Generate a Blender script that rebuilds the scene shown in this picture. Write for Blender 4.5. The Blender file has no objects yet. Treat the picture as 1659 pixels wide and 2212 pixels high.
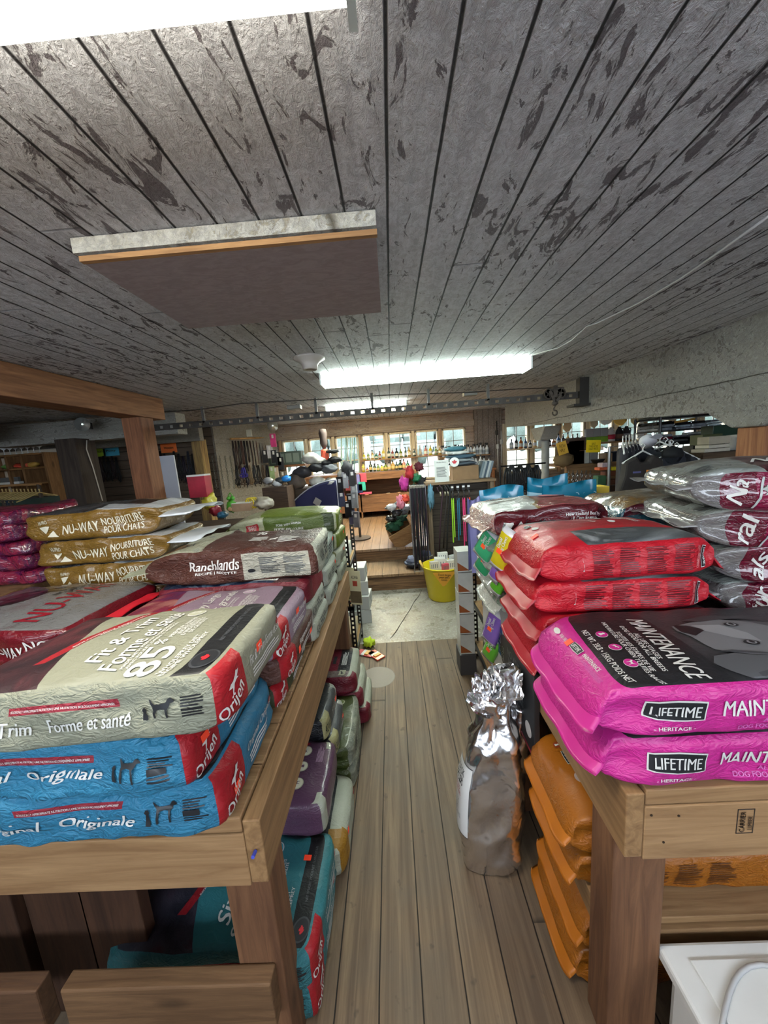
import bpy, bmesh, math, random
from mathutils import Vector, Matrix, noise, Euler
R = math.radians
# ------------------------------------------------------------------ camera, world, exposure
W_IMG, H_IMG, FPX = 1659, 2212, 765.73
CAM_H = 1.6
PITCH, ROLL, YAW = R(-9.2527), R(4.2281), R(1.6733)
MW = Matrix.Rotation(YAW, 3, 'Z') @ Matrix.Rotation(PITCH, 3, 'X') @ Matrix.Rotation(ROLL, 3, 'Y')
cam_d = bpy.data.cameras.new('camera')
cam = bpy.data.objects.new('camera', cam_d)
bpy.context.scene.collection.objects.link(cam)
cam_d.sensor_fit = 'HORIZONTAL'; cam_d.sensor_width = 36
cam_d.lens = FPX / W_IMG * 36
cam_d.clip_start = 0.05; cam_d.clip_end = 200
m3 = MW @ Matrix.Rotation(R(90), 3, 'X')
cam.matrix_world = Matrix.Translation((0, 0, CAM_H)) @ m3.to_4x4()
bpy.context.scene.camera = cam
vs = bpy.context.scene.view_settings
vs.view_transform = 'Standard'; vs.look = 'None'; vs.gamma = 1; vs.use_curve_mapping = False
vs.exposure = 0.45
world = bpy.data.worlds.new('sky'); bpy.context.scene.world = world; world.use_nodes = True
wn = world.node_tree.nodes['Background']
wn.inputs[0].default_value = (0.78, 0.88, 1.0, 1); wn.inputs[1].default_value = 11
TUBE_E = 64.0

def at(x, y, X=None, Y=None, z=None):
    """the point of the place seen at a measured position of the photograph, on a known plane"""
    d = MW @ Vector(((x - 829.5) / FPX, 1, -(y - 1106) / FPX))
    if X is not None: t = X / d.x
    elif Y is not None: t = Y / d.y
    else: t = (z - CAM_H) / d.z
    return Vector((0, 0, CAM_H)) + d * t

# ------------------------------------------------------------------ materials
def lin(c):
    if isinstance(c, str):
        c = c.lstrip('#'); c = [int(c[i:i + 2], 16) / 255 for i in (0, 2, 4)]
    return tuple((v / 12.92 if v <= 0.04045 else ((v + 0.055) / 1.055) ** 2.4) for v in c) + (1,)
MATS = {}
class NT:
    def __init__(s, name):
        s.m = bpy.data.materials.new(name); s.m.use_nodes = True
        s.t = s.m.node_tree; s.n = s.t.nodes; s.l = s.t.links; s.b = s.n['Principled BSDF']
    def node(s, k, **kw):
        n = s.n.new(k)
        for a, v in kw.items(): setattr(n, a, v)
        return n
    def put(s, sock, v):
        if isinstance(v, bpy.types.NodeSocket): s.l.new(v, sock)
        else: sock.default_value = v
    def math(s, op, a, b=0.0, c=None, clamp=False):
        n = s.node('ShaderNodeMath', operation=op, use_clamp=clamp)
        s.put(n.inputs[0], a); s.put(n.inputs[1], b)
        if c is not None: s.put(n.inputs[2], c)
        return n.outputs[0]
    def mix(s, f, a, b, mode='MIX'):
        n = s.node('ShaderNodeMixRGB', blend_type=mode)
        s.put(n.inputs[0], f); s.put(n.inputs[1], a); s.put(n.inputs[2], b); return n.outputs[0]
    def noise(s, vec, scale, detail=4, rough=.55, dist=0.0):
        n = s.node('ShaderNodeTexNoise'); s.put(n.inputs['Vector'], vec)
        n.inputs['Scale'].default_value = scale; n.inputs['Detail'].default_value = detail
        n.inputs['Roughness'].default_value = rough; n.inputs['Distortion'].default_value = dist
        return n.outputs[0]
    def ramp(s, f, stops):
        n = s.node('ShaderNodeValToRGB'); s.put(n.inputs[0], f)
        e = n.color_ramp.elements
        while len(e) < len(stops): e.new(0.5)
        for i, (p, c) in enumerate(stops):
            e[i].position = p; e[i].color = c if isinstance(c, tuple) and len(c) == 4 else (c, c, c, 1)
        return n.outputs[0]
    def mapping(s, vec, scale, loc=(0, 0, 0)):
        n = s.node('ShaderNodeMapping'); s.put(n.inputs[0], vec)
        n.inputs['Scale'].default_value = scale; n.inputs['Location'].default_value = loc
        return n.outputs[0]
    def pos(s): return s.node('ShaderNodeTexCoord').outputs['Object']
    def uv(s): return s.node('ShaderNodeTexCoord').outputs['UV']
    def bump(s, h, strength, dist=0.01):
        n = s.node('ShaderNodeBump'); s.put(n.inputs['Height'], h)
        n.inputs['Strength'].default_value = strength; n.inputs['Distance'].default_value = dist
        s.l.new(n.outputs[0], s.b.inputs['Normal'])

def plain(col, rough=.6, metal=0.0, spec=.5, emit=0, bump=0, bscale=60, coat=0, alpha=1, vary=0):
    key = ('plain', str(col), rough, metal, spec, emit, bump, bscale, coat, alpha, vary)
    if key in MATS: return MATS[key]
    n = NT('surface_' + (col.lstrip('#') if isinstance(col, str) else 'mix'))
    b = n.b; c = lin(col)
    b.inputs['Base Color'].default_value = c
    if vary:
        f = n.noise(n.pos(), 9, 4)
        n.put(b.inputs['Base Color'], n.mix(n.ramp(f, [(.35, 0), (.65, 1)]), tuple(v * (1 - vary) for v in c[:3]) + (1,), c))
    b.inputs['Roughness'].default_value = rough; b.inputs['Metallic'].default_value = metal
    b.inputs['Specular IOR Level'].default_value = spec
    b.inputs['Coat Weight'].default_value = coat; b.inputs['Coat Roughness'].default_value = .12
    if emit:
        b.inputs['Emission Color'].default_value = c; b.inputs['Emission Strength'].default_value = emit
    if alpha < 1: b.inputs['Alpha'].default_value = alpha
    if bump: n.bump(n.noise(n.pos(), bscale, 4), bump, .006)
    MATS[key] = n.m; return n.m

def wood(col, dark, axis=0, scale=1.0, rough=.65, knots=True):
    key = ('wood', col, dark, axis, scale, rough)
    if key in MATS: return MATS[key]
    n = NT('wood_' + col.lstrip('#'))
    sc = [22, 22, 22]; sc[axis] = 1.6
    v = n.mapping(n.pos(), tuple(k * scale for k in sc))
    g = n.noise(v, 1.6, 6, .6, 1.2)
    g2 = n.noise(n.mapping(n.pos(), tuple(k * scale * 4 for k in sc)), 1.5, 3)
    c = n.mix(n.ramp(g, [(.34, 0), (.68, 1)]), lin(dark), lin(col))
    c = n.mix(n.math('MULTIPLY', g2, .35), c, lin(dark))
    if knots:
        ks = [5, 5, 5]; ks[axis] = 2.2
        vo = n.node('ShaderNodeTexVoronoi'); n.put(vo.inputs['Vector'], n.mapping(n.pos(), tuple(ks)))
        vo.inputs['Scale'].default_value = 1.0
        k = n.ramp(vo.outputs['Distance'], [(.05, 1), (.12, 0)])
        c = n.mix(n.math('MULTIPLY', k, .7), c, tuple(v * .45 for v in lin(dark)[:3]) + (1,))
    n.put(n.b.inputs['Base Color'], c); n.b.inputs['Roughness'].default_value = rough
    n.b.inputs['Specular IOR Level'].default_value = .3
    n.bump(g2, .25, .003)
    MATS[key] = n.m; return n.m

def boards(name, across, width, off, colA, colB, gapc, gap=.02, rough=.7, vert=False, dirt=None, peel=None, ends=None):
    """planking: `across` is the axis the boards are counted along"""
    n = NT(name); p = n.pos(); sp = n.node('ShaderNodeSeparateXYZ'); n.put(sp.inputs[0], p)
    a = sp.outputs[across]
    along = {0: 1, 1: 0, 2: 0}[across]
    q = n.math('DIVIDE', n.math('SUBTRACT', a, off), width)
    wob = n.math('MULTIPLY', n.math('SUBTRACT', n.noise(n.mapping(p, (2, 2, 2)), 1.5, 3), .5), .05)
    q = n.math('ADD', q, wob)
    idx = n.math('FLOOR', q); fr = n.math('SUBTRACT', q, idx)
    e = n.math('MINIMUM', fr, n.math('SUBTRACT', 1.0, fr))
    line = n.ramp(e, [(gap * .45, 1), (gap, 0)])
    wn_ = n.node('ShaderNodeTexWhiteNoise', noise_dimensions='1D'); n.put(wn_.inputs['W'], idx)
    if ends:
        # butt joints, staggered per board
        t = n.math('ADD', n.math('DIVIDE', sp.outputs[along], ends), n.math('MULTIPLY', wn_.outputs[0], 7.3))
        ti = n.math('FLOOR', t); tf = n.math('SUBTRACT', t, ti)
        line2 = n.ramp(tf, [(.0, 1), (.006 / ends * 1.0, 0)])
        line = n.math('MAXIMUM', line, n.math('MULTIPLY', line2, .8))
    sc = [26, 26, 26]; sc[along] = 1.2
    vv = n.node('ShaderNodeVectorMath', operation='ADD'); n.put(vv.inputs[0], n.mapping(p, tuple(sc)))
    cmb = n.node('ShaderNodeCombineXYZ')
    n.put(cmb.inputs[0], n.math('MULTIPLY', wn_.outputs[0], 40)); n.put(cmb.inputs[1], n.math('MULTIPLY', wn_.outputs[0], 17))
    n.l.new(cmb.outputs[0], vv.inputs[1])
    g = n.noise(vv.outputs[0], 1.3, 7, .62, .8)
    c = n.mix(n.ramp(g, [(.36, 0), (.66, 1)]), lin(colB), lin(colA))
    c = n.mix(n.math('MULTIPLY', wn_.outputs[0], .28), c, lin(colB))
    h = n.math('MULTIPLY', g, .35)
    if dirt:
        d = n.ramp(n.noise(p, 2.2, 5, .6), [(.42, 0), (.62, 1)])
        c = n.mix(n.math('MULTIPLY', d, .55), c, lin(dirt))
        sp2 = n.ramp(n.noise(p, 17, 3, .5), [(.66, 0), (.72, 1)])
        c = n.mix(n.math('MULTIPLY', sp2, .5), c, tuple(v * .4 for v in lin(dirt)[:3]) + (1,))
    if peel:
        # flaking limewash: islands of bare wood, curled edges
        s2 = [11, 11, 11]; s2[along] = 4.0
        f1 = n.noise(n.mapping(p, tuple(s2)), 1.6, 8, .68, 1.6)
        big = n.noise(n.mapping(p, (1.1, .5, 1)), 1.4, 3)
        f2 = n.math('ADD', f1, n.math('MULTIPLY', n.math('SUBTRACT', big, .5), .35))
        bare = n.ramp(f2, [(.585, 0), (.60, 1)])
        edge = n.ramp(f2, [(.55, 0), (.583, 1), (.60, 0)])
        c = n.mix(bare, c, lin(peel))
        c = n.mix(n.math('MULTIPLY', edge, .45), c, lin('#d8d8d6'))
        fl = n.noise(n.mapping(p, (1, .7, 1)), 45, 6, .7, 1.0)
        fl2 = n.noise(n.mapping(p, (1, .6, 1)), 110, 3, .6, 1.5)
        c = n.mix(n.ramp(fl, [(.42, .35), (.56, 0)]), c, lin('#7c7a7c'))
        h = n.math('ADD', n.math('ADD', n.math('MULTIPLY', fl, 1.6), n.math('MULTIPLY', fl2, .8)), n.math('MULTIPLY', bare, -.5))
    c = n.mix(line, c, lin(gapc))
    n.put(n.b.inputs['Base Color'], c); n.put(n.b.inputs['Roughness'], rough)
    n.b.inputs['Specular IOR Level'].default_value = .3
    h = n.math('SUBTRACT', h, n.math('MULTIPLY', line, 2.0))
    n.bump(h, .8 if peel else .35, .008 if peel else .004)
    return n.m

INK = .50
def ink(c):
    c = lin(c); return tuple(v * INK for v in c[:3]) + (1,)
def art(key, base, shapes=(), rough=.5, coat=0.0, crinkle=.25, metal=0.0, cs=26):
    """printed packaging: rectangles / ellipses / pictures laid out in metres on the panel (UV)"""
    if key in MATS: return MATS[key]
    n = NT('print_' + key); uv = n.uv()
    sp = n.node('ShaderNodeSeparateXYZ'); n.put(sp.inputs[0], uv); U, V = sp.outputs[0], sp.outputs[1]
    wob = n.math('MULTIPLY', n.math('SUBTRACT', n.noise(uv, 12, 2), .5), .006)
    def inside(sh, soft=.0008):
        k = sh[0]
        if k in ('r', 'n'):
            cx, cy, hw, hh = (sh[1] + sh[2]) / 2, (sh[3] + sh[4]) / 2, (sh[2] - sh[1]) / 2, (sh[4] - sh[3]) / 2
            sk = sh[6] if len(sh) > 6 and k == 'r' else (sh[7] if len(sh) > 7 else 0)
            du = n.math('SUBTRACT', U, cx)
            if sk: du = n.math('SUBTRACT', du, n.math('MULTIPLY', n.math('SUBTRACT', V, cy), sk))
            du = n.math('ABSOLUTE', n.math('ADD', du, wob)); dv = n.math('ABSOLUTE', n.math('SUBTRACT', V, cy))
            return n.math('MULTIPLY', n.math('LESS_THAN', du, hw), n.math('LESS_THAN', dv, hh))
        if k == 'e':
            du = n.math('DIVIDE', n.math('SUBTRACT', U, sh[1]), sh[3]); dv = n.math('DIVIDE', n.math('SUBTRACT', V, sh[2]), sh[4])
            return n.math('LESS_THAN', n.math('ADD', n.math('MULTIPLY', du, du), n.math('MULTIPLY', dv, dv)), 1.0)
    c = ink(base)
    for sh in shapes:
        f = inside(sh)
        if sh[0] == 'n':     # picture area: cloudy blend of three inks
            t = n.noise(n.mapping(uv, (1, 1, 1), (len(key) * .37, 0, 0)), sh[6] if len(sh) > 6 else 14, 4, .55, 1.5)
            cols = sh[5]
            st = [(.30 + .42 * i / max(1, len(cols) - 1), ink(cc)) for i, cc in enumerate(cols)]
            col = n.ramp(t, st)
        else: col = ink(sh[5])
        c = n.mix(f, c, col)
    n.put(n.b.inputs['Base Color'], c)
    n.b.inputs['Roughness'].default_value = rough; n.b.inputs['Coat Weight'].default_value = coat
    n.b.inputs['Coat Roughness'].default_value = .08; n.b.inputs['Metallic'].default_value = metal
    n.b.inputs['Specular IOR Level'].default_value = .4
    p = n.pos()
    f1 = n.noise(n.mapping(p, (1, 1.4, 2.0)), cs, 3, .5, 1.2)
    rid = n.math('ABSOLUTE', n.math('SUBTRACT', f1, .5))
    f2 = n.noise(p, cs * 4.5, 2)
    n.bump(n.math('ADD', n.math('MULTIPLY', rid, 3.0), n.math('MULTIPLY', f2, .15)), crinkle, .012)
    MATS[key] = n.m; return n.m

GLASS = None
def glass():
    global GLASS
    if GLASS: return GLASS
    n = NT('window_glass'); n.n.remove(n.b)
    tr = n.node('ShaderNodeBsdfTransparent'); tr.inputs[0].default_value = (.93, .96, .95, 1)
    gl = n.node('ShaderNodeBsdfGlossy'); gl.inputs[1].default_value = .02
    mx = n.node('ShaderNodeMixShader'); mx.inputs[0].default_value = .06
    n.l.new(tr.outputs[0], mx.inputs[1]); n.l.new(gl.outputs[0], mx.inputs[2])
    n.l.new(mx.outputs[0], n.n['Material Output'].inputs[0]); GLASS = n.m; return GLASS

# ------------------------------------------------------------------ objects
COL = bpy.context.scene.collection
def tag(o, label=None, cat=None, group=None, kind=None):
    if label: o['label'] = label
    if cat: o['category'] = cat
    if group: o['group'] = group
    if kind: o['kind'] = kind
    return o
def empty(name, loc=(0, 0, 0), rz=0.0, label=None, cat=None, group=None):
    o = bpy.data.objects.new(name, None); COL.objects.link(o); o.location = loc; o.rotation_euler = (0, 0, rz)
    o.empty_display_size = .05
    return tag(o, label, cat, group)
def copy_tree(o, parent=None):
    c = o.copy(); COL.objects.link(c)
    if parent: c.parent = parent
    for ch in [k for k in bpy.data.objects if k.parent == o]: copy_tree(ch, c)
    return c
ORD = ['first', 'second', 'third', 'fourth', 'fifth', 'sixth', 'seventh', 'eighth', 'ninth', 'tenth', 'eleventh', 'twelfth',
       'thirteenth', 'fourteenth', 'fifteenth', 'sixteenth', 'seventeenth', 'eighteenth', 'nineteenth', 'twentieth',
       'twenty-first', 'twenty-second', 'twenty-third', 'twenty-fourth', 'twenty-fifth', 'twenty-sixth', 'twenty-seventh', 'twenty-eighth']
class MB:
    def __init__(s): s.b = bmesh.new()
    def _m(s, fs, m):
        for f in fs: f.material_index = m
    def box(s, x0, x1, y0, y1, z0, z1, m=0, M=None):
        c = [(x, y, z) for z in (z0, z1) for y in (y0, y1) for x in (x0, x1)]
        v = [s.b.verts.new(M @ Vector(p) if M else p) for p in c]
        fs = [s.b.faces.new([v[i] for i in q]) for q in ((0, 2, 3, 1), (4, 5, 7, 6), (0, 1, 5, 4), (2, 6, 7, 3), (0, 4, 6, 2), (1, 3, 7, 5))]
        s._m(fs, m); return s
    def bar(s, p0, p1, w, h, m=0, up=(0, 0, 1)):
        p0, p1 = Vector(p0), Vector(p1); d = (p1 - p0); L = d.length; d.normalize()
        u = Vector(up); sx = d.cross(u)
        if sx.length < 1e-4: sx = d.cross(Vector((1, 0, 0)))
        sx.normalize(); uz = sx.cross(d)
        M = Matrix((d, sx, uz)).transposed().to_4x4(); M.translation = p0
        return s.box(0, L, -w / 2, w / 2, -h / 2, h / 2, m, M)
    def tube(s, pts, r, seg=8, m=0, cap=True):
        pts = [Vector(p) for p in pts]; rings = []
        n = len(pts); prev = None
        for i, p in enumerate(pts):
            t = (pts[min(i + 1, n - 1)] - pts[max(i - 1, 0)]).normalized()
            a = prev if prev is not None else (Vector((0, 0, 1)) if abs(t.z) < .9 else Vector((1, 0, 0)))
            x = (a - t * a.dot(t))
            if x.length < 1e-5: x = t.orthogonal()
            x.normalize(); y = t.cross(x); prev = x
            rr = r[i] if isinstance(r, (list, tuple)) else r
            rings.append([s.b.verts.new(p + (x * math.cos(2 * math.pi * k / seg) + y * math.sin(2 * math.pi * k / seg)) * rr) for k in range(seg)])
        fs = []
        for a, b in zip(rings, rings[1:]):
            for k in range(seg): fs.append(s.b.faces.new((a[k], a[(k + 1) % seg], b[(k + 1) % seg], b[k])))
        if cap:
            fs.append(s.b.faces.new(rings[0][::-1])); fs.append(s.b.faces.new(rings[-1]))
        s._m(fs, m); return s
    def lathe(s, prof, c=(0, 0, 0), seg=16, m=0, M=None, sx=1, sy=1):
        rings = []; c = Vector(c)
        for r, z in prof:
            ring = []
            for k in range(seg):
                a = 2 * math.pi * k / seg; p = Vector((r * sx * math.cos(a), r * sy * math.sin(a), z))
                ring.append(s.b.verts.new((M @ p if M else p) + c))
            rings.append(ring)
        fs = []
        for a, b in zip(rings, rings[1:]):
            for k in range(seg): fs.append(s.b.faces.new((a[k], a[(k + 1) % seg], b[(k + 1) % seg], b[k])))
        if prof[0][0] > 1e-4: fs.append(s.b.faces.new(rings[0][::-1]))
        if prof[-1][0] > 1e-4: fs.append(s.b.faces.new(rings[-1]))
        s._m(fs, m); return s
    def poly(s, pts, m=0, thick=None):
        """flat polygon; with `thick` (a vector) a slab"""
        v = [s.b.verts.new(p) for p in pts]; fs = [s.b.faces.new(v)]
        if thick is not None:
            t = Vector(thick); w = [s.b.verts.new(Vector(p) + t) for p in pts]
            fs.append(s.b.faces.new(w[::-1]))
            for i in range(len(v)):
                j = (i + 1) % len(v); fs.append(s.b.faces.new((v[j], v[i], w[i], w[j])))
        s._m(fs, m); return s
    def blob(s, c, r, m=0, sub=2, amp=.15, fr=3, seed=0):
        M = Matrix.Translation(c) @ Matrix.Diagonal((r[0], r[1], r[2], 1))
        g = bmesh.ops.create_icosphere(s.b, subdivisions=sub, radius=1)
        for v in g['verts']:
            k = 1 + amp * noise.noise(v.co * fr + Vector((seed, seed * .7, 3)))*2
            v.co = M @ (v.co * k)
            for f in v.link_faces: f.material_index = m
        return s
    def text(s, string, o, right, up, w, h, m=0, shear=0, off=.001):
        """lettering fitted in a w x h box centred on o"""
        o, right, up = Vector(o), Vector(right).normalized(), Vector(up).normalized(); nn = right.cross(up)
        vs_, fs_ = text_data(string, shear)
        vv = [s.b.verts.new(o + right * (x * w) + up * (y * h) + nn * off) for x, y in vs_]
        for f in fs_:
            try: s.b.faces.new([vv[i] for i in f]).material_index = m
            except ValueError: pass
        return s
    def build(s, name, mats, parent=None, smooth=False, bevel=0, loc=None, rz=0, recalc=True, wn=False):
        if recalc: bmesh.ops.recalc_face_normals(s.b, faces=s.b.faces[:])
        me = bpy.data.meshes.new(name); s.b.to_mesh(me); s.b.free()
        if not isinstance(mats, (list, tuple)): mats = [mats]
        for m in mats: me.materials.append(m)
        if smooth:
            for p in me.polygons: p.use_smooth = True
        o = bpy.data.objects.new(name, me); COL.objects.link(o)
        if parent is not None: o.parent = parent
        if loc is not None: o.location = loc
        if rz: o.rotation_euler[2] = rz
        if bevel:
            md = o.modifiers.new('bevel', 'BEVEL'); md.width = bevel; md.segments = 2; md.limit_method = 'ANGLE'
            md.harden_normals = False
        return o
TXT = {}
def text_data(string, shear=0):
    k = (string, shear)
    if k in TXT: return TXT[k]
    cu = bpy.data.curves.new('lettering', 'FONT'); cu.body = string; cu.resolution_u = 3
    cu.shear = shear; cu.align_x = 'CENTER'; cu.space_line = .85
    ob = bpy.data.objects.new('lettering', cu)
    me = ob.to_mesh(); vs_ = [(v.co.x, v.co.y) for v in me.vertices]; fs_ = [tuple(p.vertices) for p in me.polygons]
    ob.to_mesh_clear(); bpy.data.objects.remove(ob); bpy.data.curves.remove(cu)
    n0 = len(vs_); vs_ = [(x - .016, y) for x, y in vs_] + [(x + .016, y) for x, y in vs_]      # heavier strokes
    fs_ = fs_ + [tuple(i + n0 for i in f) for f in fs_]
    x0, x1 = min(v[0] for v in vs_), max(v[0] for v in vs_); y0, y1 = min(v[1] for v in vs_), max(v[1] for v in vs_)
    vs_ = [((x - x0) / (x1 - x0) - .5, (y - y0) / (y1 - y0) - .5) for x, y in vs_]
    TXT[k] = (vs_, fs_); return TXT[k]
LEAF = [(0, -.5), (.03, -.28), (.28, -.3), (.22, -.2), (.5, .02), (.42, .06), (.47, .22), (.3, .18), (.26, .26), (.12, .12), (.17, .4), (.08, .35), (0, .52),
        (-.08, .35), (-.17, .4), (-.12, .12), (-.26, .26), (-.3, .18), (-.47, .22), (-.42, .06), (-.5, .02), (-.22, -.2), (-.28, -.3), (-.03, -.28)]
DOG_OLD = [(-.5, .28), (-.42, .42), (-.3, .46), (-.2, .3), (.1, .22), (.3, .24), (.42, .5), (.46, .48), (.38, .15), (.36, -.1), (.42, -.5), (.34, -.5), (.26, -.12),
       (.2, -.1), (-.1, -.08), (-.14, -.5), (-.22, -.5), (-.22, -.1), (-.28, .05), (-.34, .22)]
DOG = [(-.5, .26), (-.47, .38), (-.36, .5), (-.26, .44), (-.16, .24), (.1, .20), (.27, .20), (.36, .32), (.44, .5), (.48, .47), (.42, .24), (.35, .08), (.33, -.12), (.38, -.26), (.36, -.5), (.27, -.5), (.28, -.3), (.2, -.1),
       (.05, -.06), (-.12, -.1), (-.14, -.5), (-.22, -.5), (-.21, -.14), (-.29, .02), (-.33, .2)]
PUP = [(-.3, -.5), (.3, -.5), (.32, -.2), (.15, .1), (.25, .3), (.1, .5), (-.15, .48), (-.3, .3), (-.15, .15), (-.25, -.1)]
LEAP = [(-.5, .1), (-.3, .25), (-.1, .2), (.15, .3), (.3, .5), (.38, .35), (.5, .3), (.35, .15), (.2, .05), (.28, -.15), (.1, -.05), (-.1, -.05), (-.3, -.3), (-.5, -.5), (-.3, -.1)]

# ------------------------------------------------------------------ the pet food sack
def sack(label, L, W, T, base, rz=0.0, ends=('block', 'block'), mats=None, decals=(), seed=0, amp=.004, bulge=.012,
         taper=.11, zs=-.3, flap=.045, flap_dn=.25, bend=(0, 0), tilt=(0, 0), group=None, nexp=9, flapmat=None, sticker=(), cat='sack', name='pet_food_sack', side=None):
    hl, hw, ht = L / 2, W / 2, T / 2
    sd = Vector((seed * 7.13, seed * 3.7, seed * 1.9))
    def S(c):
        c = Vector(c); r = (abs(c.x) ** nexp + abs(c.y) ** nexp + abs(c.z) ** nexp) ** (-1 / nexp)
        x, y, z = c.x * r * hl, c.y * r * hw, c.z * r * ht
        w = max(0, 1 - (x / hl) ** 2) * max(0, 1 - (y / hw) ** 2)
        z += bulge * w * (1 if z > 0 else -.25)
        k = 1.0
        for sgn, kind in ((-1, ends[0]), (1, ends[1])):
            if kind == 'seam':
                d = hl - x * sgn
                if d < taper:
                    q = max(0.0, d / taper); k = math.sqrt(max(0, 1 - (1 - q) ** 2)) * .96 + .04
                    z = z * k + zs * ht * (1 - k); y *= 1 + .05 * (1 - k)
                    # gusset folds in towards the seam
                    if abs(c.y) > .98: y -= math.copysign(.022 * math.sin(math.pi * min(1, q)) * max(0, 1 - abs(z / ht)), y)
        P = Vector((x, y, z))
        a = amp * (1 + 1.0 * (abs(c.y) > .9) * k) * (.3 + .7 * k)
        n1 = noise.noise(Vector((x * 7, y * 11, z * 13)) + sd); n2 = noise.noise(Vector((x * 19, y * 23, z * 30)) + sd * 2)
        n3 = 1 - 2 * abs(noise.noise(Vector((x * 9, y * 9, z * 20)) - sd))
        dz = a * (n1 * 1.6 + n2 * .7 + n3 * .5)
        if z > 0: P.z += dz * .8
        P.y += (dz * 1.1) * (1 if y > 0 else -1) * min(1, abs(c.y) ** 6)
        P.x += dz * .8 * (1 if x > 0 else -1) * min(1, abs(c.x) ** 8)
        if bend[0] and x < 0: P.z += bend[0] * (-x / hl) ** 2
        if bend[1] and x > 0: P.z += bend[1] * (x / hl) ** 2
        P.z += ht + tilt[0] * x + tilt[1] * y
        return P
    def pc(panel, u, v):
        cl = lambda t: max(-.985, min(.985, t))
        if panel == 'T': return (cl(u / hl), cl(v / hw), 1)
        if panel == 'F': return (cl(u / hl), -1, cl(v / ht))
        if panel == 'E': return (1, cl(u / hw), cl(v / ht))
        if panel == 'B': return (cl(-u / hl), 1, cl(v / ht))
    bm = bmesh.new(); uvl = bm.loops.layers.uv.new('UVMap')
    allm = []; 
    def mi(m):
        if m not in allm: allm.append(m)
        return allm.index(m)
    base_m = mats['base']
    nx, ny, nz = max(10, int(L / .0125)), max(8, int(W / .0125)), max(5, int(T / .012))
    gx = [-1 + 2 * i / nx for i in range(nx + 1)]; gy = [-1 + 2 * i / ny for i in range(ny + 1)]; gz = [-1 + 2 * i / nz for i in range(nz + 1)]
    vd = {}
    def V(c):
        k = (round(c[0], 4), round(c[1], 4), round(c[2], 4))
        if k not in vd: vd[k] = bm.verts.new(S(c))
        return vd[k]
    def panel(A, B, f, uvf, m, flip):
        m = mi(m)
        for i in range(len(A) - 1):
            for j in range(len(B) - 1):
                q = [(A[i], B[j]), (A[i + 1], B[j]), (A[i + 1], B[j + 1]), (A[i], B[j + 1])]
                if flip: q = q[::-1]
                fc = bm.faces.new([V(f(*p)) for p in q]); fc.material_index = m; fc.smooth = True
                for lp, p in zip(fc.loops, q): lp[uvl].uv = uvf(*p)
    g = lambda k: mats.get(k, base_m)
    panel(gx, gy, lambda a, b: (a, b, 1), lambda a, b: (a * hl, b * hw), g('T'), False)
    panel(gx, gy, lambda a, b: (a, b, -1), lambda a, b: (a * hl, b * hw), g('bottom'), True)
    panel(gx, gz, lambda a, b: (a, -1, b), lambda a, b: (a * hl, b * ht), g('F'), False)
    panel(gx, gz, lambda a, b: (a, 1, b), lambda a, b: (-a * hl, b * ht), g('F'), True)
    panel(gy, gz, lambda a, b: (1, a, b), lambda a, b: (a * hw, b * ht), g('E'), False)
    panel(gy, gz, lambda a, b: (-1, a, b), lambda a, b: (a * hw, b * ht), g('E2'), True)
    # sealed flat edges beyond the seam ends
    for sgn, kind in ((-1, ends[0]), (1, ends[1])):
        if kind != 'seam': continue
        fm = mi(flapmat or base_m); prev = None; rows = []
        for t in range(5):
            row = []
            for j in range(ny + 1):
                p = S((sgn, gy[j] * .999, 0)); q = t / 4
                p.y *= 1 + .03 * q
                p.x += sgn * flap * q * math.cos(flap_dn) ; p.z += -flap * q * math.sin(flap_dn) + .002 * math.sin(gy[j] * 9 + seed * 2 + q) * q * 2
                p.z += .003 * noise.noise(Vector((gy[j] * 4, seed, q)))
                row.append(p)
            rows.append(row)
        for side_ in (0, 1):
            vv = [[bm.verts.new(p + Vector((0, 0, .0012 * (1 if side_ else -1)))) for p in row] for row in rows]
            for t in range(4):
                for j in range(ny):
                    q = [vv[t][j], vv[t + 1][j], vv[t + 1][j + 1], vv[t][j + 1]]
                    if (sgn > 0) != bool(side_): q = q[::-1]
                    f = bm.faces.new(q); f.material_index = fm; f.smooth = True
            if side_ == 0: low = vv
            else:
                edge = lambda a, b: [bm.faces.new((a[i], a[i + 1], b[i + 1], b[i])) for i in range(len(a) - 1)]
                for f in edge(low[-1], vv[-1]) + edge([r[0] for r in low], [r[0] for r in vv]) + edge([r[-1] for r in low], [r[-1] for r in vv]): f.material_index = fm
    # printed lettering and marks follow the surface
    def lay(pan, pts2, faces, m, layer):
        tb = bmesh.new(); vv = [tb.verts.new((p[0], p[1], 0)) for p in pts2]
        for f in faces:
            try: tb.faces.new([vv[i] for i in f])
            except ValueError: pass
        bmesh.ops.triangulate(tb, faces=tb.faces[:])
        for ax in (0, 1):
            lo_, hi_ = min(v.co[ax] for v in tb.verts), max(v.co[ax] for v in tb.verts)
            nc = int((hi_ - lo_) / .0125)
            for k_ in range(1, nc + 1):
                co = [0, 0, 0]; co[ax] = lo_ + (hi_ - lo_) * k_ / (nc + 1); no = [0, 0, 0]; no[ax] = 1
                bmesh.ops.bisect_plane(tb, geom=tb.verts[:] + tb.edges[:] + tb.faces[:], plane_co=co, plane_no=no, dist=1e-6)
        off = .0016 + .0009 * layer; idx = {}
        for v in tb.verts:
            c0 = pc(pan, v.co.x, v.co.y); c1 = pc(pan, v.co.x + .004, v.co.y); c2 = pc(pan, v.co.x, v.co.y + .004)
            p0 = S(c0); n = (S(c1) - p0).cross(S(c2) - p0)
            if n.length < 1e-9: n = Vector((0, 0, 1))
            if pan == 'B': n = n
            idx[v] = bm.verts.new(p0 + n.normalized() * off)
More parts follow.
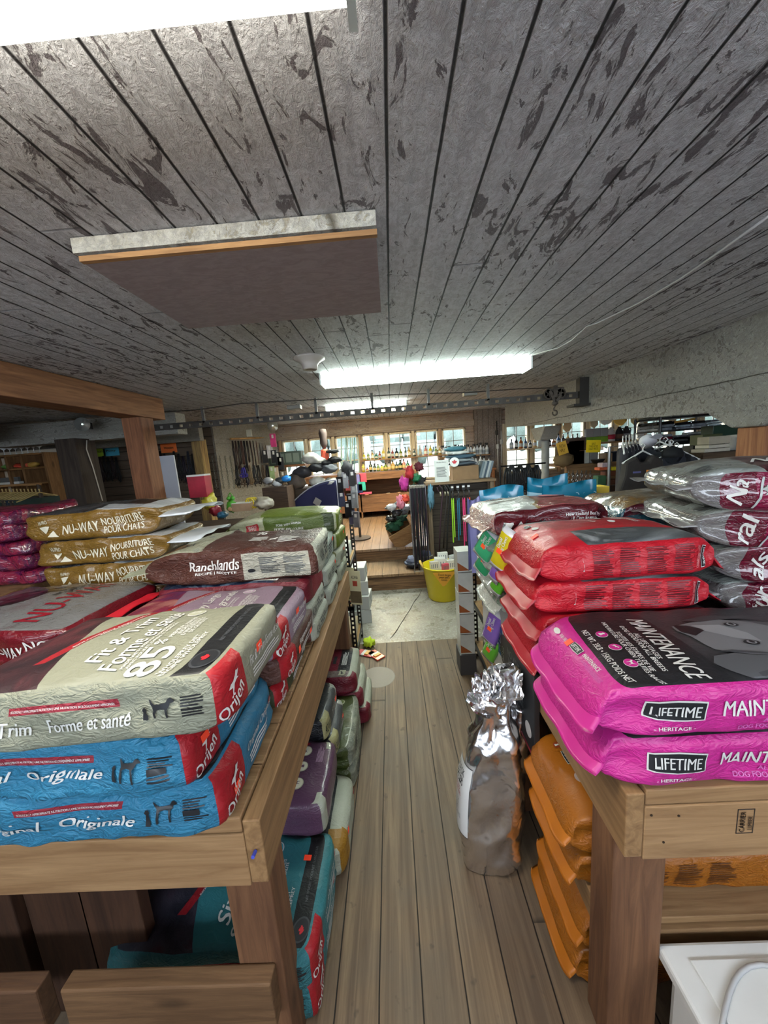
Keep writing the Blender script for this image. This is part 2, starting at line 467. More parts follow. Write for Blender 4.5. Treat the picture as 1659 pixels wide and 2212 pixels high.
        im = mi(m)
        for f in tb.faces:
            try: nf = bm.faces.new([idx[v] for v in f.verts]); nf.material_index = im; nf.smooth = True
            except ValueError: pass
        tb.free()
    for d in decals:
        k, pan = d[0], d[1]
        if k == 't':
            _, _, cx, cy, w, h, rot, st, m = d[:9]; sh = d[9] if len(d) > 9 else 0
            vs_, fs_ = text_data(st, sh); ca, sa = math.cos(R(rot)), math.sin(R(rot))
            lay(pan, [(cx + x * w * ca - y * h * sa, cy + x * w * sa + y * h * ca) for x, y in vs_], fs_, m, d[10] if len(d) > 10 else 1)
        elif k == 'p':
            _, _, cx, cy, w, h, rot, pts, m = d[:9]; lyr = d[9] if len(d) > 9 else 1
            ca, sa = math.cos(R(rot)), math.sin(R(rot))
            lay(pan, [(cx + x * w * ca - y * h * sa, cy + x * w * sa + y * h * ca) for x, y in pts], [tuple(range(len(pts)))], m, lyr)
        elif k == 'c':
            _, _, cx, cy, rx, ry, m = d[:7]; lyr = d[7] if len(d) > 7 else 0
            lay(pan, [(cx + rx * math.cos(a * math.pi / 12), cy + ry * math.sin(a * math.pi / 12)) for a in range(24)], [tuple(range(24))], m, lyr)
        elif k == 'l':   # lines of small print
            _, _, x0, x1, y0, y1, nl, vert, m = d[:9]; rr = random.Random(seed + nl)
            for i in range(nl):
                t = (i + .5) / nl; e = rr.uniform(.6, 1) 
                if vert:
                    xx = x0 + (x1 - x0) * t; hh = (x1 - x0) / nl * .25; ya, yb = y0, y0 + (y1 - y0) * e
                    lay(pan, [(xx - hh, ya), (xx + hh, ya), (xx + hh, yb), (xx - hh, yb)], [(0, 1, 2, 3)], m, 0)
                else:
                    yy = y0 + (y1 - y0) * t; hh = (y1 - y0) / nl * .25; xa, xb = x0, x0 + (x1 - x0) * e
                    lay(pan, [(xa, yy - hh), (xb, yy - hh), (xb, yy + hh), (xa, yy + hh)], [(0, 1, 2, 3)], m, 0)
    me = bpy.data.meshes.new(name); bm.to_mesh(me); bm.free()
    for m in allm: me.materials.append(m)
    stk = list(sticker)
    o = bpy.data.objects.new(name, me); COL.objects.link(o)
    o.location = base; o.rotation_euler = (0, 0, rz); tag(o, label, cat, group)
    for pan, u, v in stk:
        sb = MB(); w_, h_ = .013, .009
        pts = []
        for a, b in ((-w_, -h_), (w_, -h_), (w_, h_), (-w_, h_)):
            p0 = S(pc(pan, u + a, v + b)); n = (S(pc(pan, u + a + .004, v + b)) - p0).cross(S(pc(pan, u + a, v + b + .004)) - p0)
            pts.append(p0 + (n.normalized() if n.length > 1e-9 else Vector((0, 0, 1))) * .0025)
        sb.poly(pts, 0, (0, 0, .0006)); so = sb.build('price_sticker', plain('#ff4a2a', .5, vary=0), o); so['label'] = 'small orange price sticker'
    return o
# ------------------------------------------------------------------ building
BIG = 'structure'
CEIL = 2.25
def ceil_z(y): return CEIL if y < 3.3 else CEIL + (y - 3.3) / 4.7 * .15
M_CEIL = boards('ceiling_planks', 0, .1163, .0385, '#d3d4d8', '#bfc0c4', '#211f20', gap=.035, rough=.72, peel='#6a6468', ends=2.6)
M_FLOOR = boards('floor_planks', 0, .1297, -.0155, '#7d6850', '#584737', '#17120e', gap=.022, rough=.55, dirt='#5c5348', ends=4.7)
M_UPF = boards('upper_floor_planks', 0, .115, .0, '#a08062', '#765a44', '#2c221b', gap=.03, rough=.33, dirt='#8d7b6c')
M_STEP = wood('#8c6b4c', '#513a28', 0, 1.0, .5)
M_WHITE_BEAM = boards('limewashed_beam', 2, .6, .1, '#a9a79f', '#8b8880', '#56524c', gap=.005, rough=.75, peel='#77726a', dirt='#8e8b82')
b = MB()
ys = [-1.6, 1, 2.2, 3.3, 5, 6.6, 8.05]
for i in range(len(ys) - 1):
    z0, z1 = ceil_z(ys[i]), ceil_z(ys[i + 1])
    b.poly([(-6, ys[i], z0), (-6, ys[i + 1], z1), (8, ys[i + 1], z1), (8, ys[i], z0)], 0)
    b.poly([(-6, ys[i], z0 + .1), (8, ys[i], z0 + .1), (8, ys[i + 1], z1 + .1), (-6, ys[i + 1], z1 + .1)], 0)
tag(b.build('ceiling', M_CEIL, recalc=False), kind=BIG)
tag(MB().box(-6, 8, -1.6, 2.83, -.1, 0).build('floor', M_FLOOR), kind=BIG)
# concrete landing
n = NT('worn_concrete'); p = n.pos()
c = n.mix(n.ramp(n.noise(p, 5, 6, .6), [(.35, 0), (.65, 1)]), lin('#7b766b'), lin('#9a958a'))
c = n.mix(n.ramp(n.noise(p, 60, 3), [(.55, 0), (.7, .6)]), c, lin('#c9c7c2'))
n.put(n.b.inputs['Base Color'], c); n.put(n.b.inputs['Roughness'], n.ramp(n.noise(p, 9, 5), [(.4, .25), (.65, .6)]))
n.bump(n.noise(p, 45, 5), .4, .004); M_CONC = n.m
tag(MB().box(-6, 8, 2.83, 4.02, -.1, 0).build('floor', M_CONC), kind=BIG)
b = MB(); b.box(-6, 8, 4.02, 4.57, -.1, .172).box(-6, 8, 4.0, 4.57, .172, .2, 1)
tag(b.build('floor', [M_STEP, boards('step_planks', 0, .19, 0, '#9a7c5c', '#70563f', '#241b14', gap=.015, rough=.5, dirt='#6a5c4c')]), kind=BIG)
b = MB(); b.box(-6, 8, 4.57, 8.05, .1, .34, 0).box(-6, 8, 4.55, 8.05, .34, .37, 1)
tag(b.build('floor', [M_STEP, M_UPF]), kind=BIG)
# crack in the landing: a thin dark fissure
b = MB(); pts = [at(x, y, z=.001) for x, y in ((911, 1275), (903, 1290), (897, 1297), (893, 1303), (885, 1318), (878, 1328), (872, 1338), (866, 1347), (857, 1362), (848, 1374), (842, 1380))]
b.tube(pts, [.002, .004, .006, .003, .004, .003, .004, .003, .005, .004, .001], 5)
tag(b.build('trim_9', plain('#2b2723', .9)), kind=BIG)
# worn round patch on the boards
pc_ = at(817, 1462, z=.0)
b = MB(); b.lathe([(.0001, .0012), (.12, .0012), (.125, .0)], (pc_.x, pc_.y, 0), 28)
tag(b.build('floor_plate', plain('#6f665a', .5, bump=.2)), 'round grey metal patch let into the floorboards beside the red sacks', 'floor plate')

# walls ---------------------------------------------------------------
M_BACK = boards('back_wall_planks', 2, .21, .05, '#a98f7c', '#83695a', '#3d3029', gap=.02, rough=.7, peel='#7a6152', dirt='#b7aca2')
M_GREYW = boards('grey_planks', 0, .2, .05, '#83776f', '#645850', '#2a2420', gap=.03, rough=.8, dirt='#5d544d')
M_DARKW = boards('slatted_wall', 2, .15, .02, '#6d6054', '#564a40', '#1f1a17', gap=.04, rough=.8)
WZ0, WZ1 = .98, 2.05
wins = [-2.383 + i * .5907 for i in range(7)] + [2.54 + i * .605 for i in range(8)]
WW = .51
b = MB(); b.box(-6, 8, 8.0, 8.15, .3, WZ0).box(-6, 8, 8.0, 8.15, WZ1, 2.55)
xs = -6.0
for x in wins: b.box(xs, x, 8.0, 8.15, WZ0, WZ1); xs = x + WW
b.box(xs, 8, 8.0, 8.15, WZ0, WZ1)
tag(b.build('wall_back', M_BACK), kind=BIG)
M_FRAME = wood('#d9cdb4', '#b7a586', 2, 1, .6, False); M_MUN = plain('#8d8a84', .6)
for i, x in enumerate(wins):
    b = MB()
    b.box(x, x + WW, 7.975, 8.09, WZ1 - .035, WZ1).box(x, x + WW, 7.96, 8.09, WZ0, WZ0 + .04)
    b.box(x, x + .035, 7.975, 8.09, WZ0, WZ1).box(x + WW - .035, x + WW, 7.975, 8.09, WZ0, WZ1)
    b.box(x + .035, x + WW - .035, 7.985, 8.08, 1.50, 1.53)
    w = tag(b.build('window_%d' % (i + 1), M_FRAME, bevel=.003), kind=BIG)
    b = MB(); b.box(x + WW / 2 - .007, x + WW / 2 + .007, 8.02, 8.045, WZ0, WZ1)
    for z in (1.78, 1.26): b.box(x + .03, x + WW - .03, 8.02, 8.045, z - .007, z + .007)
    b.build('glazing_bar', M_MUN, w)
    b = MB(); b.poly([(x + .03, 8.05, WZ0 + .03), (x + WW - .03, 8.05, WZ0 + .03), (x + WW - .03, 8.05, WZ1 - .03), (x + .03, 8.05, WZ1 - .03)], 0)
    b.build('pane', glass(), w)
    tag(MB().box(x - .075, x - .012, 7.96, 8.0, WZ0 - .05, WZ1 + .01).build('trim_%d' % (20 + i), M_FRAME if i % 3 else wood('#b59a7c', '#8a6d52', 2, 1), bevel=.003), kind=BIG)
tag(MB().box(-6.1, -6, -1.7, 8.15, -.1, 2.6).build('wall_left', M_GREYW), kind=BIG)
tag(MB().box(8, 8.1, -1.7, 8.15, -.1, 2.6).build('wall_right', M_GREYW), kind=BIG)
# added opening in the unseen rear wall, letting daylight in to brighten the room
tag(MB().box(-6, -3.2, -1.7, -1.6, -.1, 2.6).box(3.8, 8, -1.7, -1.6, -.1, 2.6).box(-3.2, 3.8, -1.7, -1.6, 2.14, 2.6).box(-3.2, 3.8, -1.7, -1.6, -.1, 1.55).build('wall_rear', M_GREYW), kind=BIG)
b = MB(); b.poly([(-40, -1.7, -.11), (-40, -50, -.5), (40, -50, -.5), (40, -1.7, -.11)], 0)
tag(b.build('ground', plain('#e2e2df', .9)), kind=BIG)  # unseen pale ground, added to bounce daylight up to the ceiling
# long pale board above the windows
tag(MB().box(-2.6, 2.2, 7.93, 8.0, 2.07, 2.2).build('trim_1', boards('header_beam', 2, .3, .0, '#b3a394', '#97836f', '#4a3f36', gap=.004, rough=.8, peel='#8a7362')), kind=BIG)
# plank corner beside the windows, with door-like boards
tag(MB().box(1.86, 2.44, 7.9, 8.0, .37, 2.42).build('wall_corner', boards('corner_planks', 0, .12, .0, '#8c7f76', '#6c5f56', '#2c2622', gap=.03, rough=.8, peel='#6f6058')), kind=BIG)
# slatted inner walls on the left
tag(MB().box(-5.9, -3.05, 6.2, 6.3, .3, 2.4).build('wall_slatted', M_DARKW), kind=BIG)
b = MB(); M = Matrix.Translation((-3.05, 6.2, 0)) @ Matrix.Rotation(math.atan2(1.8, .5), 4, 'Z')
b.box(0, 1.87, -.04, .04, .3, 2.4, 0, M)
tag(b.build('wall_return', boards('return_wall', 2, .5, .0, '#9d978b', '#837c6f', '#474039', gap=.004, rough=.85, peel='#8a8377')), kind=BIG)
tag(MB().box(-5.9, -2.95, 5.6, 5.72, 2.02, 2.3).build('trim_2', M_WHITE_BEAM), kind=BIG)
# outside: bright gravel yard, field and tree line
b = MB(); b.poly([(-60, 8.3, .2), (80, 8.3, .2), (80, 90, 1.0), (-60, 90, 1.0)], 0)
tag(b.build('ground', plain('#6c6a5c', .9, vary=.15)), kind=BIG)
M_TREE = plain('#5f6b64', .9, vary=.3)
rr = random.Random(4)
k = 0
for i in range(22):
    x = -28 + i * 3.4 + rr.uniform(-.6, .6); h = rr.uniform(4.2, 5.6)
    b = MB(); b.tube([(x, 34, .5), (x, 34, 1.4)], [.18, .12], 7, 1)
    b.blob((x, 34, .8 + h * .55), (rr.uniform(1.5, 1.65), 1.2, h * .55), 0, 3, .22, 2.2, i)
    tag(b.build('tree', [M_TREE, plain('#5b4b3d', .9)], smooth=True), 'hazy green tree, %s from the left in the far tree line beyond the windows' % ORD[i], 'tree', 'trees beyond the windows')

# beams and posts ------------------------------------------------------
M_BEAM = wood('#9c6f4c', '#6f4a31', 1, .8, .7); M_POST = wood('#a87650', '#75492f', 2, .8, .7)
tag(MB().box(-2.27, -2.06, .2, 3.36, 2.06, 2.249).build('ceiling_beam', M_BEAM, bevel=.006), 'brown timber beam under the ceiling at left ending above the timber post', 'beam')
tag(MB().box(-2.24, -2.075, 3.03, 3.2, 0, 2.06).build('timber_post', [wood('#8a5d40', '#5c3a27', 2, .8, .7)], bevel=.006), 'square brown timber post under the end of the brown beam', 'post')
b = MB()
prof = [(1.9, 1.68), (6.9, 1.93)]
for (ya, za), (yb, zb) in zip(prof, prof[1:]):
    c8 = [(2.2, ya, za), (2.5, ya, za), (2.5, yb, zb), (2.2, yb, zb), (2.2, ya, 2.26), (2.5, ya, 2.26), (2.5, yb, 2.37), (2.2, yb, 2.37)]
    v = [b.b.verts.new(q) for q in c8]
    for q in ((0, 1, 2, 3), (7, 6, 5, 4), (0, 4, 5, 1), (1, 5, 6, 2), (2, 6, 7, 3), (3, 7, 4, 0)): b.b.faces.new([v[i] for i in q])
tag(b.build('ceiling_beam', M_WHITE_BEAM, bevel=.008), 'thick whitewashed beam running along the right side under the ceiling', 'beam')
# capital + pipe post
b = MB(); c = at(1178, 930, X=2.3); c.z = 0
b.b.free(); b = MB()
zc = 1.80
for s0, s1, hw in ((zc - .16, zc - .10, .10), (zc - .10, zc + .0, .17)): pass
v = []
for z, w in ((zc - .17, .09), (zc + .02, .26)):
    v += [b.b.verts.new((c.x - .12, c.y - w, z)), b.b.verts.new((c.x + .12, c.y - w, z)), b.b.verts.new((c.x + .12, c.y + w, z)), b.b.verts.new((c.x - .12, c.y + w, z))]
for q in ((0, 1, 2, 3), (7, 6, 5, 4), (0, 4, 5, 1), (1, 5, 6, 2), (2, 6, 7, 3), (3, 7, 4, 0)): b.b.faces.new([v[i] for i in q])
po = tag(b.build('pipe_post', M_WHITE_BEAM, bevel=.01), 'round grey pipe post with a whitewashed wooden capital under the right beam', 'post')
b = MB().tube([(c.x, c.y, .37), (c.x, c.y, zc - .16)], .055, 18); b.build('pipe', plain('#8f908d', .6, vary=.2), po, smooth=True)
p2 = at(1648, 960, X=2.32)
b = MB(); v = []
for z, w in ((1.6, .1), (1.72, .3)):
    v += [b.b.verts.new((2.2, p2.y - w, z)), b.b.verts.new((2.48, p2.y - w, z)), b.b.verts.new((2.48, p2.y + w, z)), b.b.verts.new((2.2, p2.y + w, z))]
for q in ((0, 1, 2, 3), (7, 6, 5, 4), (0, 4, 5, 1), (1, 5, 6, 2), (2, 6, 7, 3), (3, 7, 4, 0)): b.b.faces.new([v[i] for i in q])
po = tag(b.build('timber_post', M_WHITE_BEAM, bevel=.02), 'timber post with a flaking white capital at the right edge behind the maroon sacks', 'post')
MB().box(2.24, 2.44, p2.y - .09, p2.y + .09, 0, 1.6).build('post_shaft', M_POST, po, bevel=.005)['label'] = 'bare brown timber shaft'
# far left pillars and beams
for (xa, xb, yc, lab) in ((118, 162, 3.9, 'dark square pillar at far left with a pale cable on its side'),):
    a0 = at(xa, 960, Y=yc).x; a1 = at(xb, 960, Y=yc).x
    po = tag(MB().box(a0, a1, yc, yc + .28, 0, 2.02).build('pillar', wood('#4a4039', '#2f2823', 2, .6, .8), bevel=.006), lab, 'pillar')
    MB().tube([(a1 + .012, yc + .15, 2.0), (a1 + .015, yc + .12, 1.9), (a1 + .012, yc + .16, 1.7), (a1 + .012, yc + .2, 1.3)], .006, 6).build('cable', plain('#b5ada0', .6), po, smooth=True)
tag(MB().box(-4.6, -2.4, 4.1, 4.3, 2.0, 2.24).build('ceiling_beam', M_WHITE_BEAM, bevel=.008), 'flaking white beam crossing at far left behind the clamp lamp', 'beam')
tag(MB().box(-6, -3.9, 3.3, 3.5, 2.03, 2.24).build('ceiling_beam', boards('dark_flaking_beam', 2, .11, .02, '#8a8378', '#6a6358', '#1e1a17', gap=.05, rough=.8, peel='#4c443c'), bevel=.008), 'dark flaking beam above the glassware shelf at far left', 'beam')
a = at(447, 945, Y=6.0)
tag(MB().box(a.x - .12, a.x + .03, 5.7, 5.9, .37, 2.05).build('timber_post', wood('#b79a5e', '#6d5540', 2, .8, .7), bevel=.005), 'short yellowish timber post among the hanging leashes on the slatted wall', 'post')

# ceiling fittings ------------------------------------------------------
def fluor(x0, x1, y0, y1, zt, zb, e, col, label, skew=0.0, prism=False):
    t = empty('fluorescent_light', ((x0 + x1) / 2, (y0 + y1) / 2, zb), R(skew), label, 'ceiling light', 'fluorescent ceiling lights')
    hx, hy, h = (x1 - x0) / 2, (y1 - y0) / 2, zt - zb
    MB().box(-hx, hx, -hy * .8, hy * .8, h - .02, h).build('housing', plain('#dfe2dd', .5), t)
    n = NT('prismatic_diffuser'); n.b.inputs['Base Color'].default_value = lin(col)
    n.b.inputs['Emission Color'].default_value = lin(col); n.b.inputs['Roughness'].default_value = .3
    sp = n.node('ShaderNodeSeparateXYZ'); n.put(sp.inputs[0], n.pos())
    q = n.math('ABSOLUTE', n.math('DIVIDE', sp.outputs[1], hy * 1.0))
    core = n.ramp(q, [(.15, 1.0), (.75, .42), (1.0, .3)])
    if prism:
        vo = n.node('ShaderNodeTexVoronoi', distance='CHEBYCHEV'); n.put(vo.inputs['Vector'], n.mapping(n.pos(), (90, 90, 1)))
        vo.inputs['Scale'].default_value = 1; vo.inputs['Randomness'].default_value = .12
        core = n.math('MULTIPLY', core, n.ramp(vo.outputs['Distance'], [(.1, 1), (.5, .45)]))
        n.bump(vo.outputs['Distance'], .5, .004)
    n.put(n.b.inputs['Emission Strength'], n.math('MULTIPLY', core, e))
    b = MB(); pr = [(-hy, h - .01), (-hy, .02), (-hy + .02, 0), (hy - .02, 0), (hy, .02), (hy, h - .01)]
    for (ya, za), (yb, zb_) in zip(pr, pr[1:]): b.poly([(-hx, ya, za), (hx, ya, za), (hx, yb, zb_), (-hx, yb, zb_)])
    for s in (-hx, hx): b.poly([(s, y, z) for y, z in pr])
    b.build('diffuser', n.m, t)
    for s in (-1, 1): MB().box(s * hx - .006, s * hx + .006, -hy - .004, hy + .004, -.004, h).build('end_cap', plain('#c9d2cc', .3, spec=.6), t)
    ld = bpy.data.lights.new('tube_light', 'AREA'); ld.shape = 'RECTANGLE'; ld.size = hx * 1.9; ld.size_y = hy * 1.6; ld.energy = e * .12 * hx; ld.color = lin(col)[:3]
    lo = bpy.data.objects.new('tube_light', ld); COL.objects.link(lo); lo.parent = t; lo.location = (0, 0, -.01)
    return t
fluor(-.50, 1.12, 2.86, 3.05, 2.25, 2.165, TUBE_E * .55, '#eefff4', 'near fluorescent ceiling light with a clear wraparound diffuser over the aisle')
fluor(-1.35, -.01, .30, .575, 2.25, 2.17, TUBE_E * .55, '#fff8ea', 'overhead fluorescent light with a ribbed diffuser at the top left corner', prism=True)
a0, a1 = at(706, 888, Y=5.1), at(878, 879, Y=5.1)
fluor(a0.x, a1.x, 5.02, 5.14, ceil_z(5.1), ceil_z(5.1) - .06, TUBE_E * 2.2, '#f4fff4', 'white fluorescent tube light beyond the hanging rail')
a0, a1 = at(748, 903, Y=6.2), at(873, 893, Y=6.2)
fluor(a0.x, a1.x, 6.14, 6.24, ceil_z(6.2), ceil_z(6.2) - .06, TUBE_E * 2.2, '#ffe9b0', 'yellowish fluorescent tube light nearest the back windows')
# hatch
b = MB()
q = [at(182, 560, z=2.205), at(810, 500, z=2.205), at(824, 664, z=2.205), at(412, 704, z=2.205)]
x0, x1 = -.985 + .07, .0; y0, y1 = (q[0].y + q[1].y) / 2, (q[2].y + q[3].y) / 2
x0 = (q[0].x + q[3].x) / 2; x1 = (q[1].x + q[2].x) / 2
h = empty('ceiling_hatch', ((x0 + x1) / 2, (y0 + y1) / 2, 2.19), 0, 'brown strand-board hatch panel with white trim fixed to the ceiling', 'hatch')
n = NT('strand_board'); v = n.node('ShaderNodeTexVoronoi'); n.put(v.inputs['Vector'], n.mapping(n.pos(), (38, 16, 20))); v.inputs['Scale'].default_value = 1.3
n.put(n.b.inputs['Base Color'], n.mix(n.ramp(n.noise(n.mapping(n.pos(), (6, 14, 5)), 3, 5, .6, 1), [(.4, 0), (.62, 1)]), lin('#8a7d7e'), lin('#988b8b'))); n.b.inputs['Roughness'].default_value = .8
n.bump(v.outputs['Distance'], .3, .003)
hx, hy = (x1 - x0) / 2, (y1 - y0) / 2
MB().box(-hx, hx, -hy, hy, .0, .018).build('panel', n.m, h)
MB().box(-hx - .004, hx + .003, -hy - .016, -hy - .001, .0, .014).build('raw_edge', wood('#b58a5c', '#8f6a45', 0, 2), h)['label'] = 'raw orange panel edge'
MB().box(-hx - .015, hx + .002, -hy - .02, -hy, .02, .058).build('trim_strip', boards('white_trim', 0, 5, .3, '#d8d6cc', '#bcb8aa', '#6b6558', gap=.001, rough=.6, peel='#b5ad98'), h)['label'] = 'white painted trim strip'
# porcelain lamp holder
a = at(668, 772, z=2.25)
b = MB(); b.lathe([(.10, 0), (.10, -.012), (.065, -.03), (.05, -.05), (.048, -.075), (.036, -.08), (.03, -.06), (.0001, -.06)], (a.x, a.y, 2.25), 24)
tag(b.build('lamp_holder', plain('#b9b2aa', .4, vary=.15), smooth=True), 'empty white porcelain lamp holder on the ceiling beside the near fluorescent light', 'lamp holder')
# white cable
pts = [at(x, y, z=2.242) for x, y in ((1659, 468), (1560, 540), (1470, 602), (1380, 655), (1290, 698), (1268, 705), (1235, 735), (1205, 752), (1150, 766))]
for p in pts: p.x = max(-5, min(5, p.x))
tag(MB().tube(pts, .0045, 6).build('cable', plain('#b8b6b4', .6), smooth=True), 'pale cable stapled along the ceiling to the near fluorescent light', 'cable')
# rail
RY = 4.1
t = empty('ceiling_rail', (0, RY, 2.05), 0, 'dark slotted steel rail hung crosswise under the ceiling', 'rail')
b = MB(); x = -2.9
b.box(-2.9, 2.22, -.012, .012, 0, .018).box(-2.9, 2.22, -.012, .012, .05, .07)
while x < 2.2: b.box(x, x + .075, -.012, .012, .018, .05); x += .115
b.build('slotted_bar', plain('#4b4744', .7, metal=.3, bump=.3, vary=.4), t)
for x in (437, 555, 683, 805, 927, 1055):
    X = at(x, 885, Y=RY).x
    MB().box(X - .014, X + .014, -.012, .012, .05, ceil_z(RY) - 2.05 + .005).build('hanger', plain('#5d5b59', .7, metal=.3), t)
b = MB().box(2.1, 2.2, RY - .05, RY + .03, 1.98, 2.262).box(2.02, 2.2, RY - .09, RY + .07, 1.96, 1.985)
tag(b.build('rail_bracket', plain('#35322f', .6, metal=.4)), 'dark steel bracket holding the rail end against the white beam', 'bracket')
# trolley with two wheels and a hook
a = at(1196, 855, Y=RY - .03)
t = empty('trolley_pulley', (a.x, RY - .03, a.z), 0, 'rusty two wheeled trolley with a hook hanging on the slotted rail', 'pulley')
M_RUST = plain('#5a524b', .75, metal=.3, bump=.4, vary=.4)
for s in (-1, 1):
    b = MB(); cx = s * .062
    Rm_ = Matrix.Rotation(R(90), 4, 'X')
    b.lathe([(.046, -.012), (.056, -.012), (.056, .012), (.046, .012), (.046, -.012)], (cx, -.025, .02), 22, 0, Rm_)
    for k in range(5):
        a_ = k * math.pi * 2 / 5; b.bar((cx, -.025, .02), (cx + .05 * math.cos(a_), -.025, .02 + .05 * math.sin(a_)), .008, .008)
    b.lathe([(.0001, -.014), (.014, -.014), (.014, .014), (.0001, .014)], (cx, -.025, .02), 10, 0, Rm_)
    b.build('wheel', M_RUST, t)
b = MB(); b.bar((-.06, -.045, .05), (0, -.045, -.08), .03, .006, up=(0, 1, 0)).bar((.06, -.045, .0), (0, -.045, -.08), .03, .006, up=(0, 1, 0)).box(-.02, .02, -.05, -.02, -.02, .1)
b.build('frame', M_RUST, t)
b = MB(); pts = [(0, -.03, -.07), (.004, -.03, -.11), (-.012, -.03, -.14)] + [(.0 + .026 * math.cos(k), -.03, -.185 + .026 * math.sin(k)) for k in [math.pi * .6 - i * .5 for i in range(12)]]
b.tube(pts, .008, 8); b.lathe([(.012, -.02), (.034, 0), (.03, .02), (.012, .03)], (0, -.03, -.09), 12)
b.build('hook', M_RUST, t, smooth=True)
# conduit + junction boxes
pts = [at(x, y, z=ceil_z(3.6) - .012) for x, y in ((300, 893), (420, 886), (520, 872), (700, 862), (860, 852), (1010, 848), (1120, 840), (1260, 836))]
tag(MB().tube(pts, .006, 6).build('conduit', plain('#3f3b38', .7), smooth=True), 'thin dark electrical cable strung across the ceiling before the rail', 'cable')
for (x, y, d) in ((636, 877, 'left'), (1015, 848, 'right')):
    a = at(x, y, z=2.255)
    tag(MB().box(a.x - .08, a.x + .08, a.y - .05, a.y + .05, 2.215, 2.262).build('junction_box', plain('#77756f', .5, metal=.5), bevel=.004), 'grey metal junction box on the ceiling cable, the %s of the two' % d, 'junction box')

# ------------------------------------------------------------------ the two tables
M_PINE = wood('#a07f5a', '#7a5b3c', 0, 1.0, .62); M_PINEY = wood('#9a7852', '#725537', 1, 1.0, .62); M_LEG = wood('#7f5a3e', '#553826', 2, 1.0, .66)
def table(x0, x1, y0, y1, zt, aisle, label, leg_w, shelf=None, light=False, legs_x=None):
    t = empty('plank_table', ((x0 + x1) / 2, (y0 + y1) / 2, 0), 0, label, 'table')
    ox, oy = (x0 + x1) / 2, (y0 + y1) / 2
    def L(b, n, m, **k): return b.build(n, m, t, **k)
    X0, X1, Y0, Y1 = x0 - ox, x1 - ox, y0 - oy, y1 - oy
    # deck of boards laid across
    b = MB(); y = Y0 + .002
    while y < Y1 - .02:
        y2 = min(y + .139, Y1); b.box(X0 + .042, X1 - .042, y, y2 - .004, zt - .038, zt); y += .139
    L(b, 'tabletop', M_PINE, bevel=.003)
    for nm, bx in (('front_rail', (X0 + .04, X1 - .04, Y0 - .0, Y0 + .038, zt - .178, zt - .04)), ('back_rail', (X0 + .04, X1 - .04, Y1 - .038, Y1, zt - .178, zt - .04))):
        L(MB().box(*bx), nm, M_PINE, bevel=.003)
    for nm, bx in (('side_rail', (X0, X0 + .039, Y0, Y1, zt - .17, zt - .006)), ('side_rail', (X1 - .039, X1, Y0, Y1, zt - .17, zt - .006))):
        L(MB().box(*bx), nm, M_PINEY, bevel=.003)
    for lx in (legs_x or (x0 + .02, x1 - .02 - leg_w)):
        for ly in (Y0 + .045, Y1 - .14):
            L(MB().box(lx - ox, lx - ox + leg_w, ly, ly + .09, 0, zt - .04), 'leg', M_LEG, bevel=.004)
    if shelf:
        z = shelf; b = MB(); y = Y0 + .1
        while y < Y1 - .1: b.box(X0 + .02, X1 - .02, y, min(y + .135, Y1 - .05), z - .02, z); y += .14
        L(b, 'shelf', M_PINE, bevel=.002)
        L(MB().box(X0 + .15, X1 - .05, Y0 + .088, Y0 + .126, z - .11, z - .021), 'shelf_rail', M_PINE, bevel=.002)
        L(MB().box(X0 + .03, X0 + .068, Y0 + .14, Y1 - .16, z - .11, z - .021), 'shelf_rail', M_PINEY, bevel=.002)
    return t, ox, oy
tl, ox, oy = table(-1.78, -.335, .64, 2.29, .85, 1, 'long pine plank table on the left loaded with pet food sacks', .11)
MB().box(-.89 - ox, -.372 - ox, .645 - oy, .684 - oy, .235, .375).build('stretcher', wood('#7d5f42', '#553d28', 0, 1), tl, bevel=.004)
MB().box(-1.5 - ox, -.95 - ox, .645 - oy, .684 - oy, .235, .375).build('stretcher', wood('#664a34', '#452f20', 0, 1), tl, bevel=.004)
for x in (-1.34, -1.13, -.97): MB().box(x - ox, x + .17 - ox, .80 - oy, .838 - oy, 0, .68).build('divider_board', wood('#4a3122', '#2d1c13', 2, .8), tl, bevel=.003)
b = MB(); b.tube([(-.352 - ox, .636 - oy, .77), (-.352 - ox, .622 - oy, .773)], .004, 8); b.build('screw', plain('#3c49a8', .4), tl)['label'] = 'blue screw head'
tr, ox, oy = table(.455, 1.85, .66, 1.48, .85, -1, 'long pine plank table on the right loaded with pet food sacks', .125, shelf=.345, legs_x=(.46, 1.70))
# lumber stamp on the front rail
M_INK = plain('#2a1f19', .8)
b = MB(); sx, sy = .805, .6585
c0 = at(1611, 1775, Y=.6585); w_, h_ = .036, .062
for (xa, xb, za, zb) in ((-w_ / 2, w_ / 2, h_ / 2 - .0015, h_ / 2), (-w_ / 2, w_ / 2, -h_ / 2, -h_ / 2 + .0015), (-w_ / 2, -w_ / 2 + .0015, -h_ / 2, h_ / 2), (w_ / 2 - .0015, w_ / 2, -h_ / 2, h_ / 2)):
    b.box(c0.x + xa, c0.x + xb, .659, .6601, c0.z + za, c0.z + zb)
b.text('CARRIER', (c0.x - .007, .659, c0.z), (0, 0, 1), (-1, 0, 0), .052, .011)
b.text('LUMBER', (c0.x + .009, .659, c0.z - .004), (0, 0, 1), (-1, 0, 0), .034, .009)
for v in b.b.verts: v.co -= Vector((ox, oy, 0))
b.build('lumber_stamp', M_INK, tr)['label'] = 'black boxed lumber stamp'
b = MB()
for x, y in ((1407, 1761), (1466, 1762), (1433, 1819)):
    a = at(x, y, Y=.6595); b.lathe([(.0001, 0), (.0028, 0), (.0028, .001)], (a.x - ox, a.y - oy, a.z), 10, 0, Matrix.Rotation(R(90), 4, 'X'))
b.build('screw', plain('#3a2c20', .5, metal=.5), tr)
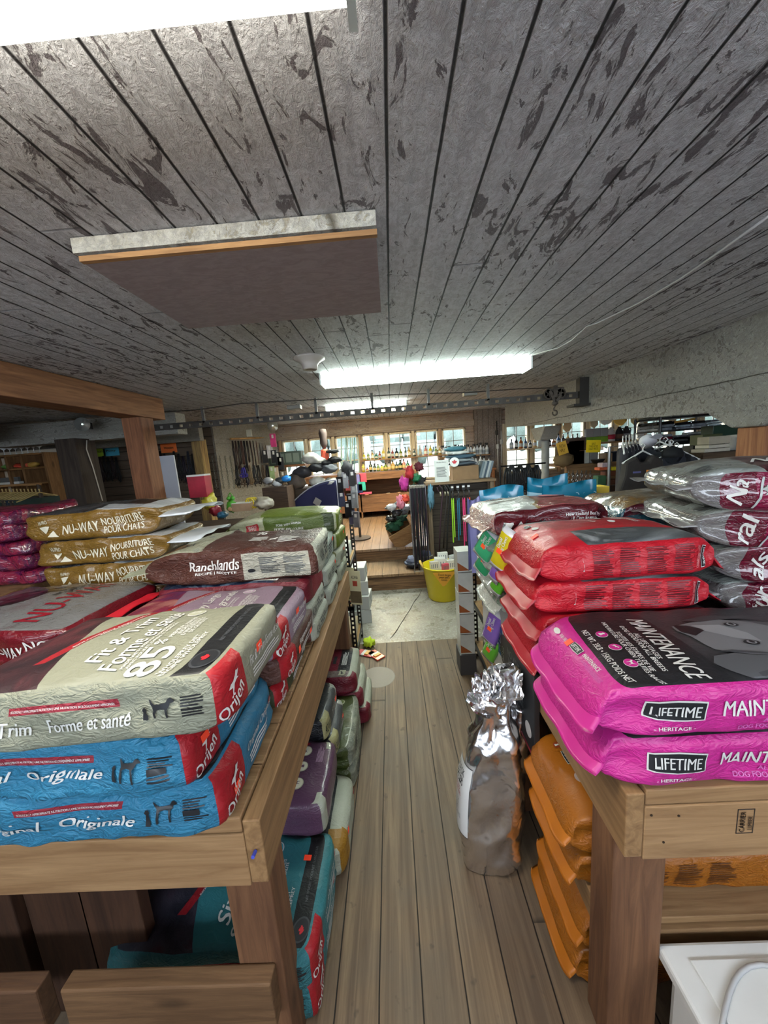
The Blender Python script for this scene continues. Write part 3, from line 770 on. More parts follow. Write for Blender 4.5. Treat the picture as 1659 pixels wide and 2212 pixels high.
# ------------------------------------------------------------------ sacks: printed designs
WH = plain('#c2c1bc', .55); BK = plain('#191b1f', .5); RED = plain('#961a26', .5); RED2 = plain('#b01c26', .5); GREY1 = plain('#3c3f40', .5)
DK = plain('#24262a', .55); CRM = plain('#a09e86', .6); GOLDT = plain('#b09565', .5)
def flat(c, **k): return plain(c, k.pop('rough', .5), **k)
def orijen(key, base, photo, t1, t2, patch=True, top=True):
    L = .62; hw = .175
    T = [('n', -.4, -.10, -.2, .2, photo, 7, -.35), ('r', .232, .296, -.2, .2, '#1d1e21'), ('r', -.075, -.047, -.08, .2, '#b5262f', .4)]
    m = {'base': art(key + '_side', base, (), .55, 0, .32), 'T': art(key + '_top', base, T, .5, 0, .16),
         'F': art(key + '_front', base, [('r', -.10, .115, .018, .034, '#b32c3f')], .6, 0, .55),
         'E': art(key + '_end', base, [('r', -.20, -.075, -.1, .1, '#c9202c')], .5, 0, .22), 'bottom': art(key + '_side', base, (), .55, 0, .32)}
    d = [('t', 'F', .008, .026, .20, .008, 0, 'BIOLOGICALLY APPROPRIATE NUTRITION | UNE NUTRITION BIOLOGIQUEMENT APPROPRIÉE', WH),
         ('t', 'F', -.13, -.008, .15, .028, 0, t1, WH, .35), ('t', 'F', .055, -.008, .16, .028, 0, t2, WH, .35),
         ('p', 'F', .198, .008, .05, .04, 0, [(-x, y) for x, y in DOG][::-1], BK), ('p', 'F', .163, -.002, .018, .028, 0, PUP, BK),
         ('l', 'F', .235, .29, -.015, .028, 7, False, BK),
         ('p', 'E', -.115, .014, .045, .03, 25, LEAP, WH), ('t', 'E', -.125, -.022, .075, .036, 30, 'Orijen', WH, .25),
         ('t', 'E', .045, .012, .19, .022, 0, (t1 + ' ' + t2)[:24], WH, .35), ('l', 'E', -.04, .13, -.03, -.008, 3, False, WH)]
    if top:
        d += [('t', 'T', .018, -.01, .19, .042, 92, t1, WH, .3), ('t', 'T', .072, -.015, .24, .042, 92, t2, WH, .3),
              ('t', 'T', .150, -.112, .09, .062, 90, '85', WH), ('t', 'T', .130, -.05, .022, .02, 90, '%', WH),
              ('t', 'T', .101, -.045, .17, .007, 92, 'MADE WITH PREMIUM INGREDIENTS', WH), ('t', 'T', .112, -.045, .17, .007, 92, "AVEC POULET, DINDE ET POISSON", WH),
              ('t', 'T', .155, .02, .10, .045, 90, "PREMIUM ANIMAL\nINGREDIENTS\nD'INGRÉDIENTS\nDE QUALITÉ", WH),
              ('t', 'T', .205, -.09, .15, .022, 90, 'WHOLEPREY DIET\nRÉGIME WHOLEPREY', WH),
              ('t', 'T', -.050, .045, .17, .014, 69, 'BIOLOGICALLY APPROPRIATE\nNUTRITION', WH),
              ('c', 'T', .12, .10, .022, .022, WH, 0), ('c', 'T', .12, .10, .019, .019, flat(base), 1), ('t', 'T', .12, .10, .018, .022, 90, '5', WH, 0, 2),
              ('c', 'T', .266, -.115, .031, .031, flat('#34363a'), 0), ('c', 'T', .266, -.115, .026, .026, BK, 1), ('p', 'T', .266, -.115, .022, .022, 90, LEAF, RED2, 2),
              ('t', 'T', .264, .03, .16, .012, 90, 'NET WEIGHT POIDS NET 11.4KG (25 LB)', flat('#4a4c50')),
              ('p', 'E', .12, .02, .022, .022, 0, LEAF, RED)]
    return dict(mats=m, decals=d, L=L, W=.35, T=.125, nexp=10)
def at_sack(px, py, zt): pass
def put(D, label, base, **k):
    a = dict(L=D['L'], W=D['W'], T=D['T'], nexp=D['nexp'], mats=D['mats'], decals=D['decals']); a.update(k)
    return sack(label, a.pop('L'), a.pop('W'), a.pop('T'), base, **a)

BEIGE = orijen('fit', '#a9aa93', ['#2f2328', '#4b2b30', '#7a3a40'], 'Fit & Trim', 'Forme et santé')
BLUE = orijen('blue', '#3490b8', ['#17222b', '#2a5c6a', '#b92a32'], 'Original', 'Originale')
PURP = orijen('puppy', '#b198ac', ['#5a3a6a', '#9c2a4a', '#d89a8a'], 'Puppy Large', 'Chiot grande')
TEAL = orijen('fish', '#3f8f96', ['#1d2430', '#4a4652', '#5c2030'], 'Six Fish', 'Six poissons')
BROWN = orijen('red', '#6e4236', ['#33221d', '#4a2c24', '#5d3a2e'], 'Regional Red', '', top=False) if False else None
def endcard(key, base, panel, lines=True):
    """sack whose aisle end carries a pale label"""
    m = {'base': art(key + '_b', base, (), .55, 0, .4), 'T': art(key + '_t', base, [('r', .20, .36, -.3, .3, panel)], .5, 0, .3), 'F': art(key + '_f', base, (), .55, 0, .5),
         'E': art(key + '_e', panel, (), .5, 0, .3)}
    d = [('t', 'E', -.1, .0, .055, .03, 0, 'ACANA', BK), ('l', 'E', -.05, .08, -.03, .03, 5, False, GREY1)]
    return m, d

# left table, front pile
ZT = .851
G1 = 'sacks in the front pile of the left table'
put(BLUE, 'blue crinkled sack at the bottom of the front left pile, resting on the planks', (-.70, .775, ZT), ends=('seam', 'block'), seed=1, amp=.006, rz=R(1), tilt=(.02, 0), sticker=[('E', -.12, -.01)])
put(BLUE, 'blue crinkled sack squeezed between the beige sack and the bottom blue sack', (-.725, .765, .974), ends=('seam', 'block'), seed=2, amp=.006, rz=R(-2), tilt=(.01, .01), sticker=[('E', -.12, .02)])
put(BEIGE, 'grey-green sack with a black band and red corner, topmost of the front left pile', (-.635, .735, 1.098), W=.33, ends=('seam', 'block'), seed=3, amp=.0035, rz=R(-1.5), tilt=(.06, .0), sticker=[('E', .0, .02)], bulge=.016)
# second pile: brown ends, purple on top
def browns(label, base, seed, key='regional', col='#6b4338', tt='Regional Red', L=.62, W=.40, T=.085, red=True, **k):
    m = {'base': art(key + '_b', col, (), .55, 0, .35), 'E': art(key + '_e', col, [('r', -.3, -.10, -.1, .1, '#c9202c')] if red else (), .5, 0, .2)}
    d = [('t', 'E', .03, .012, .17, .024, 0, tt, WH, .35), ('l', 'E', -.05, .11, -.03, -.008, 3, False, WH), ('l', 'E', .13, .16, -.02, .025, 8, True, WH)]
    if red: d += [('p', 'E', -.14, .012, .04, .028, 20, LEAP, WH), ('t', 'E', -.15, -.018, .06, .028, 20, 'Orijen', WH, .25)]
    return sack(label, L, W, T, base, mats=m, decals=d, seed=seed, **k)
browns('dark green sack flattened under the brown sacks of the second left pile', (-.695, 1.14, ZT), 11, 'green2', '#3f4a2c', 'Tundra', T=.075, W=.37, sticker=[('E', -.03, .01)])
browns('brown sack with white script on its end just under the purple sack', (-.665, 1.17, .925), 12, T=.095, W=.42, sticker=[('E', -.07, .0), ('E', .1, -.02)])
put(PURP, 'pale purple sack with a black band and a red corner, beside the beige sack', (-.665, 1.115, 1.018), ends=('seam', 'block'), seed=4, amp=.004, T=.115, rz=R(-1), tilt=(.0, .0), sticker=[('E', .03, .02)])
# third pile (under the brown ranch sack)
m3 = {'base': art('redphoto_b', '#7d1f30', (), .5, 0, .35), 'T': art('redphoto_t', '#7d1f30', [('n', -.4, .18, -.3, .3, ['#3a5870', '#20304a', '#1a2340', '#6a7f96', '#5a3038'], 10), ('n', .18, .29, -.3, .3, ['#2c2024', '#6a4a4a', '#3a2a2c'], 30)], .45, 0, .25),
      'E': art('redphoto_e', '#a3243a', [('r', -.3, -.09, -.1, .1, '#7a1c2c')], .5, 0, .25)}
sack('crimson ended sack showing a dark blue picture strip under the brown sack', .62, .33, .11, (-.665, 1.47, 1.028), mats=m3, seed=21, decals=[('p', 'T', .14, -.13, .1, .028, 0, [(-.5, -.5), (.5, -.5), (.5, .5), (-.5, .5)], WH), ('p', 'T', .115, -.13, .025, .02, 0, LEAP, BK, 2), ('t', 'T', .155, -.13, .05, .018, 0, '11.4KG', BK, 0, 2)])
def whiteend(label, base, seed, col='#6b3b2c', tt='ACANA', L=.62, W=.33, T=.09, rz=0.0, panel='#cfd3bf', sk=(), front='#6b3b2c', **k):
    key = 'we' + col[1:] + panel[1:]
    m = {'base': art(key + '_b', col, (), .5, 0, .4), 'T': art(key + '_t', col, [('r', .27, .4, -.3, .3, panel)], .5, 0, .3), 'E': art(key + '_e', panel, (), .5, 0, .35)}
    d = [('t', 'E', -.10, .0, .06, .034, 0, tt, DK), ('l', 'E', -.05, .05, -.02, .02, 3, False, GREY1), ('t', 'E', .07, .0, .07, .018, 0, 'Recipe', GREY1, .3)]
    return sack(label, L, W, T, base, rz=rz, mats=m, decals=d, seed=seed, sticker=sk, **k)
whiteend('sack with a pale label end on the planks directly under the crimson ended sack', (-.665, 1.50, ZT), 22, T=.088)
whiteend('dark sack with a white label end, middle of the third left pile', (-.67, 1.48, .938), 23, '#2a2c2e', T=.09)
# the brown ranch sack
mR = {'base': art('ranch_b', '#5b3327', (), .5, 0, .5), 'bottom': art('ranch_b', '#5b3327', (), .5, 0, .5),
      'T': art('ranch_t', '#5c3a31', [('n', -.5, -.10, -.3, .3, ['#c6c9b0', '#a8a68e', '#c6c9b0', '#5d6672'], 8), ('n', -.34, -.2, -.12, .02, ['#7d5226', '#8d6b3a'], 20), ('n', .14, .4, -.1, .3, ['#3a2c2c', '#6a5450', '#2f2424'], 40)], .45, 0, .5, cs=40),
      'F': art('ranch_f', '#5b3022', [('r', .055, .325, -.055, .045, '#c3c0ae')], .55, 0, .6), 'E': art('ranch_e', '#c9cdb8', [('r', -.3, -.16, -.1, .1, '#5b3327')], .5, 0, .5)}
dR = [('t', 'F', -.055, .012, .20, .036, 0, 'Ranchlands', WH, .3), ('t', 'F', -.05, -.018, .16, .012, 0, 'RECIPE | RECETTE', WH),
      ('c', 'F', .085, -.018, .014, .008, BK, 1), ('l', 'F', .12, .20, -.035, .03, 9, False, GREY1), ('l', 'F', .215, .315, -.04, .03, 12, False, GREY1),
      ('t', 'T', -.22, -.08, .12, .04, 0, 'ACANA', DK), ('t', 'T', .08, .03, .05, .05, 0, '%', WH), ('l', 'T', .06, .13, -.10, -.03, 5, False, WH), ('l', 'T', .18, .27, -.12, -.05, 6, False, WH), ('p', 'T', .16, -.09, .04, .03, 0, LEAP, WH),
      ('t', 'E', -.08, -.0, .05, .05, 0, 'ACANA', DK), ('l', 'E', -.03, .09, -.03, .04, 4, False, GREY1)]
sack('wrinkled brown sack with a white information panel and a pale folded top end', .70, .34, .135, (-.665, 1.49, 1.140), mats=mR, decals=dR, seed=31, ends=('seam', 'block'), amp=.007, rz=R(2.5), taper=.22, flap=.09, flapmat=art('ranch_flap', '#c6cbae', (), .5, 0, .5), bulge=.02, flap_dn=.1, zs=-.1)
# fourth pile
whiteend('brown sack with a white label end lying lowest in the fourth left pile', (-.66, 1.84, ZT), 41, '#7a4a34', T=.1, W=.33)
whiteend('brown sack with a white label end, directly under the teal topped sack', (-.665, 1.85, .952), 42, '#7a4a34', T=.1, W=.33, sk=[('E', .08, .02)])
mT = {'base': art('teal_b', '#1d6c80', (), .5, 0, .35), 'T': art('teal_t', '#2f93a6', [('n', -.5, -.02, -.3, .3, ['#8a9a86', '#4d6d70', '#9aa79a'], 7), ('r', .27, .4, -.3, .3, '#cfd8cc'), ('e', .16, .05, .09, .1, '#3d86ad')], .45, 0, .25), 'E': art('teal_e', '#c9d6c8', [('r', -.3, -.17, -.1, .1, '#1d6c80')], .5, 0, .3)}
sack('teal topped sack lying behind the wrinkled brown sack', .62, .33, .125, (-.675, 1.88, 1.054), mats=mT, seed=43, bulge=.03, decals=[('l', 'T', .04, .12, -.02, .06, 5, False, WH), ('l', 'T', .17, .24, .03, .1, 5, False, WH), ('t', 'E', -.1, 0, .05, .05, 0, 'ACANA', DK), ('l', 'E', -.04, .09, -.03, .03, 4, False, GREY1)], sticker=[('E', .08, .03)], tilt=(-.01, .03))
# fifth pile: green
whiteend('olive sack lying lowest at the far end of the left table', (-.655, 2.19, ZT), 51, '#4c4a36', T=.10, W=.34, panel='#c9cdb4')
whiteend('olive green sack with a pale end under the two green sacks', (-.65, 2.18, .952), 52, '#8a8a55', T=.105, W=.34, panel='#cdd2b8', sk=[('E', .02, .02)])
mG = {'base': art('green_b', '#5c6d25', (), .45, .1, .35), 'T': art('green_t', '#7e8f35', [('n', -.5, -.12, -.3, .3, ['#8a8a60', '#c9c9a8', '#6a5a48'], 10), ('r', .24, .32, -.3, .3, '#c5cba0')], .4, .1, .25),
      'F': art('green_f', '#5f7228', [('r', -.6, -.10, -.2, .2, '#c6c9a6', ), ('r', .25, .4, -.2, .2, '#3a4a1c')], .45, .1, .35), 'E': art('green_e', '#7c8f2c', [('r', -.3, -.15, -.1, .1, '#cdd2b0')], .4, .1, .35)}
dG = [('t', 'F', .045, .012, .145, .013, 0, 'PORK WITH SQUASH', WH), ('t', 'F', .045, -.016, .17, .014, 0, 'DE PORC AVEC COURGE', WH), ('p', 'F', -.17, .0, .075, .05, 0, [(-.5, -.5), (.5, -.5), (.5, .5), (-.5, .5)], RED, 1),
      ('t', 'F', -.17, .002, .055, .035, 0, 'SINGLES\nSIMPLE', plain('#c2c1bc', .56), 0, 2), ('t', 'F', -.275, .008, .055, .022, 0, 'ACANA', DK), ('t', 'E', -.09, .01, .04, .05, 0, 'PORK', WH), ('l', 'E', -.02, .06, -.02, .02, 3, False, WH)]
dG = [((d[:-1] + (d[-1],)) if True else d) for d in dG]
sack('green sack, lower of the two at the far end of the left table', .62, .33, .105, (-.645, 2.19, 1.060), mats=mG, seed=53, decals=[], rz=R(-3), sticker=[('E', .02, .02)])
sack('green sack with a red badge on its side, topmost at the far left pile', .66, .33, .12, (-.67, 2.17, 1.168), mats=mG, decals=dG, seed=54, rz=R(3), ends=('seam', 'block'), taper=.28, bulge=.025, flapmat=mG['F'], sticker=[('E', .03, .03)])

# tan cat food sacks at the back left
mN = {'base': art('tan_b', '#8f6b28', (), .35, .3, .35), 'F': art('tan_f', '#8f6b28', (), .35, .3, .4), 'bottom': art('tan_b', '#8f6b28', (), .35, .3, .35),
      'T': art('tan_t', '#23262c', [('n', -.35, .1, -.25, .25, ['#1c1d20', '#5a5a5c', '#24252a', '#7a7a7c'], 9), ('n', .1, .4, .0, .25, ['#a5722c', '#8c6a3a', '#a5722c'], 30), ('r', .04, .4, -.25, -.10, '#c9ccce'), ('r', .22, .4, -.25, .25, '#f4f6f8')], .25, .5, .3)}
TW = plain('#c0bba8', .45)
dN = [('t', 'F', -.04, -.006, .165, .042, 2, 'NU~WAY', TW), ('t', 'F', .148, .020, .185, .032, 4, 'NOURRITURE', TW), ('t', 'F', .148, -.018, .175, .032, 4, 'POUR CHATS', TW),
      ('t', 'F', -.2, .024, .045, .016, 0, 'HI-PRO', TW), ('p', 'F', -.2, -.008, .05, .03, 0, [(-.5, .5), (.5, .5), (0, -.5)], TW), ('p', 'F', -.165, -.022, .05, .03, 0, [(-.5, -.5), (.5, -.5), (0, .4)], TW)]
wf = plain('#b5b9bc', .35, coat=.3)
zz = ZT
for i in range(5):
    dx = [.015, .0, -.01, -.02, -.045][i]; T = .113
    lab = ['lowest', 'second from the bottom', 'middle one', 'second from the top', 'topmost'][i]
    s_ = sack('golden tan cat food sack, %s of the tan pile' % lab, .62, .36, T + (.008 if i == 4 else 0), (-1.325 + dx, 1.715, zz), mats=mN, decals=dN, seed=60 + i, ends=('block', 'seam'), taper=.10, flap=.15,
         flap_dn=-.02, flapmat=wf, zs=.55, amp=.005, rz=R([1, -1, 0, 1, 2][i]), bulge=.008 if i < 4 else .03, group='golden tan cat food sacks in one pile')
    zz += T + .004
# red NU-WAY dog food
hid = {'base': art('maroonhid', '#6a1a26', (), .4, .3, .3)}
zz = ZT
for i in range(2):
    sack('dark red sack, %s of the two hidden under the black dog picture sack' % ['lower', 'upper'][i], .6, .42, .088, (-1.37, 1.19, zz), mats=hid, seed=70 + i); zz += .09
mB = {'base': art('nured_b', '#7c1624', (), .3, .4, .3), 'F': art('nured_f', '#7c1624', (), .3, .4, .35),
      'T': art('nured_t', '#8a8a8a', [('n', -.4, -.12, -.3, .3, ['#3c3a3c', '#6d6d6e', '#464448'], 6), ('e', -.10, .03, .10, .1, '#141414'), ('e', -.03, .08, .09, .045, '#141414'), ('e', -.2, -.06, .08, .04, '#141414')], .25, .5, .25)}
DR = plain('#7a1522', .35)
dB = [('t', 'F', .10, -.006, .15, .034, 0, 'NU~WAY', WH), ('t', 'F', .235, .014, .1, .03, 3, 'NOU', WH), ('t', 'T', .13, .0, .34, .085, 90, 'NU-WAY', DR), ('t', 'T', .055, .09, .17, .02, 90, 'NOURRITURE', BK), ('t', 'T', .075, .1, .12, .016, 90, 'DOG FOOD', BK)]
sack('dog food sack with a black dog picture and dark red side, under the tan pile', .60, .44, .115, (-1.31, 1.20, 1.034), mats=mB, decals=dB, seed=72, ends=('block', 'seam'), zs=.5, taper=.05, flap=.035, flapmat=plain('#c0202e', .4), bulge=.03, amp=.004, rz=R(-2))
bt = MB(); bt.box(-.012, .05, -.02, .02, 0, .004)
# pink sacks far left
mP = {'base': art('pink_b', '#7c1c3c', [('n', -.4, .4, -.3, .3, ['#8c2244', '#5c1c4a', '#a32a4a', '#6a1838'], 10)], .2, .6, .5)}
tb = tag(MB().box(-2.6, -1.795, 1.45, 2.1, 0, 1.10).build('wooden_bin', wood('#8d6c4b', '#6d5137', 0, 1), bevel=.004), 'plain brown wooden bin carrying the pink sacks at far left', 'bin')
zz = 1.101
for i in range(5):
    sack('glossy pink and purple sack, %s at the left edge' % ['lowest', 'second from the bottom', 'middle one', 'second from the top', 'topmost'][i], .62, .40, .07, (-2.02 - .02 * (i % 2) - .02 * i, 1.80, zz), mats=mP, seed=80 + i, amp=.007, group='pink sacks at the left edge')
    zz += .072
# ------------------------------------------------------------------ right table
MG, MGD = '#ee34a6', plain('#b4257c', .45)
def lifetime(key, base, topcol, name, name2, L=.66, W=.34, T=.12, body_text=True, top=True, darker='#1e1f23'):
    m = {'base': art(key + '_b', base, (), .45, .05, .35), 'F': art(key + '_f', base, (), .45, .05, .35), 'T': art(key + '_t', base, topcol, .42, .05, .12), 'bottom': art(key + '_b', base, (), .45, .05, .35)}
    return m
TOPM = [('r', -.335, .44, -.2, .2, '#2b2b2e', .11), ('n', -.12, .44, -.2, .2, ['#2b2b2e', '#3c3c3f', '#505052'], 3)]
mM = lifetime('mag', MG, TOPM, '', '')
def label_plate(pan, cx, cy, w, h, rot, big=True):
    sq = [(-.5, -.42), (0, -.5), (.5, -.42), (.5, .42), (0, .5), (-.5, .42)]
    return [('p', pan, cx, cy, w * 1.06, h * 1.16, rot, sq, WH, 1), ('p', pan, cx, cy, w, h, rot, sq, BK, 2), ('t', pan, cx, cy, w * .84, h * .56, rot, 'LIFETIME', plain('#c2c1bc', .57), 0, 4)]
# text on plates sits one layer up: use a tiny wrapper
def up(d, lyr):
    return d
dM_side = label_plate('F', -.245, .008, .112, .042, -2) + [('t', 'F', -.245, -.033, .085, .008, 0, '- HERITAGE -', WH), ('t', 'F', -.035, .008, .235, .032, -1, 'MAINTENANCE', WH), ('t', 'F', -.01, -.020, .12, .009, 0, 'ALL LIFE STAGES', plain('#b860a0', .5)), ('t', 'F', -.025, -.034, .19, .010, 0, 'DOG FOOD FOR ALL BREEDS', plain('#b860a0', .5))]
dM_flap = [('c', 'T', -.372, .11, .010, .017, WH, 1), ('t', 'T', -.372, .07, .035, .012, -90, '33 LB / 15KG', WH)] + label_plate('T', -.365, .012, .042, .024, -90) + [('t', 'T', -.362, -.055, .07, .013, -90, 'MAINTENANCE', WH), ('l', 'T', -.39, -.375, -.12, -.03, 4, True, plain('#a83a88', .5))]
G_L = plain('#6a6a6c', .5); G_M = plain('#4c4c4e', .5); G_D = plain('#3a3a3c', .5); G_K = plain('#151517', .5); G_H = plain('#858587', .5)
dM_top = [('t', 'T', -.170, -.032, .255, .044, -98, 'MAINTENANCE', WH), ('t', 'T', -.215, -.035, .19, .024, -98, 'ALL LIFE STAGES\nDOG FOOD FOR ALL BREEDS', WH), ('t', 'T', -.252, -.045, .26, .026, -98, 'TOUTES LES ÉTAPES DE VIE\nNOURRITURE POUR CHIEN TOUTES RACES', WH),
          ('t', 'T', -.318, -.045, .215, .015, -95, 'NET WT. 33LB • 15KG POIDS NET', WH)]
for i in range(3):
    cx, cy = -.278 - .004 * i, .03 - .062 * i
    dM_top += [('c', 'T', cx, cy, .0145, .0145, WH, 1), ('c', 'T', cx, cy, .0135, .0135, MGD, 2), ('p', 'T', cx, cy, .017, .015, -90, [PUP, LEAP, DOG][i], WH, 3)]
# the portrait of a short haired grey dog printed on the top face
def P(pts, m, l): return ('p', 'T', 0, 0, 1, 1, 0, pts, m, l)
head = [(-.091, .042), (-.034, .053), (.041, .057), (.105, .036), (.15, -.011), (.158, -.073), (.092, -.14), (.057, -.119), (.016, -.1), (-.017, -.093), (-.05, -.084), (-.08, -.071), (-.085, -.052), (-.087, -.013), (-.097, .018)]
dM_top += [P([(.0, .057), (.1, .05), (.2, .02), (.36, .0), (.36, -.15), (.1, -.155), (.05, -.12), (.0, -.09)], G_M, 0), P(head, G_L, 1), P([(-.085, .047), (-.058, .038), (-.033, .011), (-.075, -.012), (-.093, .008)], G_K, 2),
           P([(-.047, .037), (.017, .029), (.048, -.013), (.045, -.05), (-.001, -.03), (-.037, .006)], G_H, 2), P([(-.047, .068), (-.012, .051), (.078, .058), (.147, .054), (.096, .077), (.027, .083)], G_D, 2),
           P([(-.104, -.094), (-.053, -.088), (-.02, -.097), (.048, -.109), (.024, -.15), (-.064, -.185), (-.087, -.167), (-.11, -.141), (-.123, -.115)], G_M, 3),
           P([(-.06, -.15), (.0, -.135), (.02, -.15), (-.05, -.178)], G_D, 4), P([(-.085, -.08), (-.05, -.086), (.02, -.1), (.055, -.118), (.05, -.108), (.01, -.092), (-.05, -.078)], G_D, 4)]
for ex, ey in ((.044, .026), (.018, -.053)):
    dM_top += [('c', 'T', ex, ey, .017, .010, G_K, 3), ('c', 'T', ex, ey, .010, .0075, G_H, 4), ('c', 'T', ex, ey, .0055, .0055, G_K, 5)]
sack('magenta dog food sack lying on the planks at the front of the right table', .80, .345, .118, (.80, .835, ZT), mats=mM, decals=dM_side + dM_flap, seed=101, ends=('seam', 'block'), taper=.11, flap=.03, flap_dn=.8, zs=-.35, flapmat=MGD, amp=.0035, sticker=[('T', -.37, .045)])
sack('magenta sack with a grey dog portrait on its black top, upper of the two', .80, .345, .12, (.79, .832, .972), mats=mM, decals=dM_side + dM_flap + dM_top, seed=103, ends=('seam', 'block'), taper=.12, flap=.035, flap_dn=.9, zs=-.5, flapmat=MGD, amp=.0025, bulge=.012, sticker=[('T', -.37, .045)])
# red pile
RD = '#de1c30'
TOPR = [('n', -.13, .34, -.2, -.07, ['#b0b4b6', '#7d8284', '#4f5355', '#c0c4c6'], 5), ('r', .06, .3, -.04, .2, '#c21f2c'), ('n', .2, .4, -.04, .2, ['#3c3e40', '#77797b', '#2f3133'], 9), ('n', -.2, -.02, .12, .2, ['#8f9294', '#77797b', '#9a9c9e'], 9), ('r', -.16, .12, -.04, .11, '#c21f2c')]
mRd = lifetime('redl', RD, TOPR, '', ''); DR2 = plain('#560812', .5)
def red_decals(top):
    d = [('l', 'F', -.115 + k * .08, -.045 + k * .08, -.04, .042, 13, False, DR2) for k in range(4)]
    d += [('t', 'F', -.145, -.0, .04, .005, 90, 'L......', WH)] + label_plate('F', .225, .0, .07, .02, -90) + [('t', 'F', .198, .0, .07, .008, -90, 'PUPPY / PERFORMANCE', plain('#b87070', .5))]
    d += [('c', 'T', -.205, .02, .012, .016, WH, 1)] + label_plate('T', -.215, .07, .035, .02, -90)
    if top: d += [('t', 'T', -.02, .05, .10, .012, -70, 'NET WT 33LB', WH), ('t', 'T', .1, .04, .12, .05, -70, 'HIGH PERFORMANCE\nPUPPY', WH), ('c', 'T', .03, .05, .012, .012, WH, 1), ('c', 'T', .05, .0, .012, .012, WH, 1)]
    return d
zz = ZT
for i in range(4):
    T = .104
    sack('bright red dog food sack, %s of the red pile' % ['lowest', 'second from the bottom', 'second from the top', 'topmost'][i], .54, .37, T + (.012 if i == 3 else 0), (.70 + [.0, .005, -.012, .0][i], 1.225, zz), mats=mRd, decals=red_decals(i == 3), seed=110 + i,
         ends=('seam', 'seam'), taper=.07, flap=.042, flap_dn=[.9, .7, .7, .9][i], zs=[-.3, -.2, -.3, -.5][i], flapmat=plain('#a01a28', .45), amp=.004, rz=R([0, 1, -1.5, 0][i]), bulge=.008 if i < 3 else .022, sticker=[('T', -.235, -.04)], group='red dog food sacks in one pile')
    zz += T + .003
# FirstMate pile
FM = '#6a2028'
mF = {'base': art('fm_b', FM, (), .2, .5, .3), 'F': art('fm_f', FM, [('n', -.4, .4, -.07, .015, ['#6a2028', '#873038', '#5c1820', '#8c3a42'], 45)], .22, .5, .3),
      'T': art('fm_t', '#c4686a', [('r', -.32, -.05, -.25, .2, '#b89a62'), ('r', -.32, -.065, -.25, .2, '#cfd3cc'), ('e', -.05, .02, .05, .14, '#b89a62'), ('e', -.062, .02, .05, .13, '#cfd3cc')], .2, .6, .2), 'E2': art('fm_e', '#d9a097', [('n', -.3, .3, -.1, .1, ['#b8352f', '#e8c8bc', '#c0504a'], 22)], .15, .7, .8)}
BR = plain('#5c3a2e', .5)
dF = [('t', 'F', -.055, .0, .125, .024, 0, 'FirstMate', plain('#1d1a1c', .4)), ('t', 'F', .13, .008, .17, .03, 0, 'New Zealand Beef Meal\n& Oats Formula', WH), ('p', 'F', -.19, -.006, .04, .022, 0, [(-x, y) for x, y in DOG], WH), ('p', 'F', -.14, -.0, .035, .018, 0, [(-.5, -.5), (0, .5), (.5, -.5), (0, -.1)], WH),
      ('t', 'T', -.18, .08, .15, .035, 0, 'FirstMate', BR, .2), ('t', 'T', -.16, .0, .09, .04, 0, 'dog food', BR, .3), ('c', 'T', .1, .03, .06, .05, plain('#8a3a3c', .4), 1), ('c', 'T', .1, .03, .055, .045, plain('#c46a6c', .4), 2), ('t', 'T', .1, .03, .08, .03, 0, 'GRAIN\nFRIENDLY', plain('#7a2c30', .4), 0, 3)]
dF2 = []
zz = ZT
for i, (c_, lab) in enumerate((('#3f8d62', 'mint green foil sack'), ('#c9c7bd', 'pale white sack'), ('#b9babc', 'white sack'), ('#c98b88', 'pink foil sack'))):
    sack('%s, %s under the dark red and white sack' % (lab, ['lowest', 'second from the bottom', 'second from the top', 'topmost'][i]), .56, .36, .092, (.72 + .005 * i, 1.66, zz), mats={'base': art('fmu%d' % i, c_, [('n', -.3, .3, -.2, .2, [c_, '#d9d6cf', c_], 9)], .2, .5, .5)}, seed=120 + i, ends=('seam', 'block'), taper=.06, flap=.05, flap_dn=.7, amp=.005)
    zz += .094
sack('dark red and white dog food sack with a pink top lying behind the red pile', .52, .36, .115, (.645, 1.64, zz - .01), mats=mF, decals=dF, seed=125, ends=('seam', 'seam'), taper=.07, flap=.04, flap_dn=.3, flapmat=mF['E2'], amp=.005, rz=R(4), bulge=.02)
# maroon pile at the right edge
mC = {'E2': art('can_e2', '#8a8684', (), .15, .8, .45), 'base': art('can_b', '#a01c4a', [('r', -.5, -.19, -.3, .3, '#77706e')], .15, .8, .45), 'F': art('can_f', '#a01c4a', [('n', -.5, -.215, -.3, .3, ['#6a6068', '#9a9590', '#7a7078'], 7), ('r', -.215, -.13, -.3, .3, '#7a1c34')], .15, .8, .45),
      'T': art('can_t', '#5c1426', [('r', -.5, -.10, -.3, .3, '#aeb5ae'), ('n', -.26, -.10, -.03, .25, ['#6a4a38', '#8a8580', '#9a8f88'], 8), ('n', .02, .5, -.1, .25, ['#8a7a5c', '#6a5c48'], 8)], .12, .9, .35)}
SV = plain('#9a9d99', .3)
def can_decals(k):
    leaf = [('p', 'F', -.07, .0, .09, .10, 80, LEAF, SV, 1)]
    return leaf + [('t', 'F', -.175, .0, .085, .04, 78, ['Na', 'tur', 'als', 'ral'][k % 4], WH, .3), ('p', 'F', -.13, 0, 1, 1, 0, [(-.005, -.05), (.01, -.02), (.02, .05), (.014, .05), (.004, -.018), (-.011, -.05)], SV, 1),
                   ('t', 'T', .02, -.10, .22, .05, -20, 'Naturals', WH, .3), ('l', 'T', -.27, -.2, -.14, -.09, 3, False, GREY1), ('t', 'T', -.17, -.11, .04, .016, 180, '22%', GREY1)]
zz = ZT
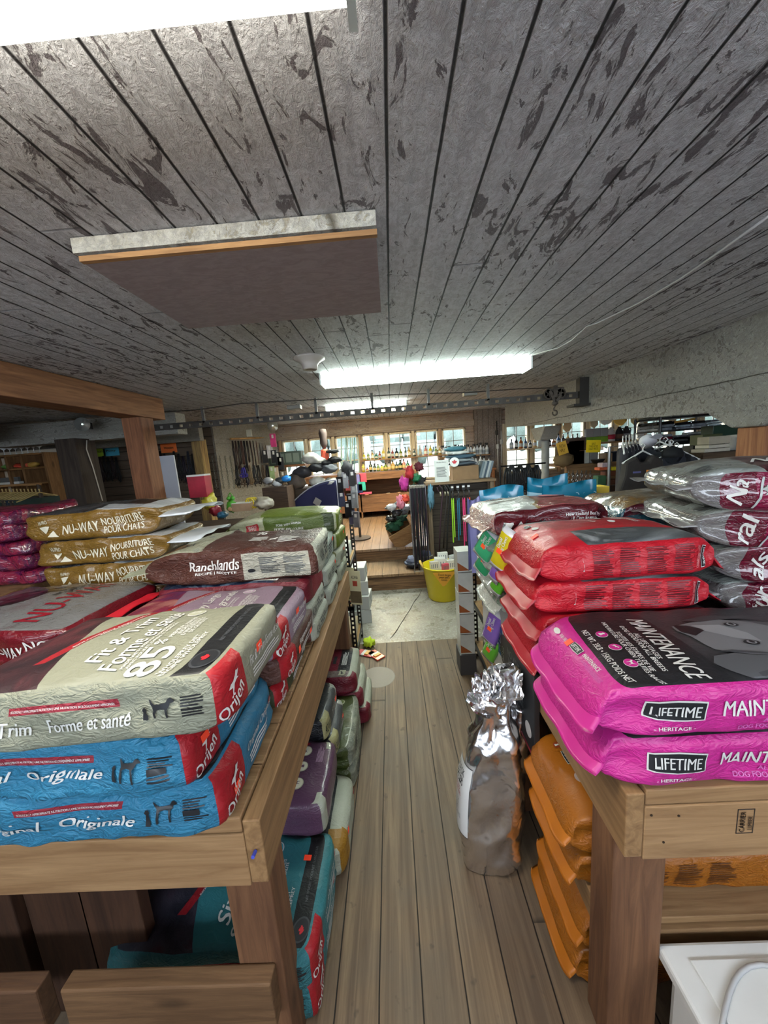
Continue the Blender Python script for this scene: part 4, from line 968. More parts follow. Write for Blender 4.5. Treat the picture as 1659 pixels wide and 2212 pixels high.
for i in range(5):
    T = [.125, .125, .125, .125, .13][i]
    sack('shiny maroon and silver sack, %s of its pile' % ['lowest', 'second from the bottom', 'middle one', 'second from the top', 'topmost'][i], .60, .38, T, (1.36 + [.03, .0, -.02, -.07, -.08][i], 1.31 + [0, -.01, -.03, -.05, -.06][i], zz), mats=mC, decals=can_decals(i), seed=131 + i, ends=('seam', 'block'), taper=.15, flap=.05,
         flap_dn=.0, zs=.1, amp=.007, rz=R([0, -3, -6, -10, -14][i]), bulge=.01 if i < 4 else .03, flapmat=plain('#8a8684', .2, coat=.7), bend=(.02, 0), group='maroon sacks at the right edge')
    zz += T - .004
# orange/teal topped and dark sacks between
mO = {'base': art('cano_b', '#15566a', (), .2, .7, .4), 'F': art('cano_f', '#15566a', [('r', -.4, .4, .012, .1, '#5c1426')], .15, .8, .35), 'T': art('cano_t', '#b98a4a', [('n', -.4, .4, -.2, .2, ['#c99a5a', '#9a7a4a', '#8c8a80', '#c9a468'], 7)], .15, .8, .3)}
zz = ZT
for i, (c_, lab) in enumerate((('#3a3a3c', 'dark grey sack, lowest'), ('#26302c', 'black green sack, middle one'))):
    sack('%s under the teal and orange sack behind the red pile' % lab, .5, .34, .172, (1.30, 1.70, zz), mats={'base': art('dk%d' % i, c_, [('n', -.3, .3, -.2, .2, [c_, '#5c6a5c', c_], 8)], .2, .6, .4)}, seed=140 + i); zz += .174
sack('shiny teal and orange sack with a silver leaf behind the red pile', .60, .36, .13, (1.23, 1.63, zz), mats=mO, seed=143, ends=('seam', 'seam'), taper=.10, flap=.03, flapmat=plain('#5c1426', .2, coat=.7), amp=.006, bulge=.02,
     decals=[('t', 'F', .02, .034, .36, .024, 0, 'CANADIAN Naturals', WH, .2), ('p', 'F', -.1, -.02, .07, .06, 10, LEAF, SV)])
# ------------------------------------------------------------------ sacks under the left table
put(TEAL, 'teal sack flattened on the floor under the other teal sack, aisle side', (-.625, .935, .001), seed=201, amp=.006, T=.125, ends=('block', 'block'), group=None)
put(TEAL, 'teal fish formula sack with a black band lying in the aisle under the left table', (-.61, .93, .128), seed=202, amp=.004, T=.13, W=.33, rz=R(-1), sticker=[('T', .235, .07)])
mV = {'base': art('vio_b', '#6e4a66', (), .4, .2, .25), 'T': art('vio_t', '#6e4a66', [('r', .27, .4, .10, .2, '#c9cdb8'), ('r', .27, .4, -.2, -.10, '#c9cdb8')], .35, .2, .15), 'E': art('vio_e', '#6e4a66', [('r', -.3, -.11, -.1, .1, '#c9cdb8')], .4, .2, .2)}
dV = []
for i in range(3): dV += [('c', 'T', .185, .085 - .075 * i, .024, .024, CRM, 1), ('c', 'T', .185, .085 - .075 * i, .021, .021, plain('#c5c2aa', .6), 2), ('p', 'T', .185, .085 - .075 * i, .02, .018, 90, [LEAP, PUP, DOG][i], plain('#5c4456', .5), 3)]
dV += [('l', 'T', .235, .265, .03, .12, 6, True, plain('#9a7a92', .5)), ('p', 'T', .185, .12, .02, .02, 0, LEAF, RED)]
mW = {'base': art('str_b', '#c9cdb8', (), .5, 0, .3), 'T': art('str_t', '#c9cdb8', [('r', .19, .245, -.3, .3, '#1d2027'), ('r', .24, .4, -.3, -.09, '#b98524')], .45, 0, .2), 'E': art('str_e', '#c9cdb8', [('r', -.3, -.08, -.1, .1, '#b98524')], .5, 0, .3)}
sack('cream sack with a navy stripe and golden corner on the floor beneath the purple sack', .62, .34, .14, (-.585, 1.275, .001), mats=mW, seed=205, decals=[('l', 'T', .2, .235, -.05, .13, 4, True, GREY1), ('p', 'E', .12, .02, .03, .03, 0, LEAF, RED)], sticker=[('E', -.07, .04)])
sack('purple sack with three round cream badges under the left table', .60, .30, .13, (-.622, 1.215, .262), mats=mV, decals=dV, seed=206, amp=.003, nexp=14, bulge=.006)
sack('plain dark purple sack hidden under the purple badge sack', .58, .28, .118, (-.66, 1.225, .145), mats={'base': art('vio_b', '#6e4a66')}, seed=207)
mGr = {'base': art('gr_b', '#4a5724', (), .4, .1, .35), 'T': art('gr_t', '#4f5c28', [('r', .30, .4, -.3, .3, '#c3c8b0')], .4, .1, .2), 'E': art('gr_e', '#c3c8b0', [('n', -.3, .3, -.03, .06, ['#c3c8b0', '#8a8f80', '#c3c8b0'], 14)], .45, 0, .5)}
zz = .001
for i in range(2):
    sack('green sack with a cream end on the floor behind the purple sack, %s' % ['lower', 'upper'][i], .62, .40, .12, (-.585, 1.66, zz), mats=mGr, seed=210 + i, amp=.006, decals=[('c', 'T', .22, .12, .018, .022, CRM, 1), ('c', 'T', .22, .12, .013, .017, plain('#4f5c28', .5), 2), ('l', 'T', .17, .2, -.14, .05, 4, True, CRM), ('t', 'E', -.1, 0, .07, .05, 0, 'ACANA', DK)], bulge=.02); zz += .123
mK = {'base': art('blk_b', '#1b1f25', (), .4, .1, .35), 'T': art('blk_t', '#1b1f25', (), .4, .1, .2), 'E': art('blk_e', '#55585a', [('r', -.3, -.07, -.1, .1, '#cfc990'), ('r', .1, .3, -.1, .1, '#c9cdc0')], .45, 0, .2)}
dK = [('t', 'E', -.105, .0, .055, .04, 0, 'ACANA', BK), ('t', 'E', .02, .012, .1, .016, 0, 'ADULT DOG', plain('#c9c9c4', .5)), ('t', 'E', .02, -.016, .1, .014, 0, 'LARGE BREED', plain('#c9c9c4', .5)), ('p', 'E', .13, .0, .022, .022, 0, LEAF, RED),
      ('l', 'T', .18, .22, -.12, -.02, 5, True, GREY1), ('l', 'T', .10, .13, -.11, -.05, 3, True, WH), ('l', 'T', .19, .22, .02, .12, 4, True, GREY1), ('t', 'T', .14, .0, .022, .022, 90, '0%', WH)]
sack('black sack with a cream label corner, lower of the two behind the purple sack', .60, .29, .11, (-.63, 1.52, .262), mats=mK, decals=dK, seed=214, amp=.004, sticker=[('E', .075, 0)])
sack('black sack with a cream label corner, upper of the two behind the purple sack', .60, .29, .11, (-.655, 1.50, .374), mats=mK, decals=dK, seed=215, amp=.003, sticker=[('E', .075, 0)])
mRr = {'base': art('crm_b', '#8c2036', (), .4, .1, .35), 'T': art('crm_t', '#8c2036', [('r', .20, .28, -.3, .3, '#1d2024'), ('r', .28, .4, -.3, .3, '#c9cdb8'), ('n', .0, .28, -.3, -.11, ['#6a5a60', '#a08a80', '#4a3a48'], 22)], .45, 0, .2), 'E': art('crm_e', '#c9cdb8', [('r', -.3, -.11, -.1, .1, '#8c2036')], .45, 0, .3)}
zz = .001
for i, W_ in enumerate((.34, .34, .34)):
    sack('crimson and black sack behind the black sacks, %s of three' % ['lowest', 'middle', 'topmost'][i], .62, W_, .115, (-.60 + .03 * (2 - i) , 2.06 - .02 * i, zz), mats=mRr, seed=220 + i, decals=[('l', 'T', .215, .25, -.05, .1, 5, True, WH), ('p', 'T', .17, .0, .02, .08, 0, [(-.5, -.5), (.5, -.5), (.5, .5), (-.5, .5)], BK, 1), ('p', 'T', .235, -.13, .04, .05, 0, [(-.5, -.5), (.5, -.5), (.5, .5), (-.5, .5)], CRM, 1), ('p', 'T', .235, -.13, .03, .03, 90, LEAP, BK, 2)]); zz += .118
# dark shiny teal sack standing behind
sack('dark teal shiny sack lying deep under the left table behind the leg boards', .5, .5, .13, (-1.2, 1.35, .001), mats={'base': art('dteal', '#1f4f52', [('r', -.3, .3, -.02, .0, '#8a7a70', .4)], .2, .5, .3)}, seed=230)
# ------------------------------------------------------------------ orange sacks under the right table
OR = '#c8761c'
mOr = lifetime('org', OR, [('r', -.14, .4, -.2, -.06, '#1b1c20'), ('r', -.14, .4, .10, .2, '#1b1c20')], '', '')
dO = [('c', 'T', -.245, .10, .013, .013, plain('#8c3a1c', .5), 1), ('p', 'T', -.245, .10, .016, .014, -90, PUP, WH, 2)] + label_plate('T', -.235, .045, .05, .02, -90) + [('c', 'T', -.235, -.03, .013, .017, plain('#a89690', .5), 1), ('p', 'T', -.228, -.085, .02, .07, 0, [(-.5, -.4), (0, -.5), (.5, -.4), (.5, .5), (-.5, .5)], plain('#a82a30', .5), 1)] + \
     [('l', 'F', -.14 + k * .09, -.06 + k * .09, -.04, .04, 12, False, plain('#5c3414', .5)) for k in range(3)] + label_plate('F', .235, 0, .06, .02, -90)
for i, (zb, nm, xx) in enumerate(((.001, 'lower of the two on the floor', .805), (.124, 'upper of the two on the floor', .825), (.347, 'lower of the two on the shelf', .80), (.470, 'upper of the two on the shelf', .785))):
    sack('orange dog food sack under the right table, %s' % nm, .64, .31, .118, (xx - .05, .965, zb), mats=mOr, decals=dO, seed=240 + i, ends=('seam', 'block'), taper=.09, flap=.035, flap_dn=.8, zs=-.3, flapmat=plain('#a8600f', .5), amp=.004, sticker=[('T', -.215, .0)] if i == 3 else (), group='orange sacks under the right table')
# ------------------------------------------------------------------ silver foil sacks on the floor
n = NT('silver_foil'); n.b.inputs['Base Color'].default_value = lin('#e2e2e4'); n.b.inputs['Metallic'].default_value = 1; n.b.inputs['Roughness'].default_value = .24
v = n.node('ShaderNodeTexVoronoi', feature='F1'); n.put(v.inputs['Vector'], n.mapping(n.pos(), (1, 1, .6))); v.inputs['Scale'].default_value = 9
f = n.noise(n.pos(), 13, 2, .5, 1.2)
n.bump(n.math('ADD', n.math('MULTIPLY', v.outputs['Distance'], .9), n.math('MULTIPLY', f, .7)), .38, .02); M_FOIL = n.m
def foil_sack(label, c, wx, wy, h_body, h_top, seed, rz=0, label_panel=True, spread=1.0, lean=(0, 0), plumes=3):
    t = empty('silver_sack', c, rz, label, 'sack')
    bm = bmesh.new(); rows = 46; seg = 56; rings = []
    rr = random.Random(seed)
    for i in range(rows + 1):
        q = i / rows; z = q * h_body
        if q < .08: k = .86 + .14 * math.sqrt(q / .08)
        elif q < .55: k = 1.0 + .06 * math.sin((q - .08) * 6)
        else: k = 1.0 - .50 * ((q - .55) / .45) ** 1.0
        ring = []
        for j in range(seg):
            a = 2 * math.pi * j / seg; ca, sa = math.cos(a), math.sin(a)
            r = (abs(ca) ** 3.2 + abs(sa) ** 3.2) ** (-1 / 3.2)
            x, y = ca * r * wx * k, sa * r * wy * k * (1 if q < .6 else 1 - .3 * (q - .6))
            p = Vector((x, y, z))
            n1 = 1 - 2.0 * abs(noise.noise(Vector((x * 8, y * 8, z * 6)) + Vector((seed, 0, 0)))); n2 = 1 - 2 * abs(noise.noise(Vector((x * 21, y * 21, z * 15)) + Vector((0, seed, 0))))
            amp = .008 + .026 * max(0, q - .5)
            d = (n1 - .5) * amp * 1.6 + (n2 - .5) * amp * .7
            p += Vector((ca, sa, 0)) * d
            p.x += lean[0] * q ** 1.5; p.y += lean[1] * q ** 1.5
            ring.append(bm.verts.new(p))
        rings.append(ring)
    for a, b_ in zip(rings, rings[1:]):
        for j in range(seg): bm.faces.new((a[j], a[(j + 1) % seg], b_[(j + 1) % seg], b_[j]))
    bm.faces.new(rings[0][::-1]); bm.faces.new(rings[-1])
    me = bpy.data.meshes.new('foil_body'); bm.to_mesh(me); bm.free(); me.materials.append(M_FOIL)
    for i_, p in enumerate(me.polygons): p.use_smooth = True
    o = bpy.data.objects.new('foil_body', me); COL.objects.link(o); o.parent = t
    # gathered, crumpled foil plumes above the neck
    for k in range(plumes):
        bm = bmesh.new(); a0 = rr.uniform(0, 6.28) if k else 1.9; W_ = rr.uniform(.035, .06) * spread; H_ = h_top * rr.uniform(.75, 1.0)
        ox_, oy_ = [(-.03, .0), (.055, .02), (.0, .05), (-.06, -.02)][k % 4]
        grid = []
        for i in range(19):
            q = i / 18; row = []
            for j in range(15):
                s = j / 14 * 2 - 1
                w = (.02 + W_ * min(1, q * 1.5)) * (1 - .25 * q * q)
                x = s * w * math.cos(a0 * .35 + k); y = s * w * math.sin(a0 * .35 + k)
                zz_ = h_body * .90 + q * H_
                fold = (abs(((s * 1.6 + q * .7) % 1) - .5) - .25) * .035 * (1 - .3 * q)
                nn_ = noise.noise(Vector((s * 3 + seed, q * 5, k * 3.1))) * .04
                row.append(bm.verts.new((lean[0] + ox_ * q * 1.6 * spread + x - math.sin(k) * (fold + nn_), lean[1] + oy_ * q * 1.6 + y + math.cos(k) * (fold + nn_), zz_ + .015 * noise.noise(Vector((s * 6, k, seed))) - .02 * s * s * q)))
            grid.append(row)
        for i in range(18):
            for j in range(14): bm.faces.new((grid[i][j], grid[i + 1][j], grid[i + 1][j + 1], grid[i][j + 1]))
        me = bpy.data.meshes.new('foil_top'); bm.to_mesh(me); bm.free(); me.materials.append(M_FOIL)
        o = bpy.data.objects.new('foil_top', me); COL.objects.link(o); o.parent = t
        md = o.modifiers.new('solid', 'SOLIDIFY'); md.thickness = .0012
    if label_panel:
        # white label wrapped on the aisle-facing corner
        b = MB(); w = plain('#cfcfcd', .35, coat=.4)
        def q(u, z):   # superellipse wall
            a = math.pi + .78 * .55 + (u) ; ca, sa = math.cos(a), math.sin(a); r = (abs(ca) ** 3.2 + abs(sa) ** 3.2) ** (-1 / 3.2)
            qq = z / h_body; k_ = (1.0 + .06 * math.sin((qq - .08) * 6)) if qq < .55 else (1.0 - .50 * ((qq - .55) / .45) ** 1.0)
            base = Vector((ca * r * wx * k_, sa * r * wy * k_, z)); n_ = Vector((ca, sa, 0))
            return base + n_ * .012 + Vector((lean[0] * qq ** 1.5, lean[1] * qq ** 1.5, 0))
        N = 14
        vv = [[b.b.verts.new(q(-.55 + 1.0 * i / N * (1 if True else 0), .18 + .27 * j / N)) for j in range(N + 1)] for i in range(N + 1)]
        for i in range(N):
            for j in range(N): b.b.faces.new((vv[i][j], vv[i + 1][j], vv[i + 1][j + 1], vv[i][j + 1]))
        lo = b.build('label', w, t, smooth=True); lo['label'] = 'white paper label'
        def wrap(st, u0, z0, wu, hz, m, off=.0015):
            vs_, fs_ = text_data(st, 0); bb = MB()
            vv_ = [bb.b.verts.new(q(u0 + x * wu, z0 + y * hz) + (q(u0 + x * wu, z0) - Vector((lean[0], lean[1], z0))).normalized() * off) for x, y in vs_]
            for f_ in fs_:
                try: bb.b.faces.new([vv_[i] for i in f_])
                except ValueError: pass
            bb.build('label_lettering', m, t)
        wrap('BLACK\nRACER', -.12, .40, .62, .055, plain('#1d1d1f', .4)); wrap('DOG FOOD\n100% NATURAL', -.12, .345, .55, .035, plain('#8c2a30', .4)); wrap('NET WT 15 KG\nINGREDIENTS\nGUARANTEED ANALYSIS', -.12, .27, .6, .07, plain('#7a7a7a', .5))
        b = MB()
        for (u0, u1, z0, z1) in ((-.56, .46, .178, .181), (-.56, .46, .449, .452)):
            vv = [[b.b.verts.new(q(u0 + (u1 - u0) * i / 12, z)) for z in (z0, z1)] for i in range(13)]
            for i in range(12): b.b.faces.new((vv[i][0], vv[i + 1][0], vv[i + 1][1], vv[i][1]))
        for f_ in b.b.verts: f_.co += Vector((f_.co.x, f_.co.y, 0)).normalized() * .001
        b.build('label_border', plain('#1d1d1f', .4), t)
    return t
foil_sack('upright crumpled silver foil sack with a white label standing in the aisle', (.285, 1.175, 0), .110, .088, .68, .19, 3, R(-8), lean=(.035, .02), plumes=2)
foil_sack('silver foil sack slumped behind the front silver sack against the right table', (.40, 1.36, 0), .05, .085, .60, .24, 9, R(4), label_panel=False, spread=2.1, lean=(.035, -.10), plumes=4)

# ------------------------------------------------------------------ white bucket under the right table
t = empty('plastic_tub', (.79, .60, 0), 0, 'white square plastic tub with a lid and wire handle under the right table', 'tub')
MW_ = plain('#c9c9c6', .35, vary=.04)
MB().box(-.185, .185, -.135, .10, .0, .30).build('tub_body', MW_, t, bevel=.02)
MB().box(-.205, .205, -.155, .12, .30, .335).build('lid', MW_, t, bevel=.008)
MB().box(-.15, .15, -.12, .085, .335, .341).build('lid_panel', MW_, t, bevel=.004)
b = MB(); b.tube([(-.19, -.10 + .0, .30)] + [(-.17 + .34 * k / 12, -.02 + .09 * math.sin(math.pi * k / 12), .345) for k in range(13)] + [(.19, -.1, .30)], .005, 8); b.build('handle', plain('#a9a9a9', .4), t, smooth=True)

# ------------------------------------------------------------------ black slotted racks beyond the tables
M_RACK = plain('#141416', .45)
def angle_post(b, x, y, z0, z1, sx, sy):
    # L-section post with keyhole slots left open
    w = .036; z = z0
    b.box(x, x + sx * .003, y, y + sy * w, z0, z1)
    for s0, s1 in ((0, .010), (.024, w)): b.box(x + sx * s0, x + sx * s1, y, y + sy * .003, z0, z1)
    while z < z1 - .02: b.box(x + sx * .010, x + sx * .024, y, y + sy * .003, z, z + .016); z += .036
def rack(x0, x1, y0, y1, z1, shelves, label, front_x):
    t = empty('slotted_rack', ((x0 + x1) / 2, (y0 + y1) / 2, 0), 0, label, 'shelf rack'); ox, oy = (x0 + x1) / 2, (y0 + y1) / 2
    for x, sx in ((x0, 1), (x1, -1)):
        for y, sy in ((y0, 1), (y1, -1)):
            b = MB(); angle_post(b, x - ox, y - oy, 0, z1, sx, sy); b.build('upright', M_RACK, t)
    for z in shelves:
        b = MB()
        b.box(x0 - ox, x1 - ox, y0 - oy, y0 - oy + .03, z - .03, z).box(x0 - ox, x1 - ox, y1 - oy - .03, y1 - oy, z - .03, z).box(x0 - ox, x0 - ox + .03, y0 - oy, y1 - oy, z - .03, z).box(x1 - ox - .03, x1 - ox, y0 - oy, y1 - oy, z - .03, z)
        b.build('shelf_frame', M_RACK, t)
        MB().box(x0 - ox + .01, x1 - ox - .01, y0 - oy + .01, y1 - oy - .01, z, z + .008).build('shelf_board', wood('#b49266', '#8d6d48', 1, 1), t)
    return t
rack(-1.25, -.355, 2.52, 2.97, 1.03, (.12, .48, .80), 'black slotted metal rack beyond the far end of the left table', 0)
rack(.545, 1.5, 2.03, 2.56, 1.09, (.12, .45, .842), 'black slotted metal rack beyond the far end of the right table', 0)
# things on the left rack
for i, (z, c_, lab) in enumerate(((.811, '#c9c9bf', 'top shelf'), (.491, '#a8967e', 'middle shelf'), (.131, '#8c5a4a', 'lowest shelf'))):
    for k in range(3):
        tag(MB().box(-.55 - .22 * k, -.38 - .22 * k, 2.58, 2.9, z, z + .10 + .03 * ((i + k) % 2)).build('carton', plain(['#c9c9bf', '#7c7468', '#a04a3c', '#3a3a3c', '#b9a888'][(i * 2 + k) % 5], .6), bevel=.004), '%s small carton from the aisle on the %s of the left black rack' % (ORD[k], lab), 'carton', 'cartons on the left black rack')
# hanging cards on the left rack
for k, (x, y, yy) in enumerate(((756, 1262, 2.50), (768, 1268, 2.49))):
    a = at(x, y, Y=yy); w, h = .045, .13
    t = empty('hang_tag', (a.x, yy - k * .015, a.z), R(-25 + 8 * k), ['large cream hang card in front on the left black rack', 'large cream hang card behind on the left black rack'][k], 'hang card')
    b = MB().box(-w, w, -.001, .001, -h, h); b.build('card', plain('#cfc9a0', .6), t)
    MB().box(-w * .95, w * .95, -.0016, -.0011, -h * .9, -h * .2).build('card_picture', plain('#6f5f42', .6, vary=.4), t)
    MB().box(-w * .4, w * .4, -.0018, -.0011, h * .1, h * .4).build('card_badge', plain('#a8442f', .6), t)
    bb = MB().text('ACANA', (0, -.0012, h * .62), (1, 0, 0), (0, 0, 1), w * 1.2, h * .2); bb.build('card_lettering', plain('#22221f', .6), t)
# grey boxes stacked beside the left rack in the far aisle
zz = [0]; M_GB = plain('#b7b8b4', .55); z = .001
for i in range(4):
    x_ = [-.32, -.31, -.33, -.34][i]
    t = tag(MB().box(-.14, .14, -.11, .11, 0, .135).build('carton', M_GB, bevel=.004, loc=(x_ - .12, 3.3 + .02 * i, z), rz=R([8, -4, 6, -2][i])), 'grey white carton, %s of the leaning pile beside the left rack' % ['lowest', 'second from the floor', 'third from the floor', 'topmost'][i], 'carton', 'grey cartons in the far aisle')
    b = MB()
    for k in range(4): b.box(.141, .1415, -.06, .05, .07 + .012 * k, .074 + .012 * k)
    b.box(.141, .1418, .03, .08, .02, .035); b.build('print_lines', plain('#6f716e', .6), t); z += .137 + .045 * 0
# cluster of toys on the floor
for i, (x, y, c_, lab) in enumerate(((797, 1391, '#b9cf2a', 'lime green plush toy on the floor at the foot of the left rack'), (790, 1408, '#d05a58', 'red toy packet lying on the floor under the lime toy'), (812, 1412, '#dd5a45', 'orange and white toy packet lying flat in the aisle by the left rack'))):
    a = at(x, y, z=.02)
    if i == 0:
        b = MB().blob((a.x, a.y, .035), (.05, .045, .035), 0, 3, .3, 3, 2); tag(b.build('plush_toy', plain(c_, .8), smooth=True), lab, 'toy')
    else:
        b = MB(); b.box(-.07, .07, -.04, .04, 0, .012); b.box(-.03, .0, -.0405, .0405, .0005, .014, 1).box(.0, .03, -.03, .03, .0, .02, 2)
        tag(b.build('toy_packet', [plain(c_, .4, coat=.4), plain('#d5d5cc', .5), plain('#d8a03c', .4)], loc=(a.x, a.y, .001 + .014 * (i == 1) * 0), rz=R(-25 * i), bevel=.003), lab, 'toy packet')
# ------------------------------------------------------------------ yellow bucket
a = at(957, 1288, z=0); c = Vector((a.x + .005, 3.73 + .0, 0))
t = empty('yellow_tub', (c.x, c.y, 0), 0, 'bright yellow flexible bucket full of cartons at the foot of the steps', 'bucket')
b = MB(); prof = [(.155, 0), (.165, .01), (.21, .36), (.222, .365), (.222, .375), (.204, .375), (.16, .02), (.001, .02)]
b.lathe(prof, seg=40); b.build('bucket_body', plain('#d8c31a', .4), t, smooth=True)
for s in (-1, 1):
    b = MB(); b.tube([(s * .21, -.05, .37), (s * .235, -.04, .41), (s * .235, .04, .41), (s * .21, .05, .37)], .012, 10); b.build('handle', plain('#d9b45a', .5), t, smooth=True)
b = MB(); pts = [(-.13, -.222, .36), (.11, -.226, .36), (.0, -.207, .21), (-.03, -.206, .20)]
b.poly(pts, 0, (0, -.0015, 0)); nt = tag(b.build('paper_note', plain('#d99a2c', .7)), 'orange triangular paper note hanging over the rim of the yellow bucket', 'note')
nt.location = c
MB().text("Don't forget\nyour pet's\ntreats", (-.01, -.2265, .305), (1, 0, -.1), (.1, .12, 1), .13, .075).build('handwriting', plain('#3a2c12', .7), nt)
rr = random.Random(8)
for i, (dx, dy, dz, w, h, l, cc, rz_) in enumerate(((-.09, -.03, .33, .09, .10, .05, '#c9c5bc', 10), (-.02, .02, .34, .12, .12, .09, '#d5d5d2', -6), (.09, -.03, .33, .09, .11, .05, '#d9d6d2', 12), (.02, -.1, .33, .07, .08, .04, '#c8506a', 20), (.02, .09, .39, .11, .10, .05, '#dadad6', 3), (.13, .06, .36, .08, .1, .05, '#d2d4d6', 30))):
    b = MB(); b.box(-w / 2, w / 2, -l / 2, l / 2, -h / 2, h / 2)
    for k in range(4): b.box(-w * .4 + k * w * .22, -w * .4 + k * w * .22 + .008, -l / 2 - .0006, -l / 2, -h * .2, h * .25, 1)
    o = b.build('carton', [plain(cc, .5), plain('#5a6270', .5)], bevel=.002, loc=(c.x + dx, c.y + dy, dz + .04), rz=R(rz_))
    tag(o, '%s in the yellow bucket' % ['left front beige medicine carton', 'large white carton in the middle', 'white carton with printed bars at right', 'pink and white carton at the front', 'tallest white carton at the back', 'pale blue carton tilted at the right rim'][i], 'carton')
# ------------------------------------------------------------------ things on the steps
a = at(886, 1222, z=.2)
b = MB().lathe([(.07, 0), (.11, .05), (.115, .07), (.105, .07), (.06, .015), (.001, .015)], seg=28)
tag(b.build('bowl', plain('#1f2a3c', .3, coat=.5), smooth=True, loc=(.19, 4.22, .2)), 'dark blue bowl on the lower step beside the stoneware crock', 'bowl')
b = MB().lathe([(.085, 0), (.09, .02), (.09, .16), (.095, .165), (.095, .175), (.08, .175), (.08, .03), (.001, .03)], seg=28)
tag(b.build('crock', plain('#8f8c80', .5, vary=.2), smooth=True, loc=(.335, 4.13, .2)), 'grey stoneware crock on the lower step behind the yellow bucket', 'crock')
for k in range(2):
    b = MB().blob((0, 0, .045), (.075, .06, .045), 0, 3, .35, 4, k + 3)
    tag(b.build('folded_cloth', plain(['#8a8fa8', '#2f3a5c'][k], .9), smooth=True, loc=((.19, 4.22, .255), (.335, 4.13, .33))[k]), ['pale blue cloth bundle inside the dark blue bowl', 'dark blue cloth bundle on top of the stoneware crock'][k], 'cloth')
# ------------------------------------------------------------------ display stand with leashes
SX0, SX1, SY0, SY1, SZ = .40, 1.17, 4.10, 4.52, 1.235
M_ST = wood('#7b6a55', '#584a3b', 2, 1)
t = empty('display_stand', ((SX0 + SX1) / 2, (SY0 + SY1) / 2, .2), 0, 'brown wooden display stand with hanging leashes beside the steps', 'display stand'); ox, oy = (SX0 + SX1) / 2, (SY0 + SY1) / 2
def sb(n_, *bx, m=M_ST): MB().box(bx[0] - ox, bx[1] - ox, bx[2] - oy, bx[3] - oy, bx[4] - .2, bx[5] - .2).build(n_, m, t, bevel=.003)
for x in (SX0, SX1 - .045):
    for y in (SY0, SY1 - .045): sb('upright', x, x + .045, y, y + .045, .2, SZ - .03)
sb('top_board', SX0 - .02, SX1 + .02, SY0 - .02, SY1 + .02, SZ - .03, SZ, m=wood('#8a7358', '#6a5640', 0, 1))
sb('back_panel', SX0 + .045, SX1 - .045, SY0 + .12, SY0 + .135, .25, SZ - .03, m=boards('pegboard', 2, .07, 0, '#4c443c', '#3a332d', '#1c1815', gap=.05))
LC = [('#9ad02c', 'lime green'), ('#1d6a86', 'teal'), ('#e23a78', 'hot pink'), ('#f04a38', 'coral red')]
for i, (px, (c_, nm)) in enumerate(zip((978, 990, 1002, 1013), LC)):
    x = at(px, 1100, Y=4.08).x; zt = 1.19; L_ = [.52, .50, .58, .50][i]
    t2 = empty('leash', (x, 4.065, zt), 0, '%s leash hanging on the wooden display stand' % nm, 'leash', 'coloured leashes on the display stand')
    b = MB(); b.box(-.016, .016, -.004, .006, -.06, 0).box(-.014, .014, -.006, -.004, -.03, -.01, 1); b.build('hang_card', [plain('#1b1b1d', .5), plain('#cfcfcf', .5)], t2)
    b = MB(); b.tube([(0, 0, -.06), (.008, -.003, -.1), (0, 0, -.14), (-.006, 0, -.17)], .007, 8); b.build('clasp', plain('#5a5a5c', .3, metal=.9), t2, smooth=True)
    b = MB()
    for s in (-1, 1): b.bar((s * .009, 0, -.15), (s * .011, s * .004, -.15 - L_ + .06 * (s > 0)), .012, .004, up=(0, 1, 0))
    b.build('strap', plain(c_, .6), t2)
for i, (px, L_, c_, lab) in enumerate(((952, .78, '#3a2430', 'dark plum rope leash with a silver clasp on the display stand'), (962, .72, '#2a2422', 'black rope leash with a blue card on the display stand'), (968, .8, '#1b1b1d', 'plain black leash beside the blue carded leash'))):
    x = at(px, 1100, Y=4.08).x
    t2 = empty('leash', (x, 4.06 - .002 * i, 1.18), 0, lab, 'leash')
    b = MB(); b.tube([(-.02, 0, -.05), (-.035, 0, -.0), (0, 0, .02), (.03, 0, -.03), (.012, 0, -.2), (-.02, 0, -L_ * .6), (-.045, .0, -L_)], .009, 8); b.build('rope', plain(c_, .7), t2, smooth=True)
    b = MB(); b.tube([(.0, -.008, -.05), (.005, -.012, -.10)], .011, 8); b.build('clasp', plain('#a9a08c', .3, metal=.8), t2, smooth=True)
b = MB()
x = at(931, 1080, Y=4.05).x
b.blob((0, 0, -.12), (.035, .03, .13), 0, 3, .4, 4, 5); tag(b.build('bandana', plain('#5d8aa0', .8, vary=.3), smooth=True, loc=(x, 4.06, 1.2)), 'light blue patterned bandana hanging at the left post of the display stand', 'bandana')
